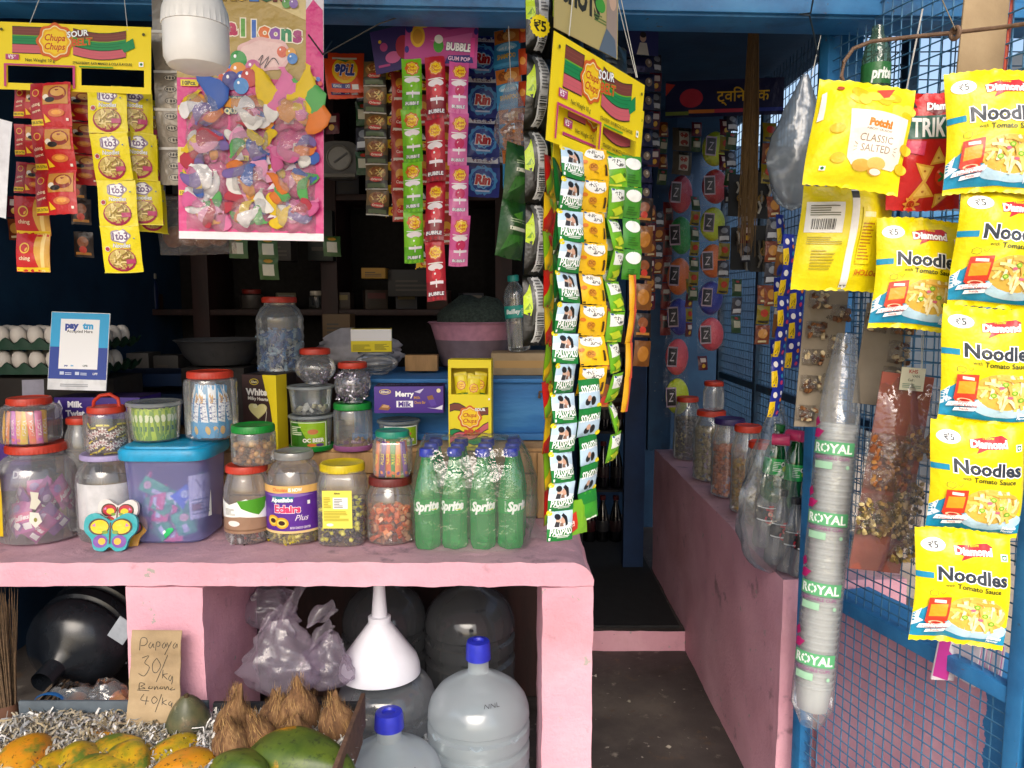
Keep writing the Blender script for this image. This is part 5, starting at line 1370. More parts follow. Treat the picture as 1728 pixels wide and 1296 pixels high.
# ------------------------------------------------------------------ jars, tubs and boxes on the counter
RED_LID, GRN_LID = plas('#c43a24', .4), plas('#158a32', .35)
JAR = clear('#ffffff', .11, .15, .06, '#f4f6f8', edge=.35)
JARB = clear('#fcfdfd', .19, .15, .10, '#eceff0', edge=.40)     # older, milky plastic
def jar(label, px0, px1, ytop, Y, z0, style='round', lid=RED_LID, lidw=.72, lidh=.020, body=JAR, group='sweet jars', seg=32, squash=1.0, lidtop=None, handle=False, name='plastic_jar', knurl=True, base=None):
    """clear jar: Y is the depth of its axis, z0 what it stands on; returns (thing, radius, height of body, axis point)"""
    pc = at((px0 + px1) / 2, ytop + 20, Y)
    r = (px1 - px0) / 2 * dep(pc) / F
    lr = r * lidw
    ztop = at((px0 + px1) / 2, ytop, Y + (lr * .5 if ytop > 512 else -lr)).z
    hb = ztop - z0 - lidh * .85
    t = thing(name, label, 'jar', (pc.x, Y, z0), group=group)
    n = lr * .92
    if style == 'round':
        pr = [(0, .003), (r * .80, .002), (r * .93, .006), (r, .018), (r * .985, hb * .30), (r, hb * .33), (r * .985, hb * .62), (r, hb * .66), (r * .97, hb * .78), (r * .85, hb * .90), (n, hb * .955), (n, hb)]
    elif style == 'dome':
        pr = [(0, .003), (r * .80, .002), (r * .95, .008), (r, .024)] + [(r * (1 + (.012 if i % 2 else 0)), .024 + (hb * .55 - .024) * i / 6) for i in range(7)] + [(n + (r - n) * math.cos(q * math.pi / 12), hb * .56 + hb * .38 * math.sin(q * math.pi / 12)) for q in range(1, 7)] + [(n, hb)]
    elif style == 'globe':
        pr = [(0, .002), (r * .55, .001)] + [(r * math.sqrt(max(.05, 1 - q * q)) , hb * .5 + hb * .5 * q * .98) for q in (-.85, -.7, -.5, -.25, 0, .25, .5, .7, .82)] + [(n, hb * .95), (n, hb)]
    elif style == 'tub':
        pr = [(0, .003), (r * .80, .002), (r * .86, .006), (r * .90, hb * .5), (r * .97, hb * .97), (r * .97, hb)]
    elif style == 'straight':
        pr = [(0, .003), (r * .86, .002), (r * .97, .007), (r, .015), (r, hb * .90), (r * .96, hb * .95), (n, hb * .97), (n, hb)]
    elif style == 'ribbed':
        pr = [(0, .003), (r * .8, .002), (r * .95, .008)] + [(r * (1 - .035 * (i % 2)), .012 + (hb * .70) * i / 12) for i in range(13)] + [(r * .96, hb * .80), (r * .82, hb * .90), (n, hb * .95), (n, hb)]
    else:
        pr = [(0, .003), (r * .86, .002), (r * .97, .007), (r, .015), (r, hb * .82), (r * .9, hb * .92), (n, hb * .96), (n, hb)]
    sq = 4.5 if style == 'square' else 2.0
    MB().lathe(pr, body, seg if sq == 2.0 else 48, sq=sq, twist=.25 if sq != 2.0 else 0).part('body', t)
    if base: MB().lathe([(r * 1.01, 0), (r * 1.03, .002), (r * 1.03, .012), (r * 1.0, .014)], base, 32, capb=True).part('base_ring', t)
    kn = (lambda z: z < lidh * .85 and z > .001, 44, .012) if knurl else None
    lm = MB().lathe([(lr * .99, 0), (lr * 1.02, .0015), (lr * 1.02, lidh * .75), (lr * .985, lidh * .97), (lr * .93, lidh), (lr * .88, lidh * .90), (lr * .3, lidh * .86), (0, lidh * .86)], lid, 88 if knurl else 40, knurl=kn)
    lo = lm.part('lid', t, (0, 0, hb - .004))
    if handle:
        MB().tube([(-lr * .75, 0, lidh * .8), (-lr * .70, 0, lidh + .012), (-lr * .3, -.002, lidh + .026), (lr * .3, -.004, lidh + .030), (lr * .72, 0, lidh + .018), (lr * .78, 0, lidh * .8)], .0045, lid, 8).part('handle', lo)
    return t, r, hb, Vector((pc.x, Y, z0))
def label_on(t, art, r, zc, k=1.012, mk=film, hmax=.006, ang=0.0, base=None, name='label'):
    """printed sleeve label wrapped round a jar of radius r"""
    rr = r * k; mb = MB()
    if base:
        n = max(6, int(art.w / r / .2))
        mb.grid(lambda u, v: (rr * math.sin((u - .5) * art.w / rr + ang), -rr * math.cos((u - .5) * art.w / rr + ang), zc + (v - .5) * art.h), n * 2, 3, mk(base))
    printart(mb, art, lambda x, y, l: ((rr + l) * math.sin(x / rr + ang), -(rr + l) * math.cos(x / rr + ang), zc + y), hmax, mk)
    return mb.part(name, t)
# sweet shapes
def twistwrap():
    V, Fc = [], []
    n = 6
    for x, rr, fl in ((-1.7, .75, .25), (-1.0, .22, 1), (-.85, .55, 1), (-.35, .62, 1), (.35, .62, 1), (.85, .55, 1), (1.0, .22, 1), (1.7, .75, .25)):
        for i in range(n):
            a = 2 * math.pi * i / n
            V.append((x, rr * math.cos(a), rr * math.sin(a) * fl))
    for j in range(7):
        for i in range(n):
            a, b = j * n + i, j * n + (i + 1) % n
            Fc.append((a, b, b + n, a + n))
    return V, Fc
def pouchshape():
    V, Fc = [], []
    for j in range(5):
        for i in range(4):
            u, v = i / 3 * 2 - 1, j / 4 * 2 - 1
            V.append((u, -.28 * (1 - u * u) * (1 - abs(v) ** 3), v * 1.3))
    k = len(V)
    V += [(x, -y, z) for x, y, z in V]
    for j in range(4):
        for i in range(3):
            a = j * 4 + i
            Fc.append((a, a + 1, a + 5, a + 4)); Fc.append((k + a, k + a + 4, k + a + 5, k + a + 1))
    return V, Fc
def cubeshape():
    V, Fc = cbox(1.6, 1.2, .9, .12); return V, Fc
TWI, POU, CUB = twistwrap(), pouchshape(), cubeshape()
def fill(name, label, cat, c, r, z0, z1, tm, mats, n, size, seed, inner=.35, wall=.97, sq=False):
    """a heap of sweets in a jar"""
    rn = random.Random(seed); mb = MB(); V, Fc = tm
    for i in range(n):
        a = rn.uniform(0, 6.283)
        top = rn.random() < .25
        q = (math.sqrt(rn.random()) if top else rn.uniform(1 - inner, 1.0)) * (r * wall - size)
        if sq:
            m_ = max(abs(math.cos(a)), abs(math.sin(a))); q /= m_ ** .8
        z = (z1 - size * rn.random()) if top else rn.uniform(z0 + size * .6, z1 - size * .4 + .01 * math.sin(a * 2))
        M = Euler((rn.uniform(0, 6), rn.uniform(0, 6), rn.uniform(0, 6))).to_matrix()
        k = size * rn.uniform(.85, 1.15)
        mb.add([M @ Vector((p[0] * k, p[1] * k, p[2] * k)) + Vector((q * math.cos(a), q * math.sin(a), z)) for p in V], Fc, rn.choice(mats))
    o = mb.part(name, None, c, sharp=45)
    return tag(o, label, cat, kind='stuff')

YF = 1.80                                      # front row
# 1 big dome jar with lilac packets
t, r, hb, c = jar('big domed jar with red lid at the end of the counter', -4, 130, 742, YF + .10, ZC, 'dome', RED_LID, .68, .020, JARB, seg=44)
big = (c, hb)
rn = random.Random(4)
LIL = [packmesh('sweet_pouch', .052, .078, .008, col, Art(.052, .078).R(c2, 0, .35, 1, .62).T('#f4eef4', 'Jellies', .5, .48, .16, .03, .2, fit=.8).R('#eeeaf0', .55, .08, .92, .28).E(c3, .3, .8, .2, .12), 200 + i, 8, 9) for i, (col, c2, c3) in enumerate((('#9c3a8a', '#c43c86', '#d86aa8'), ('#7a3c94', '#a83a90', '#b8a0c8'), ('#b04a9a', '#d0508c', '#8a6ab0')))]
for k in range(12):
    a = -2.6 + k * .48 if k < 7 else rn.uniform(-2.6, 0)
    q = r * (.66 if k < 7 else .45)
    o = put('sweet_pouch', LIL[k % 3], None, (c.x + q * math.cos(a), c.y + q * math.sin(a), c.z + .045 + (.05 if k >= 5 else .0) + .012 * (k % 3)), (R(rn.uniform(-15, 15)), R(rn.uniform(-70, 70)), a + R(90)))
    tag(o, 'lilac jelly sweet pouch lying in the big domed jar', 'sweet pouch', 'pouches in the big domed jar')
# torn flower sticker
a_ = Art(.03, .09); a_.P('#d8d4c4', [(.3, 1), (.9, .95), (.8, .8), (1, .7), (.6, .5), (.2, .55), (.35, .8)]); a_.P('#e4e0d4', [(.2, .45), (.8, .4), (1, .15), (.5, .0), (.1, .2)]); a_.E('#8a8a3a', .55, .22, .12, .06); a_.P('#e8e4da', [(.3, .3), (.5, .35), (.4, .2)])
label_on(t, a_, r, hb * .42, 1.03, ink, .01, .42, name='torn_sticker')
# yellow striped packet behind, cut by the frame
tag(put('sweet_pouch', packmesh('sweet_pouch', .10, .16, .02, '#d8b81a', Art(.10, .16).E('#c8502a', .6, .3, .3, .2).R('#e8d860', 0, .7, 1, .8), 210, 8, 10), None, at(-14, 850, 1.80) + Vector((-.02, 0, 0)), (0, 0, R(-10))), 'yellow snack pouch squeezed beside the big domed jar', 'pouch')
# 2 small square jar on it
zt = c.z + hb + .016
t, r2, hb2, c2 = jar('square jar of striped toffee sticks on the big domed jar', 10, 90, 667, c.y, zt, 'square', RED_LID, .82, .018)
STK = ['#d86a9a', '#e8b01a', '#e07a2a', '#c85ac0', '#e8a05a', '#e0c030', '#e86a4a']
def sticks(label, c, r, h, z0, cols, n, w, words, sq=True, group=None, cap='#f4f0e8'):
    """upright printed toffee sticks standing round the inside of a jar"""
    for i in range(n):
        a = -math.pi / 2 + (i - (n - 1) / 2) * (2.6 / n)
        q = r * .78 / max(abs(math.cos(a)), abs(math.sin(a))) ** .7 if sq else r * .78
        k = cols[i % len(cols)]
        ar = Art(w, h); ar.R(k, 0, 0, 1, 1); ar.T(cap, words, .5, .5, .5 * w / h, .03, fit=.8 * h / w, rot=math.pi / 2); ar.E(cols[(i + 3) % len(cols)], .5, .12, .3)
        o = put('toffee_stick', packmesh('toffee_stick', w, h, w * .22, k, ar, i + 5, 5, 9), None, (c.x + q * math.cos(a), c.y + q * math.sin(a), z0 + h * .5), (R(-4), R((i % 3 - 1) * 4), a + R(90)))
        tag(o, label, 'toffee stick', group)
sticks('striped toffee stick in the square jar on the domed jar', c2, r2, hb2 * .80, c2.z + .004, STK, 9, .016, 'KACHA', True, 'sticks in the square jar')
# 3 wide clear jar, white paper, butterfly tins
t, r3, hb3, c3 = jar('wide clear jar lined with white paper behind butterfly tins', 131, 238, 757, YF + .10, ZC, 'round', plas('#a99cc8', .4), .80, .014, JAR)
mb = MB().grid(lambda u, v: (r3 * .93 * math.sin((u - .42) * 2.6), -r3 * .93 * math.cos((u - .42) * 2.6), .035 + v * (hb3 * .72 - .035)), 14, 12, plas('#e8e8ec', .7))
tag(mb.part('paper_liner', None, c3), 'white paper sheet curled inside the wide clear jar', 'paper')
def butterfly(px, py, Y, w, label, cols, rot=0):
    t = thing('butterfly_tin', label, 'toy tin', at(px, py, Y), (R(-12), 0, R(rot)))
    out = [(.5, .12), (.38, .0), (.2, .06), (.14, .32), (.0, .55), (.02, .88), (.2, 1.0), (.4, .86), (.5, .80), (.6, .86), (.8, 1.0), (.98, .88), (1, .55), (.86, .32), (.8, .06), (.62, .0)]
    h = w * .72
    sm = []
    for i in range(len(out)):
        a0, b0, c0, d0 = [Vector(out[(i + q) % len(out)]) for q in (-1, 0, 1, 2)]
        for t_ in (0, .33, .66): sm.append(tuple((b0 * 2 + (c0 - a0) * t_ + (a0 * 2 - b0 * 5 + c0 * 4 - d0) * t_ ** 2 + (b0 * 3 - a0 - c0 * 3 + d0) * t_ ** 3) * .5))
    out = sm
    n = len(out); V, Fc = [], []
    for y in (0, .009): V += [((x - .5) * w, y, (z - .5) * h) for x, z in out]
    Fc = [tuple(range(n)), tuple(range(2 * n - 1, n - 1, -1))] + [(i, n + i, n + (i + 1) % n, (i + 1) % n) for i in range(n)]
    MB().add(V, Fc, film(cols[0])).part('body', t, smooth=False)
    a = Art(w, h)
    for s_ in (-1, 1):
        a.E('#4a3a2a', .5 + s_ * .22, .64, .20, .22); a.E(cols[1], .5 + s_ * .21, .64, .17, .18); a.E('#e8c82a', .5 + s_ * .18, .60, .10, .10); a.P('#c87ab0', [(.5 + s_ * .30, .74), (.5 + s_ * .36, .66), (.5 + s_ * .28, .64)])
        a.E(cols[2], .5 + s_ * .18, .26, .14, .17); a.E('#e0b030', .5 + s_ * .15, .26, .07, .09); a.E('#7a9a3a', .5 + s_ * .10, .5, .06, .05)
    a.R('#5a3a20', .485, .2, .515, .75)
    pm = MB(); printart(pm, a, flatfn, None, film); pm.part('print', t)
butterfly(186, 898, YF - .015, sz(88, 186, 898, YF), 'turquoise and yellow butterfly tin leaning on the wide jar', ('#2ba0a8', '#e8c41a', '#7a4aa0'))
butterfly(205, 900, YF + .02, sz(80, 186, 898, YF), 'orange butterfly tin half hidden behind the turquoise one', ('#d89a1a', '#d84a6a', '#e0a030'), 15)
butterfly(198, 868, YF + .012, sz(70, 186, 868, YF), 'red and white butterfly tin peeking above the turquoise one', ('#d8d0cc', '#b82a3a', '#c83a4a'), -5)
# 4 jar of wafer packs with handle lid
z4 = c3.z + hb3 + .010
t, r4, hb4, c4 = jar('small jar with red looped handle lid full of wafer packs', 144, 216, 682, c3.y, z4, 'straight', RED_LID, .80, .016, handle=True)
a_ = Art(.030, .034); a_.R('#e8d41e', 0, .88, 1, 1); a_.R('#e8d41e', 0, 0, 1, .12); a_.E('#e8e0dc', .5, .52, .34, .22, 20, (8, .3)); a_.T('#8a1c28', 'MUN', .5, .52, .22, .03, fit=.6)
WAF = packmesh('wafer_pack', .030, .034, .004, '#3c1418', a_, 8, 7, 7)
rn = random.Random(6)
for i in range(18):
    a = -math.pi + (i % 9) * .36
    o = put('wafer_pack', WAF, None, (c4.x + r4 * .78 * math.cos(a), c4.y + r4 * .78 * math.sin(a), c4.z + .018 + .028 * (i // 9) + .006 * (i % 3)), (0, R(rn.uniform(-35, 35)), a + R(90)))
    tag(o, 'brown and yellow wafer pack in the handle lid jar', 'wafer pack', 'packs in the handle lid jar')
# 6 blue tub
pc = at(301, 850, YF + .12); rr = sz(70, 301, 850, YF + .12)
bt = thing('storage_tub', 'translucent violet blue storage tub with sky blue lid', 'tub', (pc.x, pc.y, ZC))
zt6 = at(301, 752, pc.y).z - ZC
TUBM = clear('#f0f0ff', .38, .14, .10, '#b0b4ff', edge=.2)
MB().lathe([(0, .003), (rr * .80, .002), (rr * .86, .008), (rr * .97, zt6 * .95), (rr * 1.0, zt6 * .96), (rr * 1.0, zt6)], TUBM, 56, sq=5, twist=.12, asp=.92).part('body', bt)
MB().lathe([(rr * 1.05, -.006), (rr * 1.07, 0), (rr * 1.07, .016), (rr * 1.03, .022), (rr * .95, .023), (rr * .93, .028), (rr * .3, .029), (0, .029)], plas('#1e9fd0', .35), 56, sq=5, twist=.12, asp=.92).part('lid', bt, (0, 0, zt6 - .014))
z6 = ZC + zt6 + .017
rn = random.Random(7)
TBP = [packmesh('sweet_pouch', .045, .065, .006, c_, Art(.045, .065).R('#e8eef0', .3, .15, .6, .5).E(d_, .6, .75, .25, .15), 220 + i, 7, 8) for i, (c_, d_) in enumerate((('#30c878', '#f0c0b0'), ('#f05a78', '#f8d0d8'), ('#3a8af0', '#d8ecf8'), ('#28b868', '#e0f0e8')))]
for i in range(26):
    a = rn.uniform(-math.pi, 0.2); q = rr * rn.uniform(.55, .72)
    o = put('sweet_pouch', TBP[0 if i % 4 == 0 else (1 if i % 3 == 1 else (3 if i % 2 else 2))], None, (pc.x + q * math.cos(a) / max(abs(math.cos(a)), abs(math.sin(a))) ** .6, pc.y + q * math.sin(a), ZC + .03 + .115 * (i / 26)), (R(rn.uniform(-25, 25)), R(rn.uniform(-80, 80)), a + R(90)))
    tag(o, 'small mint pouch inside the violet blue tub', 'sweet pouch', 'pouches in the violet blue tub')
a_ = Art(.06, .11); a_.R('#dfe4e4', 0, 0, 1, 1); a_.lines('#6a8a8a', .1, .1, .9, .5, 5); a_.ST('#2a3a3a', [(.3, .9), (.5, .7), (.7, .85), (.6, .6)], .003); a_.R('#8a6a4a', .1, .2, .5, .35)
label_on(bt, a_, rr * .95, zt6 * .50, 1.02, ink, .01, .95, base='#dfe4e4')
# 7 round tub of green sachets
t, r7, hb7, c7 = jar('round tub of lime green sachets with clear rimmed lid', 217, 305, 672, pc.y - .005, z6, 'tub', clear('#e8ecee', .45, .15, .1, '#c8d0d2'), 1.0, .010, JAR, knurl=False)
GSP = packmesh('sweet_pouch', .024, hb7 * .86, .004, '#b4d028', Art(.024, hb7 * .86).R('#6a9a1c', .6, 0, 1, 1).E('#e8f0c8', .4, .7, .25, .12).R('#2a6a3a', .2, .3, .5, .45), 230, 6, 8)
for i in range(14):
    a = -math.pi - .1 + i * .25
    o = put('sweet_pouch', GSP, None, (c7.x + r7 * .74 * math.cos(a), c7.y + r7 * .74 * math.sin(a), c7.z + .004 + hb7 * .44), (R(3), R((i % 4 - 1.5) * 5), a + R(90)))
    tag(o, 'lime green sachet standing in the clear rimmed tub', 'sachet', 'sachets in the clear rimmed tub')
# 8 tall jar of blue wafer packets
t, r8, hb8, c8 = jar('tall jar of blue biscuit packets with red lid on the tub', 312, 398, 623, pc.y + .02, z6, 'straight', RED_LID, .84, .018)
a_ = Art(.034, hb8 * .84); a_.R('#eef2f6', .2, .3, .75, 1); a_.T('#3a5a9a', 'CHOCOLATE', .62, .55, .22, .03, fit=1.6, rot=math.pi / 2); a_.E('#c89a5a', .4, .75, .16, .10); a_.E('#d8b060', .6, .15, .2, .08)
BWP = packmesh('biscuit_packet', .034, hb8 * .84, .008, '#3a9ad0', a_, 240, 7, 12)
for i in range(7):
    a = -math.pi + .15 + i * .47
    o = put('biscuit_packet', BWP, None, (c8.x + r8 * .62 * math.cos(a), c8.y + r8 * .62 * math.sin(a), c8.z + .006 + hb8 * .42), (R(-5), R((i % 3 - 1) * 6), a + R(90)))
    tag(o, 'blue and white biscuit packet standing in the tall jar', 'biscuit packet', 'packets in the tall jar')
# 9 jar with green and white label, nut jar on it
t, r9, hb9, c9 = jar('clear jar with torn green and white label and red lid', 378, 455, 778, YF + .07, ZC, 'round', RED_LID, .86, .018)
fill('candies', 'dark wrapped candies at the bottom of the torn label jar', 'candies', c9, r9, .004, .032, TWI, [film('#3a2420'), film('#5a2a24'), film('#b8b4b8'), film('#8a3a34')], 60, .0065, 9)
a_ = Art(r9 * 2.6, hb9 * .56); a_.P('#f0f2ee', [(0, .35), (1, .30), (1, .75), (.8, .7), (.6, .85), (.3, .70), (0, .86)]); a_.P('#4a9a1e', [(.45, .80), (.95, .86), (.92, .6), (.80, .44), (.66, .52), (.52, .62)]); a_.P('#9a7a62', [(0, .0), (1, .0), (1, .34), (.5, .42), (0, .36)]); a_.lines('#8a8a84', .2, .45, .42, .62, 6); a_.E('#e8e4de', .38, .25, .11, .07); a_.R('#7a5a44', 0, .06, 1, .10)
label_on(t, a_, r9, hb9 * .46, 1.01)
z9 = c9.z + hb9 + .014
t, r10, hb10, c10 = jar('short jar of brassy nuts with bright green lid', 391, 464, 712, c9.y, z9, 'straight', GRN_LID, .94, .018, seg=36)
fill('wrapped_sweets', 'gold brown sweets in the short green lid jar', 'sweets', c10, r10, .004, hb10 * .62, ICO2, [plas('#a8743a', .35), plas('#c89a5a', .35), plas('#8a5a30', .4)], 60, .0075, 10)
# 10 eclairs jar
t, r11, hb11, c11 = jar('large jar with purple caramel sweet label and clear lid', 449, 543, 756, YF + .08, ZC, 'dome', clear('#e4e8ea', .5, .15, .1, '#c4cacc'), .68, .018, JAR, knurl=False)
fill('candies', 'yellow wrapped sweets below the purple label', 'candies', c11, r11, .004, .040, TWI, [film('#d8c81a'), film('#b8a814'), film('#e8e070'), film('#6a5a1a')], 80, .0075, 11)
lw_h = hb11 * .55
a_ = Art(r11 * 2.5, lw_h)
a_.R('#e8b86a', 0, .84, 1, 1); a_.T('#c8502a', 'Chocolate', .40, .92, .075, .02, .1, fit=.22); a_.T('#ffffff', 'IS NOW', .62, .92, .075, .03, fit=.18); a_.P('#8a6ab8', [(.1, .80), (.5, .86), (.9, .80), (.5, .75)])
a_.P('#1f7a8a', [(.26, .64), (.58, .66), (.60, .78), (.28, .78)]); a_.T('#ffffff', 'Alpenliebe', .42, .71, .09, .04, .15, fit=.32, rot=.04); a_.T('#d8366a', 'Eclairs', .50, .52, .15, .05, fit=.58, edge='#ffffff', ew=.04); a_.T('#f4e8f0', 'Plus', .70, .33, .12, .0, .4, fit=.22)
for x in (.28, .42): a_.E('#e0a81c', x, .26 - (x - .28) * .3, .10, .12); a_.E('#f0d060', x, .26 - (x - .28) * .3, .075, .085); a_.E('#3a1c14', x, .26 - (x - .28) * .3, .05, .05)
a_.T('#f0e4f4', 'RICH CHOCO CENTER', .68, .12, .045, .02, fit=.28); a_.R('#e8c88a', 0, 0, 1, .05); a_.R('#f4f4f4', .78, .60, .82, .68)
label_on(t, a_, r11, hb11 * .44, 1.025, base='#5b2a94')
# 11 yellow label jar
t, r12, hb12, c12 = jar('square jar of black and yellow candies with yellow lid', 539, 617, 775, YF + .06, ZC, 'square', plas('#d8c012', .35), .93, .020)
fill('candies', 'black and yellow wrapped candies filling the yellow lid jar', 'candies', c12, r12, .004, hb12 * .52, ICO2, [film('#c8c020'), film('#16161c'), film('#24243a'), film('#e0dc60')], 330, .0062, 12, sq=True)
yl = Art(r12 * 1.25, hb12 * .50); yl.T('#2a2a20', 'Allwin', .5, .93, .05, .03, fit=.2); yl.R('#f0f0ee', .36, .52, .86, .82); yl.lines('#5a5a50', .40, .55, .7, .80, 6); yl.lines('#a89a1a', .05, .2, .9, .48, 7); yl.lines('#a89a1a', .05, .55, .3, .85, 7); yl.E('#f4f4e8', .25, .10, .12, .04)
mb = plate(yl.w, yl.h, (), .0006, ink('#ece05a')); printart(mb, yl, flatfn, None, ink); mb.part('label', t, (-.002, -r12 * 1.015, hb12 * .52), smooth=False)
# 12 maroon lid jar
t, r13, hb13, c13 = jar('clear jar of orange candies with maroon lid', 617, 701, 797, YF + .07, ZC, 'round', plas('#6e2420', .4), .84, .020)
fill('candies', 'orange wrapped candies heaped in the maroon lid jar', 'candies', c13, r13, .004, hb13 * .55, CUB, [film('#d8662a'), film('#e08a50'), film('#c8541c'), film('#e8b08a')], 120, .0085, 13)
z13 = c13.z + hb13 + .016
t, r14, hb14, c14 = jar('little square jar of toffee bars with teal lid', 631, 694, 722, c13.y, z13, 'square', plas('#1a8a72', .35), .88, .016)
sticks('purple and orange toffee bar in the teal lid jar', c14, r14, hb14 * .86, c14.z + .003, ['#6a2c8a', '#e0742a', '#5a2480', '#d8641e', '#2a8a3a', '#e88a3a'], 8, .014, 'PULSE', True, 'bars in the teal lid jar', '#f0e020')

# --- bottle pack in shrink film
GB_ = clear('#7ee6a2', .40, .14, .06, '#2fd06c', edge=.30)
LIQ = clear('#3aa85e', .55, .12, .08, '#2fae5c')
def soda(label, x, y, z, k=1.0, group=None, front=True):
    t = thing('soda_bottle', label, 'bottle', (x, y, z), group=group)
    pr = [(0, .006), (.018, .003), (.024, .0), (.0275, .008), (.0285, .022), (.0275, .050), (.0290, .080), (.0290, .108), (.0275, .118), (.0235, .145), (.0165, .172), (.0125, .190), (.0120, .198)]
    MB().lathe([(r * k, zz * k) for r, zz in pr], GB_, 26, knurl=(lambda q: q < .010 * k, 5, .08)).part('body', t)
    MB().lathe([(.0135 * k, .198 * k), (.0155 * k, .1995 * k), (.0155 * k, .213 * k), (.0135 * k, .216 * k)], plas('#2c3cb0', .35), 48, knurl=(lambda q: True, 24, .02), capt=True).part('cap', t)
    mb = MB(); R0 = .0296 * k
    mb.grid(lambda u, v: (R0 * math.sin(u * 6.2832), -R0 * math.cos(u * 6.2832), (.079 + .031 * v) * k), 26, 2, clear('#6fdc94', .75, .14, .1, '#22bc56'))
    if front:
        a = Art(.09 * k, .031 * k); a.T('#f4f8f4', 'Sprite', .5, .55, .62, .05, .3, fit=.62, rot=.08); a.P('#c8d820', [(.55, .30), (.75, .36), (.74, .26)]); a.lines('#cfe8d4', .12, .15, .17, .9, 8)
        printart(mb, a, lambda x_, y_, l: ((R0 + l) * math.sin(x_ / R0), -(R0 + l) * math.cos(x_ / R0), .0945 * k + y_), .005)
    mb.part('label', t)
    return t
ks = sz(172, 790, 850, 1.84) / .216 * .97
sx = [at(q, 900, 1.82).x for q in (722, 768, 815, 862)]
for i, x in enumerate(sx):
    q = soda(('green lemon soda bottle at the jar end of the film pack', 'second green soda bottle of the front row in the film pack', 'third green soda bottle of the front row in the film pack', 'green soda bottle at the passage end of the film pack')[i], x, 1.815 + .004 * (i % 2), ZC + .002, ks, 'soda bottles in film')
    q.rotation_euler = (0, 0, R((4, -14, 6, 40)[i]))
for j in range(1, 3):
    for i, x in enumerate(sx):
        soda('green soda bottle in the %s row of the film pack, %s from the jars' % (('middle', 'rear')[j - 1], ('first', 'second', 'third', 'fourth')[i]), x + .004 * j, 1.815 + .068 * j, ZC + .002, ks, 'soda bottles in film', front=False)
WR = clear('#fafefc', .07, .11, .10, '#f2f8f4', .45, 22)
wx0, wx1 = sx[0] - .040, sx[3] + .046
def wrapshape(u, v):
    a = 2 * math.pi * u
    ca, sa = math.cos(a), math.sin(a)
    q = (abs(ca) ** 5 + abs(sa) ** 5) ** (-1 / 5)
    t = v
    k = 1.0 if t < .45 else 1 - .42 * ((t - .45) / .55) ** 2.2
    if t > .96: k *= max(.0, (1 - t) / .04) ** .5
    x = (wx1 - wx0) / 2 * ca * q * (1 if t < .45 else 1 - .20 * ((t - .45) / .55) ** 2)
    y = .112 * sa * q * k
    nz = noise.noise(Vector((ca * 2.5, sa * 2.5, t * 5))) + .6 * noise.noise(Vector((ca * 6, sa * 6, t * 11)))
    sc = 1 + .035 * nz
    return ((wx0 + wx1) / 2 + x * sc + (.02 * max(0, ca) * math.sin(t * 3.1)), 1.882 + y * sc, ZC + .004 + t * .232 * ks + .008 * nz * t)
wr = thing('shrink_film', 'crinkled clear shrink film round the pack of green bottles', 'film', (0, 0, 0))
MB().grid(wrapshape, 64, 30, WR).part('film_sheet', wr, sharp=70)
fl = MB().grid(lambda u, v: (wx1 - .012 + .05 * u * (1 - .5 * v) + .01 * math.sin(v * 9), 1.84 + .03 * math.sin(u * 3 + v * 5), ZC + .005 + v * .17 * (1 - u * .4)), 10, 14, WR)
fl.part('loose_flap', wr, sharp=70)

# --- second row on the crate
def carton(label, px0, px1, py0, py1, Y, d, hexc, art, side=None, rot=0, z0=None, top=None, name='carton', group=None, tilt=0):
    """printed card box; front face from pixel corners at depth Y"""
    p0, p1 = at(px0, py1, Y), at(px1, py0, Y)
    w, h = p1.x - p0.x, p1.z - p0.z
    z = p0.z if z0 is None else z0
    t = thing(name, label, 'box', ((p0.x + p1.x) / 2, Y, z), (R(tilt), 0, R(rot)), group)
    mb = MB().box((0, d / 2, h / 2), (w, d, h), ink(hexc), .0012)
    mb.part('body', t)
    a = Art(w, h); art(a); pm = MB()
    printart(pm, a, lambda x, y, l: (x, -l, y + h / 2), None, ink)
    if side:
        b = Art(d, h); side(b); printart(pm, b, lambda x, y, l: (w / 2 + l, x + d / 2, y + h / 2), None, ink)
    if top:
        b = Art(w, d); top(b); printart(pm, b, lambda x, y, l: (x, y + d / 2, h + l), None, ink)
    pm.part('print', t, smooth=False)
    return t
def a_hearts(a):
    a.P('#f0d81c', [(.60, 1), (1, 1), (1, 0), (.72, 0), (.86, .35), (.80, .6), (.68, .8)]); a.E('#e8d020', .36, .905, .13, .042); a.E('#2a1c18', .36, .905, .115, .035); a.T('#f0e4b0', 'Allwin', .36, .905, .035, .02, fit=.18)
    a.T('#f8f4ea', 'White', .42, .77, .085, .05, fit=.66); a.T('#f4eee0', 'Milky Hearts', .46, .68, .042, .03, fit=.66, rot=-.04)
    pts = [(.44 + .022 * 16 * math.sin(q) ** 3 * .75, .53 + .0135 * (13 * math.cos(q) - 5 * math.cos(2 * q) - 2 * math.cos(3 * q)) * .55) for q in [i * 6.2832 / 28 for i in range(28)]]
    a.P('#cfc274', [(x + .015, y - .008) for x, y in pts]); a.P('#e4da94', pts); a.E('#efe8b4', .37, .58, .07, .03)
    a.ST('#f0e8d0', [(.64, .58), (.70, .5), (.66, .36)], .0015); a.E('#c8281c', .90, .05, .05); a.T('#5a5010', 'ECLAIRS', .82, .22, .025, .01, rot=1.2)
z9b = carton('upright brown and yellow white chocolate hearts box', 408, 470, 640, 765, 2.09, .10, '#3c2420', a_hearts, lambda b: (b.R('#e8cc1a', 0, 0, .5, 1), b.R('#20140f', .5, 0, 1, 1), b.E('#c8a81a', .78, .75, .12), b.E('#c8a81a', .78, .35, .12)), rot=-16, z0=ZS, top=lambda b: b.R('#33251f', .05, .05, .95, .95))
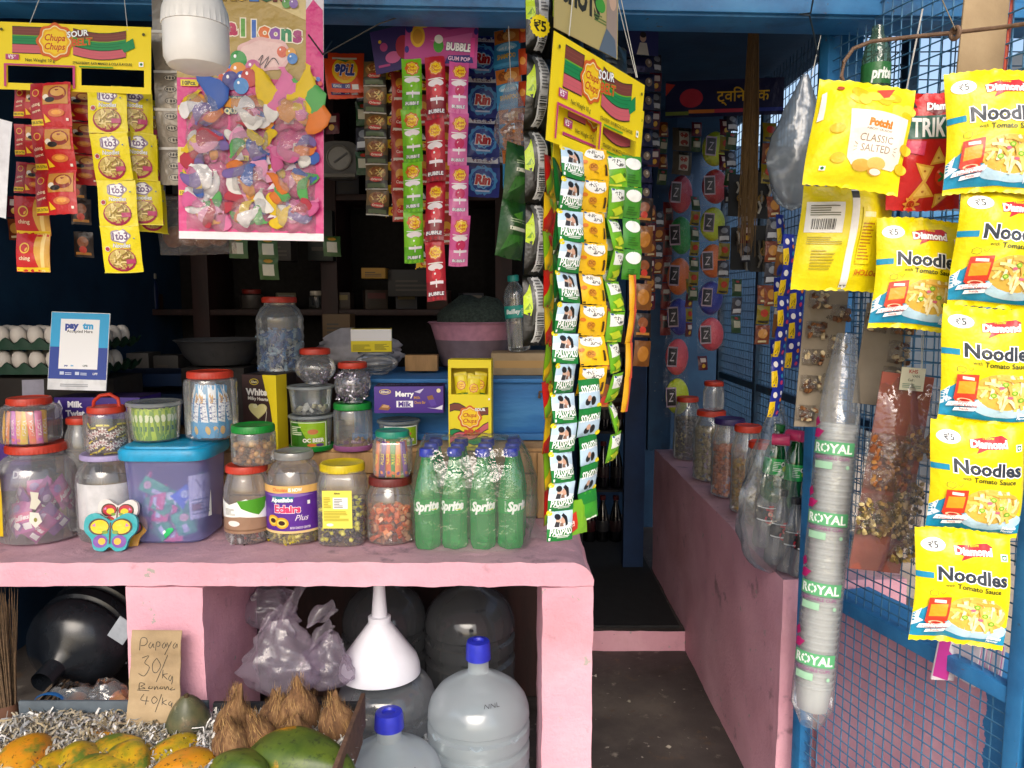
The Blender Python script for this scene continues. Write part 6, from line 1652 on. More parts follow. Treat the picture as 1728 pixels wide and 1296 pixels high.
# tubs
TUBC = clear('#f0f4f6', .14, .14, .10, '#d8e0e6', edge=.4)
t, r, hb, c = jar('green labelled beverage tub under the frosted tub', 489, 562, 694, 2.10, ZS, 'tub', clear('#e4eaee', .6, .14, .1, '#c8d2d8'), 1.02, .008, TUBC, knurl=False, base=GRN_LID)
a_ = Art(r * 2.0, hb * .78); a_.R('#f0f4e8', .03, .03, .97, .97); a_.R('#8fb81e', .05, .05, .95, .95); a_.P('#3a7a1c', [(.05, .05), (.6, .05), (.3, .95), (.05, .95)]); a_.lines('#e8f0d0', .10, .5, .40, .85, 5); a_.T('#f8f8e8', 'OC BEER', .66, .30, .14, .05, fit=.5, edge='#2a2a1a', ew=.03); a_.E('#c87a4a', .65, .62, .12, .10); a_.E('#5a3a7a', .8, .12, .1, .06); a_.E('#d86a1a', .62, .12, .1, .06)
label_on(t, a_, r * .92, hb * .50, 1.04, base='#6f9a1e')
zt = c.z + hb + .006
t, r, hb, c = jar('frosted clear tub holding white cubes on the green labelled tub', 487, 562, 646, 2.10, zt, 'tub', clear('#e4eaee', .6, .14, .1, '#c8d2d8'), 1.02, .008, TUBC, knurl=False)
fill('sweet_cubes', 'white sweet cubes lying in the frosted clear tub', 'sweets', c, r * .85, .003, .022, CUB, [plas('#d8cfae', .6), plas('#e8e4dc', .5)], 12, .009, 31)
SILV = [film('#c9c6cf', .22, .3, 60, .85), film('#a9a4b2', .22, .3, 60, .85), film('#8c7f97', .25, .3, 60, .8)]
z_ = c.z + hb + .006
t, r, hb, c = jar('round jar of silver candies with red lid behind its twin', 498, 566, 586, 2.12, z_, 'globe', RED_LID, .72, .016)
fill('candies', 'silver foil candies low in the rear round jar', 'candies', c, r * .80, .006, hb * .34, TWI, SILV, 80, .006, 32)
t, r, hb, c = jar('tall fluted jar with green lid, nearly empty', 563, 628, 676, 2.10, ZS, 'straight', GRN_LID, .95, .018, JAR, base=plas('#9a5a8a', .4))
fill('crumb_sweets', 'few brown sweets at the bottom of the fluted green lid jar', 'sweets', c, r, .012, .022, CUB, [plas('#7a5a3a', .6), plas('#a08060', .6)], 24, .005, 33)
z_ = c.z + hb + .014
t, r, hb, c = jar('round jar packed with silver candies standing on the green lid', 564, 626, 609, 2.10, z_, 'globe', RED_LID, .76, .016)
fill('candies', 'silver foil candies packed in the front round jar', 'candies', c, r * .98, .006, hb * .80, TWI, SILV, 230, .0062, 34)
t, r, hb, c = jar('big ribbed jar of blue wrapped sweets with red lid', 432, 511, 500, 2.36, ZB, 'ribbed', RED_LID, .70, .018, JARB)
fill('wrapped_sweets', 'blue wrapped sweets filling the lower half of the ribbed jar', 'sweets', c, r, .006, hb * .56, TWI, [film('#4a8ac8'), film('#2c5aa0'), film('#a8c8e0'), film('#3a70b4'), film('#d8e4ec')], 170, .0105, 35)
t, r, hb, c = jar('empty round jar under the yellow carton', 598, 672, 590, 2.34, ZB, 'globe', clear('#e4eaee', .3, .14, .1), .80, .008, JAR, knurl=False)
carton('yellow and white sweets carton lying on the empty round jar', 593, 660, 551, 590, 2.30, .10, '#e6d21a', lambda a: (a.R('#eceaea', .0, .48, 1, .98), a.lines('#7a700e', .04, .06, .5, .34, 6), a.lines('#7a700e', .58, .08, .95, .36, 6, 9)), lambda b: (b.R('#3a8a90', .1, .5, .8, .9), b.lines('#8a7c10', .1, .1, .9, .4, 4)), rot=8, z0=c.z + hb + .004, top=lambda b: b.R('#3a2a24', .04, .04, .96, .96))
def a_merry(a):
    a.E('#e8c84a', .16, .80, .085, .10); a.E('#4a2a8a', .16, .80, .075, .08); a.T('#f4e8c0', 'Allwin', .16, .80, .09, .03, fit=.12)
    a.T('#ffffff', 'Merry', .44, .72, .19, .04, fit=.26); a.R('#f4f2f8', .32, .22, .56, .46); a.T('#4a2a8e', 'Milk', .44, .34, .19, .04, fit=.20)
    a.P('#8a5a34', [(.06, .14), (.20, .10), (.24, .22), (.12, .34)]); a.P('#c89a6a', [(.10, .22), (.20, .20), (.22, .28), (.14, .33)]); a.T('#c8903a', 'Milk', .62, .58, .10, .02, fit=.10); a.T('#c8903a', 'Choco Bar', .66, .40, .10, .02, fit=.16)
    a.P('#8a5a3a', [(.76, .62), (.84, .68), (.90, .30), (.82, .24)]); a.P('#5a3aa0', [(.78, .48), (.87, .52), (.90, .30), (.82, .24)]); a.P('#e8e4f0', [(.76, .20), (.98, .12), (.99, .30), (.88, .18)]); a.P('#d8d0ea', [(.58, .80), (.72, .92), (.66, .74)]); a.E('#e8d8a0', .93, .84, .03)
carton('purple milk choco bar carton lying flat above the teal lid jar', 632, 748, 652, 697, 2.08, .09, '#4c2c8c', a_merry, rot=2, z0=at(690, 697, 2.08).z, top=lambda b: (b.R('#231642', .02, .05, .98, .95), b.T('#8a7ab0', 'MERRY MILK', .4, .5, .18, .02)))
t, r, hb, c = jar('beverage tub with grey lid under the purple carton', 638, 708, 703, 2.13, ZS, 'tub', clear('#d8dee2', .6, .14, .1, '#a8b2b8'), 1.03, .008, TUBC, knurl=False)
a_ = Art(r * 1.8, hb * .75); a_.R('#8fb81e', .05, .05, .95, .95); a_.P('#3a7a1c', [(.05, .05), (.6, .05), (.3, .95), (.05, .95)]); a_.E('#c87a4a', .65, .62, .12, .10); a_.T('#f8f8e8', 'OC BEER', .66, .30, .14, .05, fit=.5, edge='#2a2a1a', ew=.03)
label_on(t, a_, r * .92, hb * .50, 1.04, base='#e8ece4', ang=.3)
# open display box of sour belts
p0, p1 = at(757, 749, 2.06), at(829, 596, 2.06)
w_, h_ = p1.x - p0.x, p1.z - p0.z
cbx = thing('display_box', 'open yellow display box of sour belt packs', 'box', ((p0.x + p1.x) / 2, 2.06, ZS + .002), (0, 0, R(-3)))
plate(w_, h_, ((.07, .62, .93, .91),), .0012, ink('#eed91a'), ink('#c8b614')).part('front_panel', cbx, (0, 0, h_ / 2), smooth=False)
for s_ in (-1, 1): MB().box((s_ * (w_ / 2 - .0008), .032, h_ / 2), (.0016, .060, h_), ink('#e2cc14')).part('side_panel', cbx)
MB().box((0, .0622, h_ / 2), (w_, .0016, h_), ink('#e2cc14')).part('rear_panel', cbx)
MB().box((0, .032, h_ - .001), (w_ - .004, .058, .0016), ink('#e8d418')).part('top_panel', cbx)
MB().box((0, .032, .001), (w_ - .004, .058, .0016), ink('#e8d418')).part('bottom_panel', cbx)
a_ = Art(w_, h_)
for y, c_, s_ in ((.50, '#7a3b30', -.06), (.22, '#0f8a4c', -.10), (.14, '#d0606c', .14)):
    n = 8; top_ = [(.03 + .9 * i / n, y + s_ * (i / n) + .03 * math.sin(i)) for i in range(n + 1)]
    a_.P('#33290f', [(x, q + .012) for x, q in top_] + [(x, q - .075) for x, q in top_[::-1]]); a_.P(c_, top_ + [(x, q - .065) for x, q in top_[::-1]])
a_.flower(.50, .365, .27); a_.T('#ffffff', 'SOUR', .74, .455, .030, .04, edge='#222', ew=.03); a_.T('#d84a30', 'BELT', .55, .20, .055, .05, fit=.44, edge='#8a2a1a', ew=.03); a_.T('#33300a', 'COLA, RAW MANGO & STRAWBERRY', .36, .035, .018, .01, fit=.55); a_.T('#33300a', 'SOFT CANDY', .84, .045, .018, .01, fit=.22); a_.R('#fff', .93, .56, .97, .58)
pm = MB(); printart(pm, a_, lambda x, y, l: (x, -l, y + h_ / 2), None, ink); pm.part('print', cbx, smooth=False)
a_ = Art(.034, .062); a_.flower(.5, .42, .36); a_.R('#e8d860', 0, .85, 1, .95); a_.R('#3a7a2a', 0, .02, 1, .08)
BP = packmesh('belt_pack', .034, .062, .006, '#e8d41c', a_, 250, 8, 10)
for i in range(4):
    o = put('belt_pack', BP, None, (cbx.location.x - .024 + .017 * i, 2.06 + .018 + .009 * (i % 2), ZS + h_ * .74 - .004 * (i % 3)), (R(-6), R((i - 1.5) * 5), R(-3 + 4 * i)))
    tag(o, ('yellow belt pack nearest the jars inside the open display box', 'second yellow belt pack inside the open display box', 'third yellow belt pack inside the open display box', 'yellow belt pack farthest from the jars inside the open display box')[i], 'sweet pack', 'packs in the display box')
# --- left: egg trays, payment sign, milk cartons
ZL = at(120, 703, 2.06).z
carton('purple milk twist carton under the payment sign', 92, 236, 668, 704, 2.02, .12, '#38207c', lambda a: (a.P('#e8e4f0', [(0, .4), (.06, .9), (.10, .5), (.06, .1), (0, .0)]), a.T('#f8f6fa', 'Milk', .24, .68, .27, .05, fit=.24), a.T('#f8f6fa', 'Twist', .24, .26, .27, .05, fit=.28), a.ST('#e0dcf0', [(.52, .2), (.55, .5), (.6, .3), (.64, .7), (.7, .4), (.78, .6)], .0025), a.P('#5a3a9a', [(.75, .0), (1, .0), (1, .9), (.8, .6)])), z0=ZL, rot=-1, top=lambda b: (b.R('#1c1226', .0, .0, 1, 1), b.R('#2c1c50', .05, .1, .95, .9)))
carton('dark support carton under the milk twist box', 92, 234, 704, 760, 2.06, .16, '#1c1a20', lambda a: a.lines('#2a262c', .1, .2, .9, .8, 4), z0=ZS + .003)
carton('purple dairy sweet carton at the picture edge with its flap up', -30, 42, 640, 752, 1.97, .14, '#4a2a80', lambda a: (a.T('#e8e0f4', 'DairyMilk', .72, .72, .08, .03, .2, fit=.5, rot=math.pi), a.T('#e8e0f4', 'Dairy', .8, .25, .11, .03, .2, fit=.4), a.R('#6a4aa0', 0, .4, 1, .45)), z0=ZC + .10, rot=4)
carton('small stand carton under the purple dairy carton', -26, 38, 752, 800, 1.99, .12, '#3a3038', lambda a: a.lines('#4a4048', .1, .2, .9, .8, 3), z0=ZC + .002)
flp = MB().box((0, 0, 0), (.050, .0015, .060), plas('#8c8a98', .6), .0004)
tag(flp.part('carton_flap', None, at(56, 660, 2.0), (R(-8), 0, R(20))), 'grey card flap standing up beside the payment sign', 'cardboard')
t, r, hb, c = jar('dusty jar with red lid hidden behind the handle lid jar', 108, 165, 701, 1.95, ZC + .003, 'round', RED_LID, .75, .016, JARB)
carton('dark brown biscuit carton between the jars', 122, 150, 765, 815, 1.93, .05, '#4a2118', lambda a: a.T('#f0e8e0', 'BOURBON', .65, .62, .14, .04, fit=.9), z0=ZC + .10)
# payment sign without its code
p0, p1 = at(75, 661, 1.97), at(165, 527, 1.97)
pw_, ph_ = p1.x - p0.x, p1.z - p0.z
ps = thing('payment_sign', 'blue and white payment board propped behind the jars', 'sign', ((p0.x + p1.x) / 2, 1.985, p0.z + .002), (R(-9), R(2), R(3)))
MB().box((0, .002, ph_ / 2), (pw_, .004, ph_), plas('#e8ecf0', .35), .0012).part('board', ps)
a_ = Art(pw_, ph_)
a_.R('#2aa6dc', .01, .55, .99, .99); a_.R('#21409a', .01, .14, .99, .55)
a_.R('#f4f6f8', .17, .27, .83, .91); a_.T('#21409a', 'pay', .36, .83, .080, .06, fit=.33); a_.T('#2aa6dc', 'tm', .635, .83, .080, .06, fit=.26); a_.T('#4a4a4a', 'Accepted Here', .5, .755, .036, .02, fit=.62)
a_.T('#21409a', 'pay', .30, .315, .022, .04); a_.T('#2aa6dc', 'tm', .40, .315, .022, .04); a_.T('#5a6a6a', '·UPI›', .62, .315, .024, .03, .2, fit=.26)
for x in (.20, .46): a_.R('#c8d4ec', x, .195, x + .07, .235); a_.lines('#c8d4ec', x + .09, .195, x + .2, .235, 2)
a_.T('#e8ecf4', 'UPI', .80, .215, .028, .03, .2); a_.lines('#9aa0a8', .22, .045, .70, .09, 2)
pm = MB(); printart(pm, a_, lambda x, y, l: (x, -l, y + ph_ / 2), None, ink); pm.part('print', ps, smooth=False)
# eggs in two green trays
EGG = plas('#d8d0c6', .45, .03)
TRAYM = plas('#173f2c', .6)
eggm = MB().lathe([(0, -.026), (.008, -.0245), (.016, -.019), (.0205, -.010), (.0218, .0), (.0205, .010), (.016, .021), (.009, .0275), (0, .0295)], EGG, 18).mesh('egg')
ex0 = at(-30, 600, 2.14).x; pit = .047
for lv in range(2):
    z = at(100, 618, 2.16).z + .068 * lv
    nx, ny = 8, 4
    def tray(u, v):
        x, y = u * nx, v * ny
        hgt = .016 * (math.cos(x * 2 * math.pi) + math.cos(y * 2 * math.pi)) * .5
        return (u * nx * pit, v * ny * pit, hgt + .004 * math.cos(x * 4 * math.pi) * 0)
    mb = MB().grid(tray, nx * 6, ny * 6, TRAYM); 
    mb.grid(lambda u, v: (tray(u, v)[0], tray(u, v)[1], tray(u, v)[2] - .003), nx * 6, ny * 6, TRAYM, flip=True)
    for i in range(nx): mb.grid(lambda u, v: ((i + u) * pit, -.001 - .004 * (1 - v), -.018 + v * (.018 + .016 * math.cos(u * 2 * math.pi) * .5 + .006)), 8, 3, TRAYM)
    o = mb.part('egg_tray', None, (ex0, 2.10, z), sharp=80)
    tag(o, ('lower', 'upper')[lv] + ' green moulded egg tray behind the payment sign', 'egg tray', 'egg trays')
    for j in range(2 if lv == 0 else 3):
        for i in range(nx):
            e = put('egg', eggm, None, (ex0 + (i + .5) * pit, 2.10 + (j + .5) * pit, z + .018), (R(4 * ((i * 7 + j * 3) % 5 - 2)), R(4 * ((i * 5 + j) % 5 - 2)), 0))
            tag(e, 'white egg sitting in the ' + ('lower', 'upper')[lv] + ' green tray', 'egg', 'eggs in the ' + ('lower', 'upper')[lv] + ' tray')
est = MB().box((ex0 + .19, 2.20, (ZS + at(100, 618, 2.16).z) / 2 - .012), (.37, .17, at(100, 618, 2.16).z - ZS - .035), plas('#2a2420', .7), .003)
tag(est.part('egg_stand'), 'dark wooden stand carrying the egg trays', 'stand')
# steel bowl, basin with netted bundle, bottle, boxes behind
p = at(358, 618, 2.42)
sb_ = thing('steel_bowl', 'wide dull aluminium bowl in the shade behind the blue bench', 'bowl', (p.x, 2.50, p.z))
rb = sz(73, 358, 590, 2.5)
MB().lathe([(0, .0), (rb * .62, .002), (rb * .80, .03), (rb * .93, .07), (rb * 1.0, .078), (rb * 1.03, .080), (rb * 1.0, .083), (rb * .92, .074), (rb * .78, .034), (rb * .6, .006), (0, .004)], plas('#4c4c4e', .28), 44).part('bowl_body', sb_)
bst = MB().box((p.x, 2.5, (ZS + p.z) / 2), (.2, .16, p.z - ZS - .01), plas('#221c1a', .7), .003)
tag(bst.part('bowl_stand'), 'dark box the aluminium bowl stands on', 'stand')
cb = thing('cardboard_box', 'brown cardboard box on the blue chest below the water bottle', 'box', (at(884, 640, 2.3).x, 2.36, ZB))
MB().box((0, 0, .034), (sz(110, 880, 620, 2.3), .16, .066), CARDB, .002).part('carton_body', cb)
MB().box((0, -.0802, .034), (sz(110, 880, 620, 2.3) * .9, .001, .022), ink('#b0894f')).part('tape', cb)
pb_ = at(797, 600, 2.45); rp = sz(75, 797, 560, 2.48)
ba = thing('plastic_basin', 'pink and mauve plastic basin with a netted bundle', 'basin', (pb_.x, 2.50, ZB + .012))
hbz = at(797, 545, 2.45).z - ZB - .012
MB().lathe([(0, 0), (rp * .66, .001), (rp * .72, .006), (rp * .86, hbz * .62)], plas('#7a6a74', .4), 44).part('lower_wall', ba)
MB().lathe([(rp * .86, hbz * .62), (rp * .95, hbz * .94), (rp * 1.0, hbz), (rp * 1.03, hbz * 1.01), (rp * 1.0, hbz * 1.03), (rp * .93, hbz * .95), (rp * .7, .012), (0, .010)], plas('#c98fa4', .4), 44).part('rim_band', ba)
V, Fc = ICO3
V = [Vector(q) for q in V]
mb = MB().add([(q.x * rp * .88 * (1 + .2 * noise.noise(q * 2)), q.y * rp * .7, max(-.2, q.z) * .085 * (1 + .5 * noise.noise(q * 1.7 + Vector((5, 0, 0))))) for q in V], Fc, surf('green_net_bundle', [(.3, '#1f2a26'), (.7, '#4a5a52')], 120, .8, .9, .01, 140))
tag(mb.part('net_bundle', None, (pb_.x + .01, 2.50, ZB + .012 + hbz * 1.0), sharp=80), 'dark green netted bundle heaped in the pink basin', 'bundle')
p = at(877, 628, 2.22)
wb = thing('water_bottle', 'small clear water bottle with teal cap and label on the cardboard box', 'bottle', (p.x, 2.34, ZB + .069), (0, R(-5), 0))
kw = sz(128, 877, 560, 2.34) / .205
MB().lathe([(0, .004), (.024 * kw, .001), (.030 * kw, .008)] + [((.0315 - .0016 * (i % 2)) * kw, (.012 + i * .0075) * kw) for i in range(10)] + [(.031 * kw, .090 * kw), (.031 * kw, .125 * kw), (.029 * kw, .14 * kw), (.030 * kw, .15 * kw), (.022 * kw, .172 * kw), (.0125 * kw, .184 * kw), (.012 * kw, .19 * kw)], clear('#f6fafa', .09, .2, .08, '#dfe6e6', edge=.4), 28).part('body', wb)
MB().lathe([(.0135 * kw, .188 * kw), (.0155 * kw, .19 * kw), (.0150 * kw, .203 * kw), (.013 * kw, .205 * kw)], plas('#1a8f84', .35), 40, knurl=(lambda q: True, 20, .02), capt=True).part('cap', wb)
a_ = Art(.08 * kw, .034 * kw); a_.T('#e8f4f2', 'Bailley', .40, .55, .34, .04, .2, fit=.5); a_.lines('#bfe0da', .68, .2, .9, .8, 4); a_.R('#12706a', 0, 0, 1, .08)
label_on(wb, a_, .0315 * kw, .107 * kw, 1.02, base='#1f9a8e')
# white carrier bag and small crate behind the silver candy jars
wbag = bagmesh(.30, .13, .14, 17, 26, 16, .35, plas('#b8b6c0', .5), crump=.12)
tag(wbag.part('carrier_bag', None, (at(600, 620, 2.5).x, 2.56, ZB + .003), sharp=70), 'crumpled pale carrier bag behind the round candy jars', 'bag')
tag(MB().box((0, 0, 0), (.10, .05, .05), WOODC, .002).part('wooden_tray_box', None, (at(716, 620, 2.46).x, 2.40, ZB + .03)), 'small carved wooden box beside the pink basin', 'box')
# ------------------------------------------------------------------ under the counter
def jugprof(r, h, n):
    g = .905
    return [(0, .006), (r * .85, .004), (r * .96, .012), (r, .03), (r, h * .18), (r * g, h * .195), (r * g, h * .225), (r, h * .24), (r, h * .35), (r * g, h * .365), (r * g, h * .395), (r, h * .41), (r, h * .485), (r * g, h * .50), (r * g, h * .525), (r, h * .54), (r, h * .60), (r * .93, h * .612), (r * .93, h * .635), (r * .995, h * .648), (r * .985, h * .69), (r * .93, h * .735), (r * .80, h * .785), (r * .60, h * .825), (r * .40, h * .85), (n * 1.5, h * .868), (n * 1.05, h * .89), (n, h * .91), (n, h)]
def jug(label, loc, mat, cap=None, rot=(0, 0, 0), r=.135, h=.49, n=.027, mark=None, group='water jugs'):
    t = thing('water_jug', label, 'water jug', loc, rot, group)
    MB().lathe(jugprof(r, h, n), mat, 48).part('body', t)
    for a in (-.9, .0, .8):
        pts = [(r * 1.0 * math.sin(a + q), -r * 1.0 * math.cos(a + q), h * .615 - .010 * math.cos(q * 14)) for q in (-.11, -.05, 0, .05, .11)]
        MB().tube(pts, .003, mat, 6).part('grip_dent', t)
    if cap: MB().lathe([(n * 1.12, h * .955), (n * 1.22, h * .958), (n * 1.18, h * 1.03), (n * 1.08, h * 1.055), (n * .6, h * 1.058), (n * .5, h * 1.045), (0, h * 1.045)], cap, 36).part('cap', t)
    if mark:
        a_ = Art(.08, .024); a_.T('#3a3c44', mark, .5, .5, .6, -.012, .3)
        mb = MB(); s0 = r * .80
        printart(mb, a_, lambda x, y, l: ((s0 - y * .8) * math.sin(x / s0 + .35), -(s0 - y * .8) * math.cos(x / s0 + .35), h * .792 + y * .45 + .004 + l), .01, ink, .001)
        mb.part('print', t)
    return t
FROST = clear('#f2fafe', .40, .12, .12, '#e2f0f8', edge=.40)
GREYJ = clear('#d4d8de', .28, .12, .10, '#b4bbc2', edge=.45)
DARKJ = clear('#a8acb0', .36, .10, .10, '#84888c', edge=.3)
BCAP = plas('#2b36c0', .35)
p = at(808, 1296, 1.93)
jug('frosted water jug with blue cap standing nearest the pink pillar', (p.x, 1.93, .004), FROST, BCAP, mark='NNL')
p = at(648, 1280, 1.96)
jug('grey water jug wearing the white funnel', (p.x, 2.02, .004), GREYJ, h=.47)
p = at(640, 1296, 1.60)
jug('frosted water jug with blue cap in front of the funnel jug', (p.x, 1.74, .004), FROST, BCAP, h=.405, r=.125, n=.029, mark='2WA', rot=(0, 0, R(15)))
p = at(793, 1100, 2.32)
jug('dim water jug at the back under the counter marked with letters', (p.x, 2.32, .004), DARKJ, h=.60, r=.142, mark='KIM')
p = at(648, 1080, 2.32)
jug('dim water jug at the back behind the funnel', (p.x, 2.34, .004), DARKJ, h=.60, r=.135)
# funnel upside down
pf = at(637, 1150, 1.96); rf = sz(68, 637, 1120, 1.97)
fn_ = thing('funnel', 'white plastic funnel upside down on a water jug', 'funnel', (pf.x, 2.0, at(637, 1137, 1.97).z), (R(-3), 0, 0))
ht = at(637, 990, 1.97).z - at(637, 1137, 1.97).z
WHT = plas('#e6e8f2', .3, .02)
MB().lathe([(rf * .99, -.012), (rf * 1.02, -.010), (rf * 1.0, .012), (rf * .93, ht * .14), (rf * .30, ht * .52), (rf * .26, ht * .55)], WHT, 48).part('cone', fn_)
MB().lathe([(rf * .28, ht * .54), (rf * .285, ht * .60), (rf * .20, ht * .61), (rf * .135, ht * .98), (rf * .11, ht), (rf * .09, ht * .99)], WHT, 32).part('spout', fn_)
MB().lathe([(rf * .13, ht * .97), (rf * .13, ht * 1.05)], clear('#d8dcdc', .4, .12), 20).part('tip', fn_)
# tinted jug lying on its side, and another behind it
BLKJ = plas('#20242a', .22, .15)
t = jug('black tinted water jug lying on its side in the bay', (0, 0, 0), BLKJ, r=.130, h=.46)
pj = at(70, 1152, 1.80)
axd = Vector((-.06, -.97, -.22)).normalized()
t.rotation_euler = axd.to_track_quat('Z', 'Y').to_euler()
t.location = pj - axd * .46
t2 = jug('second dark jug lying behind the tinted one', (at(150, 1040, 2.2).x, 2.36, .50), BLKJ, r=.128, h=.46)
t2.rotation_euler = (R(82), 0, R(25))
t2.location = (at(150, 1045, 2.3).x, 2.48, .50)
STRAW2 = surf('dry_broom_grass', [(.3, '#4a3a2a'), (.7, '#7a6248')], 80, .9, .3)
broom('grass_broom', 'dry grass broom standing against the counter bay at the picture edge', 12, 1210, 1.74, .30, .035, 110, 8, rot=(R(176), R(-6), 0), spread=1.5, mat=STRAW2)
tw = thing('twig_bundle', 'bundle of cut twig ends lying before the tinted jug', 'twigs', at(72, 1198, 1.73))
rn = random.Random(3); mb = MB()
for i in range(120):
    a, q = rn.uniform(0, 6.28), math.sqrt(rn.random()); x, z = q * .036 * math.cos(a), q * .020 * math.sin(a)
    mb.tube([(x, 0, z), (x * .8 - .02, .12, z * .8)], .0019, rn.choice((STRAW2, plas('#8a7a68', .8), plas('#2c2420', .8))), 5)
tag(mb.part('twigs', tw), kind='stuff')
MB().lathe([(.036, 0), (.039, .006), (.036, .014)], plas('#1a5a9a', .5), 18, ax=Euler((R(-90), 0, 0)), asp=.6).part('tie', tw, (-.004, .03, 0))
# plastic bags in the bays
bagp = [(120, 1205, 1.80, .16, .075, .12, CLG, 'clear bag with orange fruit lying in front of the tinted jug'), (182, 1205, 1.77, .11, .085, .10, CLB, 'crumpled clear bag beside the price card')]
for k, (px_, py_, Y_, w, h, d, m_, lb_t) in enumerate(bagp):
    o = bagmesh(w, h, d, 30 + k, 20, 14, .3, m_, crump=.16).part('plastic_bag', None, at(px_, py_, Y_), (0, 0, 0), sharp=70)
    tag(o, lb_t, 'bag')
V, Fc = ICO3
for k, (px_, py_, Y_, r_, c_) in enumerate(((128, 1190, 1.83, .032, '#c86a2a'), (110, 1192, 1.85, .028, '#c8822a'), (205, 1185, 1.80, .030, '#b8482a'))):
    o = MB().add([tuple(Vector(q) * r_) for q in V], Fc, surf('orange_peel', [(.3, c_), (.7, '#d8924a')], 30, .5, .3, .002, 300)).part('fruit', None, at(px_, py_, Y_), sharp=80)
    tag(o, ('orange fruit inside the clear bag before the tinted jug', 'pale orange fruit beside the twig bundle', 'reddish fruit beside the price card')[k], 'fruit')
wp = MB().box((0, 0, 0), (.045, .003, .060), plas('#9aa2ac', .6), .001, Euler((0, R(35), 0)))
tag(wp.part('paper_scrap', None, at(205, 1064, 1.82)), 'folded pale paper stuck beside the pillar in the bay', 'paper')
LILB = clear('#eee8f0', .26, .07, .22, '#d6ccdc', .28, 16)
for k, (px_, py_, Y_, w, h, d, seed, top_, lb_t) in enumerate(((488, 1170, 1.86, .19, .20, .16, 41, .22, 'big crumpled clear bag knotted above the coconuts'), (455, 1060, 2.02, .13, .12, .12, 43, .5, 'upper clear bag wedged against the pink pillar'), (548, 1160, 1.90, .12, .15, .12, 45, .2, 'smaller knotted clear bag beside the funnel'))):
    o = bagmesh(w, h, d, seed, 26, 20, top_, LILB, crump=.15).part('plastic_bag', None, at(px_, py_, Y_), (0, R((-6, 4, 8)[k]), 0), sharp=70)
    tag(o, lb_t, 'bag')
for k, (p0_, p1_, w) in enumerate((((470, 1058), (512, 985), .034), ((520, 1052), (566, 1020), .05), ((525, 1090), (560, 1050), .04), ((440, 1060), (478, 1025), .03))):
    q0, q1 = at(*p0_, 1.86), at(*p1_, 1.88)
    d_ = q1 - q0; side = Vector((d_.z, 0, -d_.x)).normalized()
    def ear(u, v): 
        c_ = q0 + d_ * v; ww = w * math.sin(min(1, v * 1.3 + .1) * math.pi * .75) 
        return tuple(c_ + side * (u - .5) * ww + Vector((0, .012 * math.sin(u * 7 + v * 5) - .010 * math.sin(u * 3.14), .006 * math.sin(u * 9))))
    o = MB().grid(ear, 8, 10, LILB).part('bag_end', None, sharp=70)
    tag(o, ('pointed plastic bag end rising beside the pillar', 'wide plastic bag end leaning to the funnel', 'folded plastic bag end near the funnel rim', 'short plastic bag end against the pillar')[k], 'bag end')
# big low objects behind the bags and floor of the bay
# ------------------------------------------------------------------ fruit trays
TRAYB = surf('blue_grey_tin', [(.3, '#3d464e'), (.7, '#5a656e')], 14, .55, .3, .003, 80, spots=[('#4a3428', 30, .66, .72)])
TZ = .452
tx0, tx1 = at(-60, 1250, 1.5).x, at(606, 1250, 1.62).x
xm = at(330, 1230, 1.6).x
ft = thing('fruit_tray', 'shallow tin fruit tray full of paper shreds before the counter', 'tray', (0, 0, 0))
MB().box(((tx0 + xm) / 2, 1.49, TZ - .012), (xm - tx0, .37, .012), TRAYB).part('bottom', ft)
MB().box(((tx0 + xm) / 2, 1.676, TZ + .012), (xm - tx0, .008, .060), TRAYB, .002).part('rim', ft)
MB().box(((tx0 + xm) / 2, 1.302, TZ + .006), (xm - tx0, .008, .048), TRAYB, .002).part('rim', ft)
cr = thing('fruit_crate', 'dark wooden crate of coconuts on paper shreds', 'crate', (0, 0, 0))
DKW = surf('dark_crate_wood', [(.3, '#4a372b'), (.7, '#6b5140')], 18, .8, .4, .003, 80, stretch=(1, 3, 3))
MB().box(((xm + tx1) / 2 + .004, 1.49, TZ - .012), (tx1 - xm, .36, .012), DKW).part('bottom', cr)
MB().box((tx1, 1.49, TZ + .022), (.010, .37, .078), DKW, .002).part('side_board', cr)
MB().box(((xm + tx1) / 2, 1.678, TZ + .012), (tx1 - xm - .02, .012, .05), plas('#23262c', .7), .002).part('rear_board', cr)
MB().box(((xm + tx1) / 2, 1.302, TZ + .01), (tx1 - xm - .02, .012, .06), DKW, .002).part('front_board', cr)
leg = thing('tray_stand', 'low table under the fruit trays', 'table', (0, 0, 0))
MB().box(((tx0 + tx1) / 2, 1.49, TZ - .035), (tx1 - tx0, .34, .03), DKW).part('top', leg)
for xx in (tx0 + .05, tx1 - .05):
    for yy in (1.36, 1.62): MB().box((xx, yy, (TZ - .05) / 2), (.04, .04, TZ - .052), DKW).part('leg', leg)
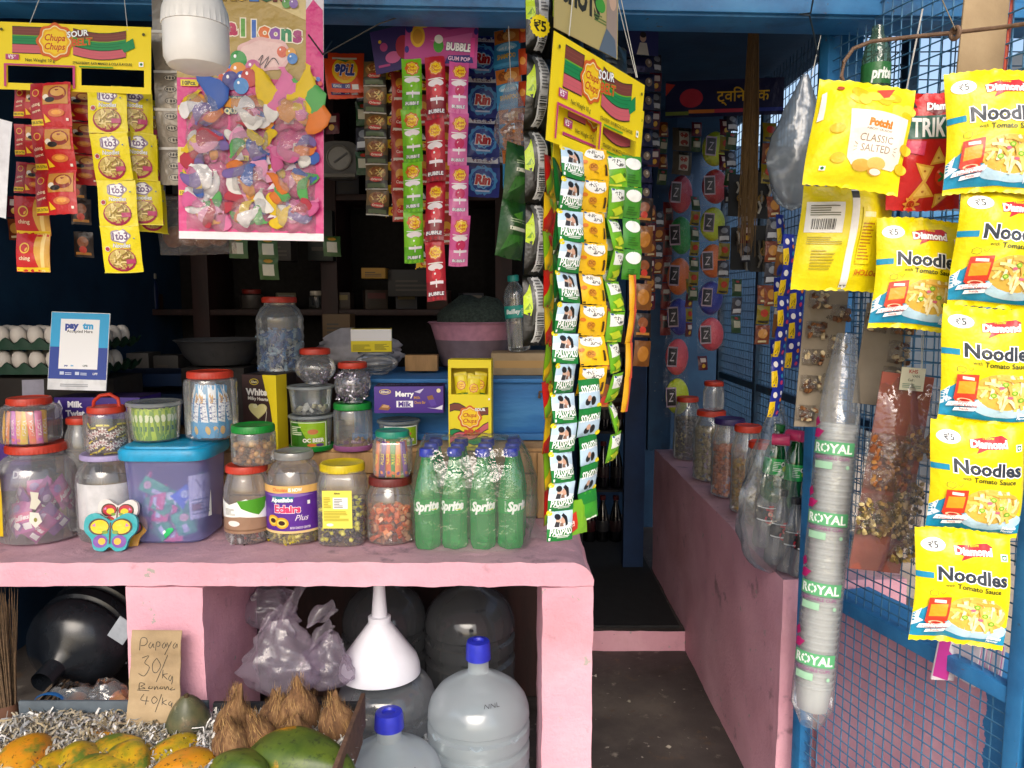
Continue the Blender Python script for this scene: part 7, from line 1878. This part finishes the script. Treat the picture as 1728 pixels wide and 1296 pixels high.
# shreds
rn = random.Random(77)
SHR = [plas(c_, .8, .02) for c_ in ('#c0beb8', '#96938c', '#a89e88', '#dcdad6', '#7a7770', '#a09274', '#9a9ea0')] + [plas('#8a3a3a', .8), plas('#c8a850', .8)]
def shreds(x0, x1, y0, y1, n, zz, mats, name, label):
    mb = MB()
    for i in range(n):
        c_ = Vector((rn.uniform(x0, x1), rn.uniform(y0, y1), zz + rn.uniform(0, .022)))
        a = rn.uniform(0, 6.28); l = rn.uniform(.010, .026); w = rn.uniform(.0010, .0026)
        d = Vector((math.cos(a), math.sin(a), rn.uniform(-.3, .5))); s_ = Vector((-math.sin(a), math.cos(a), rn.uniform(-.8, .8))) * w
        b_ = rn.uniform(-.012, .014); V = []
        cv = rn.uniform(-.9, .9); nn = Vector((-math.sin(a), math.cos(a), 0))
        for q in (-1, -.6, -.2, .2, .6, 1): k = c_ + d * (q * l) + nn * (cv * l * q * q) + Vector((0, 0, b_ * (1 - q * q) + .004 * math.sin(q * 5 + a))); V += [k + s_, k - s_]
        mb.add(V, [(j, j + 1, j + 3, j + 2) for j in (0, 2, 4, 6, 8)], mats[rn.randrange(len(mats)) if rn.random() < .97 else -1])
    tag(mb.part(name, None, sharp=80), label, 'paper shreds', kind='stuff')
shreds(tx0, xm - .005, 1.31, 1.67, 6500, TZ - .004, SHR[:7] + SHR[5:6] + SHR[2:3], 'paper_shreds', 'shredded newspaper bedding in the tin fruit tray')
shreds(xm + .01, tx1 - .012, 1.31, 1.67, 4200, TZ - .004, [SHR[0], SHR[3], SHR[6], SHR[4], SHR[3]], 'paper_shreds', 'white and grey shredded paper in the coconut crate')
rl = MB().tube([at(15, 1222, 1.64), at(50, 1226, 1.64), at(80, 1236, 1.62), at(100, 1244, 1.60)], [.006, .008, .008, .004], plas('#b8b094', .8), 8)
tag(rl.part('paper_roll'), 'rolled strip of newspaper along the tin tray rim', 'paper')
# papayas
def papmat(name, cols, spots):
    return surf(name, cols, 16, .42, .15, .002, 90, spots=spots, world_space=False, detail=5)
PAPY = papmat('ripe_papaya', [(.30, '#6f7418'), (.45, '#b39516'), (.62, '#c8861a')], [('#566a20', 13, .47, .60), ('#3a3416', 130, .60, .65)])
PAPO = papmat('orange_papaya', [(.30, '#b08a14'), (.62, '#cc8018')], [('#6a7420', 12, .51, .63), ('#3a3012', 120, .60, .65)])
PAPG = papmat('green_papaya', [(.30, '#31491a'), (.62, '#586a20')], [('#c98a16', 8.0, .60, .66), ('#26361a', 60, .54, .68)])
PAPD = papmat('dark_green_papaya', [(.30, '#22381a'), (.62, '#3c5226')], [('#6a6a4a', 40, .60, .70)])
MOTT = papmat('mottled_squash', [(.30, '#2e3a28'), (.5, '#55553a'), (.65, '#6a5a44')], [('#88806a', 38, .58, .68), ('#2a3a30', 20, .52, .66)])
def papaya(label, px, py, Y, l, r, rot, mat, lobes=.05, name='papaya', tip=True):
    l *= 1.15; r *= 1.15
    V, Fc = [], []
    n, s = 18, 30
    for j in range(n + 1):
        q = j / n; z = (q - .5) * l
        rr = r * max(0.0, math.sin(math.pi * min(1, q ** .82))) ** .62 * (1 - .14 * q)
        for i in range(s):
            a = 2 * math.pi * i / s
            k = 1 + lobes * math.cos(5 * a) * (.4 + .6 * q) + .02 * noise.noise(Vector((math.cos(a) * 2, math.sin(a) * 2, z * 20)))
            V.append((rr * k * math.cos(a), rr * k * math.sin(a), z))
    for j in range(n):
        for i in range(s):
            a, b = j * s + i, j * s + (i + 1) % s
            Fc.append((a, b, b + s, a + s))
    t = thing(name, label, 'papaya' if name == 'papaya' else 'squash', at(px, py, Y), rot, 'fruit in the trays')
    MB().add(V, Fc, mat).part('flesh', t, sharp=80)
    MB().lathe([(.0, l * .5 - .003), (.006, l * .5 - .004), (.005, l * .5 + .002), (0, l * .5 + .003)], plas('#4a3a20', .8), 10).part('stalk', t)
    return t
papaya('orange papaya with dark specks at the picture edge of the tray', 45, 1296, 1.50, .16, .055, (R(80), R(10), R(20)), PAPO)
papaya('plain green papaya beside the orange one at the tray end', 118, 1292, 1.56, .15, .045, (R(70), R(60), 0), PAPD)
papaya('olive papaya lying low between green and yellow fruit', 138, 1306, 1.48, .16, .05, (R(85), R(-20), R(40)), PAPY)
papaya('ripe yellow papaya reaching highest beside the price card', 180, 1268, 1.585, .15, .042, (R(75), R(50), R(70)), PAPO)
papaya('ripe papaya lying across in front of the price card', 208, 1284, 1.53, .16, .048, (R(60), R(80), R(50)), PAPY)
papaya('pale papaya with deep ridges in front of the price card', 222, 1308, 1.47, .15, .047, (R(100), R(10), R(40)), PAPY, .10)
papaya('yellow papaya beside the price card foot', 292, 1288, 1.53, .15, .050, (R(75), R(-40), R(-30)), PAPY)
papaya('bright yellow papaya in front of the mottled squash', 312, 1306, 1.47, .14, .045, (R(70), R(20), R(-50)), PAPO)
papaya('green yellow papaya end before the coconuts', 405, 1310, 1.46, .16, .050, (R(60), R(30), R(40)), PAPG)
papaya('large green papaya with yellow patch before the coconuts', 508, 1296, 1.49, .23, .070, (R(12), R(82), R(-8)), PAPG)
papaya('yellow green papaya lying across the front rim of the tray', 170, 1316, 1.45, .17, .045, (R(15), R(80), R(10)), PAPY)
papaya('small yellow papaya between the green ones at the tray end', 88, 1312, 1.47, .14, .042, (R(80), R(30), R(-20)), PAPY)
papaya('mottled dark green squash standing behind the price card', 318, 1218, 1.625, .125, .045, (R(12), R(4), 0), MOTT, .02, name='squash')
# price card
def art_price(w, h):
    a = Art(w, h); c_ = '#2a2622'; th = .0014
    def S(*p): a.ST(c_, p, th, 4)
    S((.18, .83), (.20, .93), (.30, .935), (.33, .90), (.28, .875), (.20, .87)); S((.40, .90), (.36, .87), (.40, .85), (.45, .89), (.45, .86), (.48, .86)); S((.50, .83), (.52, .90), (.58, .90), (.58, .87), (.53, .865))
    S((.68, .90), (.63, .87), (.67, .85), (.71, .89), (.71, .86)); S((.73, .90), (.76, .865)); S((.82, .91), (.68, .79)); S((.90, .90), (.85, .87), (.88, .85), (.93, .89), (.93, .855))
    S((.22, .76), (.36, .78), (.28, .72), (.38, .68), (.30, .61), (.18, .63)); S((.52, .76), (.44, .71), (.46, .65), (.54, .64), (.60, .70), (.52, .76)); S((.74, .79), (.54, .56)); S((.66, .66), (.66, .59)); S((.76, .63), (.67, .62), (.76, .58)); S((.82, .62), (.78, .59), (.82, .57), (.85, .61), (.86, .57), (.84, .54))
    S((.20, .49), (.22, .55), (.32, .54), (.24, .52), (.32, .50), (.18, .495)); S((.42, .52), (.38, .50), (.45, .50), (.46, .52)); S((.50, .52), (.50, .49), (.55, .52), (.57, .49)); S((.64, .52), (.60, .50), (.66, .50), (.67, .52)); S((.70, .52), (.71, .49), (.76, .52), (.78, .49)); S((.86, .51), (.80, .49), (.88, .49), (.90, .50)); S((.16, .485), (.40, .48))
    S((.30, .45), (.24, .40), (.40, .39)); S((.36, .43), (.34, .36)); S((.50, .43), (.45, .40), (.50, .37), (.56, .40), (.50, .43)); S((.64, .45), (.54, .30)); S((.66, .42), (.66, .36)); S((.74, .40), (.67, .38), (.75, .36)); S((.82, .39), (.78, .37), (.82, .355), (.85, .38), (.84, .34))
    return a
pA_, pB_ = at(257, 1260, 1.615), at(257, 1064, 1.655)
cw_, chh = sz(86, 257, 1150, 1.63), (pB_ - pA_).length
pcard = thing('price_card', 'torn cardboard price card with handwritten papaya and banana prices', 'price card', pA_, (math.atan2(-(pB_.y - pA_.y), pB_.z - pA_.z), R(1), R(1)))
def cardfn(x, y, l):
    yy = y / chh
    zz = .002 * math.sin(yy * 21) + .0012 * abs(math.sin(yy * 34))
    return (x * (1 - .03 * math.sin(yy * 5)), -zz - l, y + chh / 2)
mb = MB().grid(lambda u, v: cardfn((u - .5) * cw_, (v - .5) * chh, 0), 8, 40, CARDB)
mb.grid(lambda u, v: (lambda q: (q[0], q[1] + .003, q[2]))(cardfn((u - .5) * cw_, (v - .5) * chh, 0)), 8, 40, CARDB, flip=True)
mb.part('board', pcard, sharp=50)
pm = MB(); printart(pm, art_price(cw_, chh), cardfn, .006, ink, .0006, .00001); pm.part('handwriting', pcard)
# coconuts
HUSK = surf('coconut_husk', [(.3, '#4d3522'), (.5, '#765538'), (.7, '#9c7a52')], 70, .95, .9, .004, 160, stretch=(1, 1, .15), world_space=False)
FIB = [plas('#a07a50', .9), plas('#7a5836', .9), plas('#b8945f', .9)]
def coconut(label, px, py, Y, r, h, rot, seed):
    """de-husked nut with its tuft of fibre left on top"""
    t = thing('coconut', label, 'coconut', at(px, py, Y), rot, 'coconuts in the crate'); r *= 1.2; h *= 1.2
    prof = [(.0, -.95), (.45, -.88), (.80, -.60), (.98, -.20), (.97, .15), (.82, .50), (.58, .80), (.40, 1.05), (.26, 1.35), (.17, 1.65), (.08, 1.95), (0, 2.05)]
    V, Fc = [], []; s = 26
    for q, z in prof:
        for i in range(s):
            a = 2 * math.pi * i / s
            k = 1 + .05 * math.cos(3 * a + seed) + .10 * noise.noise(Vector((math.cos(a) * 2.5, math.sin(a) * 2.5, z * 1.2 + seed * 3))) + .03 * math.sin(a * 13 + z)
            V.append((r * q * k * math.cos(a) + .01 * max(0, z - .8) * math.sin(seed), r * q * k * math.sin(a), (z * 1.3 if z < .5 else .65 + (z - .5) * 1.15 * (h / r / 2.05)) * r))
    for j in range(len(prof) - 1):
        for i in range(s):
            a, b = j * s + i, j * s + (i + 1) % s
            Fc.append((a, b, b + s, a + s))
    MB().add(V, Fc, HUSK).part('husk', t, sharp=80)
    rn = random.Random(seed); mb = MB()
    zt = (.65 + 1.78 * (h / r / 2.05)) * r
    for i in range(420):
        a = rn.uniform(0, 6.28); q = rn.random()
        z0 = -r * 1.0 + (zt + r * .7) * q
        rad = r * (1.0 if z0 < r * .2 else max(.12, 1 - (z0 - r * .2) / (zt - r * .2) * .95)) * 1.0
        if z0 < -.4 * r: rad = r * .84
        p0_ = Vector((rad * math.cos(a), rad * math.sin(a), z0)); l = rn.uniform(.012, .030)
        d = Vector((rn.uniform(-.35, .35) - math.cos(a) * .25, rn.uniform(-.35, .35) - math.sin(a) * .25, 1)).normalized()
        o_ = Vector((math.cos(a), math.sin(a), 0)) * rn.uniform(.0005, .0025)
        w = Vector((-math.sin(a), math.cos(a), 0)) * .0005
        p1_ = p0_ + d * l * .5 + o_; p2_ = p0_ + d * l + o_ * rn.uniform(-.5, 1.6)
        mb.add([p0_ + w, p0_ - w, p1_ + w, p1_ - w, p2_], [(0, 1, 3, 2), (2, 3, 4)], rn.choice(FIB))
    tag(mb.part('husk_fibre', t, sharp=80), kind='stuff')
for k, (px_, py_, Y_, r_, h_, rot_, lb_t) in enumerate((
        (396, 1225, 1.60, .036, .070, (0, R(4), 0), 'tall coconut with long tuft standing against the pink pillar'),
        (392, 1262, 1.53, .035, .045, (0, R(-6), 0), 'long coconut leaning at the tray edge of the crate'),
        (440, 1248, 1.56, .032, .050, (0, R(-16), R(50)), 'pale coconut with twisted tuft among its row'),
        (465, 1215, 1.62, .034, .045, (0, R(6), 0), 'short tufted coconut behind the pale one'),
        (505, 1205, 1.63, .040, .062, (0, R(-4), R(90)), 'tallest rounded coconut in the middle of the crate'),
        (497, 1250, 1.57, .036, .040, (R(10), R(4), 0), 'shaggy coconut behind the large green papaya'),
        (568, 1222, 1.60, .035, .050, (0, R(-9), R(30)), 'single coconut near the crate side with white shreds'))):
    coconut(lb_t, px_, py_, Y_, r_, h_, rot_, k + 2)
# ------------------------------------------------------------------ ledge of the passage wall
zl = .694
def ljar(label, px, w, ytop, style, lid, lidw, fillc, frac, n, X=.80, tm=None, size=.008, body=JARB):
    d = X * F / (px - 864)
    Y = (d + (zl + .1 - H) * math.sin(PITCH)) / math.cos(PITCH)
    t, r, hb, c = jar(label, px - w / 2, px + w / 2, ytop, Y, zl, style, lid, lidw, .022, body, 'jars on the ledge')
    if fillc: fill('pulses', 'contents of the ' + label, 'pulses', c, r, .004, hb * frac, tm or ICO, [plas(q, .6) for q in fillc], n, size, int(px))
    return c, hb
ljar('dark bean jar with red lid nearest the jamb on the ledge', 1160, 44, 668, 'round', RED_LID, .8, ['#2a1c16', '#3a2a20'], .7, 260)
c, hb = ljar('tall jar of pale seeds with red lid on the ledge', 1200, 58, 690, 'ribbed', RED_LID, .8, ['#9a8a5c', '#b0a070', '#8a7a4c'], .78, 420)
t, r, hb2, c2 = jar('tiny red lid jar on top of the pale seed jar', 1187, 1222, 642, c.y, c.z + hb + .018, 'round', RED_LID, .9, .018, JARB, 'jars on the ledge')
ljar('jar of orange lentils with purple lid on the ledge', 1231, 58, 703, 'ribbed', plas('#33245e', .4), .85, ['#c86a34', '#d87c44', '#b85c2a'], .66, 420)
ljar('jar of yellow grain with red lid on the ledge', 1262, 54, 715, 'ribbed', RED_LID, .8, ['#c89a2a', '#b8842a', '#a8905c'], .62, 420)
ljar('jar of beige flakes at the near end of the ledge jars', 1285, 52, 742, 'ribbed', RED_LID, .8, ['#b09a6c', '#8a744a'], .6, 360)
tag(MB().box((0, 0, .045), (.05, .06, .09), ink('#b8a24a'), .002).part('tin_box', None, (.80, 3.62, zl)), 'small printed tin at the far end of the ledge', 'tin')
# bag of bottles hanging at the ledge end
hb_ = thing('bottle_bag', 'clear carrier bag hanging from the post stuffed with bottles', 'bag', (0, 0, 0))
bc_ = at(1312, 975, 1.93)
bagmesh(.17, .46, .14, 51, 30, 26, .14, clear('#f0f4f6', .14, .13, .14, '#dce2e6', .4, 14), crump=.09).part('clear_bag', hb_, (bc_.x, bc_.y + .06, bc_.z - .01), sharp=70)
COLA = clear('#ccd0d6', .36, .16, .10, '#a8aeb6', edge=.4)
def cola(label, x, y, z, k, rot=(0, 0, 0), green=False):
    t = thing('soda_bottle', label, 'bottle', (x, y, z), rot, 'bottles in the hanging bag')
    pr = [(0, .006), (.018, .003), (.024, .0), (.0275, .008), (.0285, .03), (.0265, .07), (.0290, .09), (.0290, .125), (.0265, .14), (.0165, .172), (.0125, .190), (.0120, .198)]
    MB().lathe([(r * k, q * k) for r, q in pr], clear('#3aa85e', .40, .16, .08, '#1d8a44') if green else COLA, 24).part('body', t)
    MB().lathe([(.0145 * k, .196 * k), (.0155 * k, .198 * k), (.0150 * k, .213 * k), (.013 * k, .215 * k)], plas('#1c6a34' if green else '#17181c', .35), 24, capt=True).part('cap', t)
    mb = MB().lathe([(.0285 * k, .078 * k), (.0293 * k, .08 * k), (.0293 * k, .122 * k), (.0285 * k, .124 * k)], film('#1f9a48' if green else '#17181c'), 24)
    R1 = .0294 * k; a = Art(.07 * k, .04 * k)
    if green: a.E('#e8e8e0', .5, .7, .10, .16); a.E('#20301c', .5, .7, .05, .08); a.E('#c8d820', .62, .4, .14, .2); a.lines('#cfe0d0', .1, .2, .4, .9, 6)
    else: a.T('#b02430', 'Cola', .5, .5, .5, .04, .2, rot=1.57); a.R('#c8ccd0', 0, 0, 1, .10); a.R('#c8ccd0', 0, .93, 1, 1)
    printart(mb, a, lambda x_, y_, l: ((R1 + l) * math.sin(x_ / R1), -(R1 + l) * math.cos(x_ / R1), .101 * k + y_), .005)
    mb.part('label', t)
names = ['first cola bottle nearest the ledge jars in the hanging bag', 'second cola bottle from the ledge jars in the hanging bag', 'third cola bottle from the ledge jars in the hanging bag', 'cola bottle against the blue post in the hanging bag']
for i, (px_, py_) in enumerate(((1285, 920), (1305, 948), (1325, 962), (1345, 970))):
    q = at(px_, py_, 1.98 - .012 * i); cola(names[i], q.x, q.y, q.z, .93, (R(4), R(4), R(10 * i)))
for i, (px_, py_) in enumerate(((1298, 845), (1330, 855))):
    q = at(px_, py_, 1.97); cola(('green soda bottle nearer the ledge jars in the hanging bag', 'green soda bottle against the blue post in the hanging bag')[i], q.x, q.y, q.z, .95, (R(3), R(5), R(30)), True)
for i, (px_, py_) in enumerate(((1318, 742), (1342, 735))):
    q = at(px_, py_, 1.94)
    t = thing('toffee_box', ('pink sweet roll nearer the ledge jars atop the bottles', 'pink sweet roll with white label against the blue post')[i], 'sweet roll', q, (R(90), 0, R(70 - 30 * i)))
    mb = MB().lathe([(.0, -.022), (.014, -.022), (.015, -.020), (.015, .020), (.014, .022), (0, .022)], film('#c83a6a'), 20)
    printart(mb, Art(.03, .03).R('#f0e8ea', .2, .2, .8, .9).lines('#8a3a5a', .3, .3, .7, .8, 4), lambda x, y, l: ((.0152 + l) * math.sin(x / .0152), -(.0152 + l) * math.cos(x / .0152), y), .004)
    mb.part('wrapper', t)
# ------------------------------------------------------------------ dark goods deep inside
rn = random.Random(12)
rk = thing('bottle_rack', 'dark rack of wrapped cola packs at the end of the passage', 'rack', (at(1028, 925, 4.1).x, 4.2, .09))
for z in (.0, .30, .62, .95): MB().box((0, 0, z), (.30, .26, .012), plas('#1c1a1c', .6)).part('rack_shelf', rk)
for s_ in (-1, 1): MB().box((s_ * .155, 0, .60), (.012, .26, 1.2), plas('#1c1a1c', .6)).part('rack_side', rk)
for lv in range(4):
    for i in range(4):
        x, z = rk.location.x - .108 + .072 * i, .09 + .008 + (.0, .30, .62, .95)[lv]
        t = thing('soda_bottle', 'dark cola bottle on the %s shelf of the dim rack, %s across' % (('lowest', 'second', 'third', 'top')[lv], ('first', 'second', 'third', 'fourth')[i]), 'bottle', (x, 4.12, z), group='bottles on the dim rack')
        MB().lathe([(0, .003), (.03, .002), (.034, .01), (.034, .12), (.028, .16), (.014, .21), (.013, .235)], clear('#6a6a70', .4, .2, .1, '#1c1c20'), 16).part('body', t)
        MB().lathe([(.0345, .06), (.035, .062), (.035, .118), (.0345, .12)], film(('#3a1418', '#2a2a2e', '#2a1a1c', '#201c1e')[(i + lv) % 4]), 16).part('label', t)
        MB().lathe([(.016, .232), (.017, .235), (.016, .255)], plas('#5a1a20', .4), 16, capt=True).part('cap', t)
SHN = ['blue bottle with white cap on the dim shelf, %s of five']
for i in range(5):
    q = at(196 + 14 * i, 520, 3.25)
    t = thing('tonic_bottle', SHN[0] % ('first', 'second', 'third', 'fourth', 'fifth')[i], 'bottle', (q.x, 3.30, at(400, 527, 3.3).z + .014), group='blue bottles on the dim shelf')
    MB().lathe([(0, .001), (.016, .001), (.017, .01), (.017, .10), (.009, .12), (.009, .13)], plas('#142450', .3), 14).part('body', t)
    MB().lathe([(.013, .128), (.0135, .13), (.0125, .15), (0, .152)], plas('#a8a498', .5), 14).part('cap', t)
carton('pale carton standing on the dim shelf before the blue bottles', 166, 232, 494, 524, 3.24, .06, '#8a8478', lambda a: a.E('#a06a5a', .35, .5, .15), z0=at(400, 527, 3.3).z + .014)
for k, (px0, px1, py0, py1, Y_, c_) in enumerate(((545, 590, 530, 570, 2.9, '#6a5030'), (610, 650, 452, 470, 3.1, '#b88a30'), (655, 740, 455, 500, 3.15, '#2a2826'), (450, 490, 400, 440, 3.0, '#2c2620'), (260, 300, 600, 640, 2.75, '#3a3632'), (215, 250, 596, 640, 2.75, '#4a4642'), (520, 560, 355, 440, 3.2, '#1e2420'))):
    carton(('brown carton in the shade behind the carrier bag', 'amber label box deep between the hanging strips', 'black carton deep behind the red lollipop strip', 'dark brown box hanging deep behind the ribbed jar', 'grey box in the shade beside the aluminium bowl', 'pale grey box in the shade beside the egg trays', 'dark green box deep behind the balloon card')[k], px0, px1, py0, py1, Y_, .10, c_, lambda a: a.lines('#4a4238', .15, .2, .85, .7, 3))
GRC = packmesh('sachet', .05, .06, .008, '#3a5a2a', Art(.05, .06).R('#c8c4b0', .2, .2, .8, .7).E('#b88a30', .5, .85, .25, .08), 260, 6, 7)
for k, (px_, py_, Y_, n_) in enumerate(((402, 400, 2.1, 1), (452, 402, 2.1, 2), (560, 400, 2.3, 1))):
    strip('sachet_strip', ('small green pouch hanging below the balloon card', 'pair of small pouches hanging below the balloon card', 'pale torn pouch hanging deep beyond the balloon card')[k], 'sachet strip', px_, py_, Y_, n_, GRC, .055, 10 * k, seed=260 + k)
ORD = packmesh('sachet', .07, .06, .01, '#c87a1a', Art(.07, .06).R('#3a2414', .1, .3, .5, .7).E('#e8b040', .7, .5, .2), 262, 6, 6)
strip('sachet_strip', 'dull orange pouch on the dark wall at the picture edge', 'sachet strip', 12, 455, 2.4, 1, ORD, .07, 10, seed=270)
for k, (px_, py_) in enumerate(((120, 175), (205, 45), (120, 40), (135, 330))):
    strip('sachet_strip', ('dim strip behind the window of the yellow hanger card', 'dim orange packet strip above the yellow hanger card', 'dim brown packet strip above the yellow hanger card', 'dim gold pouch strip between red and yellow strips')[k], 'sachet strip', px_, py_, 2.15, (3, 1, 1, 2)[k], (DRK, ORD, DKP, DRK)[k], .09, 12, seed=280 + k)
# fascia nails, cable along the beam
tag(MB().tube([at(546, 92, 1.72), at(600, 62, 1.74), at(640, 40, 1.76), at(700, 20, 1.78)], .0014, plas('#4a4640', .7)).part('cable'), 'thin grey cable looping up to the beam', 'cable')
tag(MB().tube([at(1372, 0, 1.62), at(1368, 22, 1.64), at(1350, 24, 1.66), at(1366, 26, 1.66), at(1374, 60, 1.70), at(1380, 95, 1.72)], .0018, plas('#1a2a36', .7)).part('wire_hook'), 'bent dark wire hanging from the beam near the post', 'wire')
# ------------------------------------------------------------------ stock crowding the shelves and the passage wall
rn = random.Random(91)
SHELF_Z = [at(400, py, 3.3).z + .014 for py in (150, 335, 527)]
ORDN = ['first', 'second', 'third', 'fourth', 'fifth', 'sixth', 'seventh', 'eighth', 'ninth', 'tenth', 'eleventh', 'twelfth']
for lv, z in enumerate(SHELF_Z):
    x = -1.80; k = 0
    while x < -.12 and k < 12:
        kind = rn.choice(('box', 'jar', 'box', 'tin', 'pack'))
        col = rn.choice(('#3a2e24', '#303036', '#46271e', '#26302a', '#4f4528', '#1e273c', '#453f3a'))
        w = rn.uniform(.07, .12); h = rn.uniform(.10, .20) if lv < 2 else rn.uniform(.06, .10)
        y = 3.30 + rn.uniform(0, .04)
        where = 'on the %s dim shelf, %s along' % (('top', 'middle', 'lowest')[lv], ORDN[k])
        if lv == 2 and -1.55 < x < -1.25: x += .16; continue
        if kind in ('box', 'pack'):
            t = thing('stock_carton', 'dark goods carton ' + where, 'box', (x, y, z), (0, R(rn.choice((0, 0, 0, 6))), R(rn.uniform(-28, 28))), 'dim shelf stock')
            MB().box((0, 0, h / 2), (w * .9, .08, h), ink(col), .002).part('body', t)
            a_ = Art(w * .9, h); a_.R(rn.choice(('#6a6256', '#776838', '#5a2c28')), .1, .55, .9, .85); a_.lines('#3a342c', .15, .15, .85, .45, 4, k)
            pm = MB(); printart(pm, a_, lambda xx, yy, l: (xx, -.04 - l, yy + h / 2), None, ink); pm.part('print', t, smooth=False)
        else:
            r_ = w * .42
            t = thing('stock_jar' if kind == 'jar' else 'stock_tin', 'dusty %s ' % kind + where, kind, (x, y, z), group='dim shelf stock')
            MB().lathe([(0, .001), (r_ * .95, .001), (r_, .006), (r_, h * .8), (r_ * .8, h * .88), (r_ * .75, h * .9)], plas(col, .35) if kind == 'tin' else clear('#b8bcc0', .4, .14, .1, '#6a6e70'), 20).part('body', t)
            MB().lathe([(r_ * .8, 0), (r_ * .82, .002), (r_ * .82, .016), (r_ * .76, .019)], plas(rn.choice(('#8a2a20', '#c8c0b0', '#2a4a7a')), .4), 20, capt=True).part('lid', t, (0, 0, h * .89))
        x += w + .035; k += 1
# more strips crowding the passage wall, in the gaps between the named ones
def small(c, art, w=.045, h=.062, b=.007, seed=300): return packmesh('sachet', w, h, b, c, art, seed, 7, 7, mk=lambda q: film(q, .25, .5))
SB = [small('#2a4a2c', Art(.045, .062).R('#b8b49a', .15, .3, .85, .7).E('#a83a2c', .5, .85, .2, .08), seed=301),
      small('#7a3a1c', Art(.045, .062).E('#c88a3a', .5, .55, .35, .25).R('#e0d0a0', .2, .1, .8, .2), seed=302),
      small('#3a3a42', Art(.045, .062).R('#c8ccd0', .1, .1, .9, .35).E('#8a8e94', .5, .68, .3, .18), seed=303),
      small('#8a7a1c', Art(.045, .062).E('#b83a24', .5, .6, .3, .2).R('#2a2a1c', .1, .05, .9, .2), seed=304),
      small('#5a1c2c', Art(.045, .062).R('#d8c8c0', .2, .55, .8, .85).E('#d8a83a', .5, .3, .2), seed=305)]
for k, (px_, py_, Y_, n_, i, j, lb_t) in enumerate((
        (1098, 345, 2.9, 6, 1, 4, 'brown and maroon sachet strip hanging just short of the dark door'),
        (1112, 355, 3.2, 5, 2, 1, 'silver and brown sachet strip against the dark door edge'),
        (1174, 330, 3.4, 7, 0, 3, 'dark green sachet strip between the two scrub pad strips'),
        (1176, 205, 3.45, 2, 4, 0, 'short maroon pouch strip above the gap of the scrub pads'),
        (1236, 192, 2.9, 5, 2, 0, 'silver and green pouch strip beside the broom straw'),
        (1300, 205, 2.5, 3, 3, 1, 'gold pouch strip hanging behind the grey polythene bag'),
        (1262, 345, 2.65, 3, 2, 4, 'silver trinket pouch strip under the broom end'),
        (1306, 330, 2.3, 5, 1, 2, 'brown pouch strip behind the blue and orange candy strip'),
        (1224, 200, 3.0, 3, 4, 3, 'maroon and gold pouch strip beside the topmost lime pad'),
        (1062, 95, 2.7, 7, 2, 1, 'silver sachet strip deep beside the dark blue foil strip'),
        (1120, 205, 3.3, 4, 1, 0, 'brown and green pouch strip at the jamb top'),
        (1164, 470, 3.45, 4, 3, 4, 'gold and maroon pouch strip low between the scrub pads'),
        (1222, 380, 2.95, 4, 2, 3, 'silver and gold pouch strip under the broom beside the pink pad'),
        (1186, 600, 3.3, 1, 4, 0, 'single maroon pouch just above the tiny red lid jar'),
        (1244, 470, 2.75, 3, 0, 2, 'green and silver pouch strip on the wire mesh above the ledge jars'),
        (1290, 480, 2.5, 3, 1, 3, 'brown and gold pouch strip on the wire mesh near the nut board'),
        (1108, 90, 2.8, 6, 2, 4, 'second silver sachet strip close to the dark door top'))):
    strip('sachet_strip', lb_t, 'sachet strip', px_, py_, Y_, n_, [SB[i], SB[j]], .066, rn.uniform(0, 30), 'strips on the passage wall', seed=310 + k, fold=7, jit=5)
# pouches hung behind the middle strips
for k, (px_, py_, Y_, n_, i, j, lb_t) in enumerate((
        (612, 130, 2.15, 4, 2, 0, 'dim silver pouch strip behind the brown spice strip'),
        (838, 120, 2.25, 4, 0, 2, 'dim green pouch strip behind the dark blue detergent'),
        (25, 330, 2.3, 2, 4, 1, 'dim maroon pouch pair below the white paper'),
        (262, 262, 2.1, 3, 1, 2, 'dim brown pouch strip below the silver foil strip'),
        (560, 190, 2.4, 1, 4, 0, 'single dim maroon pouch above the weighing scale'))):
    strip('sachet_strip', lb_t, 'sachet strip', px_, py_, Y_, n_, [SB[i], SB[j]], .066, rn.uniform(-20, 20), 'dim pouches', seed=330 + k, fold=7, jit=5)
# bottles and sacks standing in the dark end of the passage
for k, (px_, py_, Y_, c_) in enumerate(((1008, 640, 4.0, '#2c2420'), (1048, 660, 4.05, '#38241c'), (1015, 560, 4.1, '#242028'), (1050, 575, 4.1, '#2a2a2c'))):
    tag(put('snack_pouch', packmesh('snack_pouch', .13, .17, .03, c_, Art(.13, .17).E('#6a4a3a', .5, .6, .3, .2).R('#5a5450', .2, .15, .8, .3), 340 + k, 8, 9), None, at(px_, py_, Y_), (0, 0, R(8 * k - 10))),
        ('dark snack pouch nearer the freshener strip above the bottle rack', 'dark brown snack pouch beside the door above the bottle rack', 'upper dark pouch nearer the freshener strip', 'upper grey pouch beside the door over the rack')[k], 'pouch', 'pouches over the rack')
# litter and wear on the passage floor
for k, (px_, py_, c_) in enumerate(((1003, 1142, '#c8c4bc'), (1060, 1185, '#8a8478'), (1128, 1262, '#9a9286'))):
    o = MB().grid(lambda u, v: ((u - .5) * .016, (v - .5) * .011, .003 * math.sin(u * 5 + v * 3 + k) + .004), 4, 4, plas(c_, .7)).part('wrapper_scrap', None, atz(px_, py_, .006))
    tag(o, ('tiny white wrapper scrap on the passage floor by the counter', 'dull wrapper scrap in the middle of the passage floor', 'dull wrapper scrap on the near passage floor')[k], 'litter')
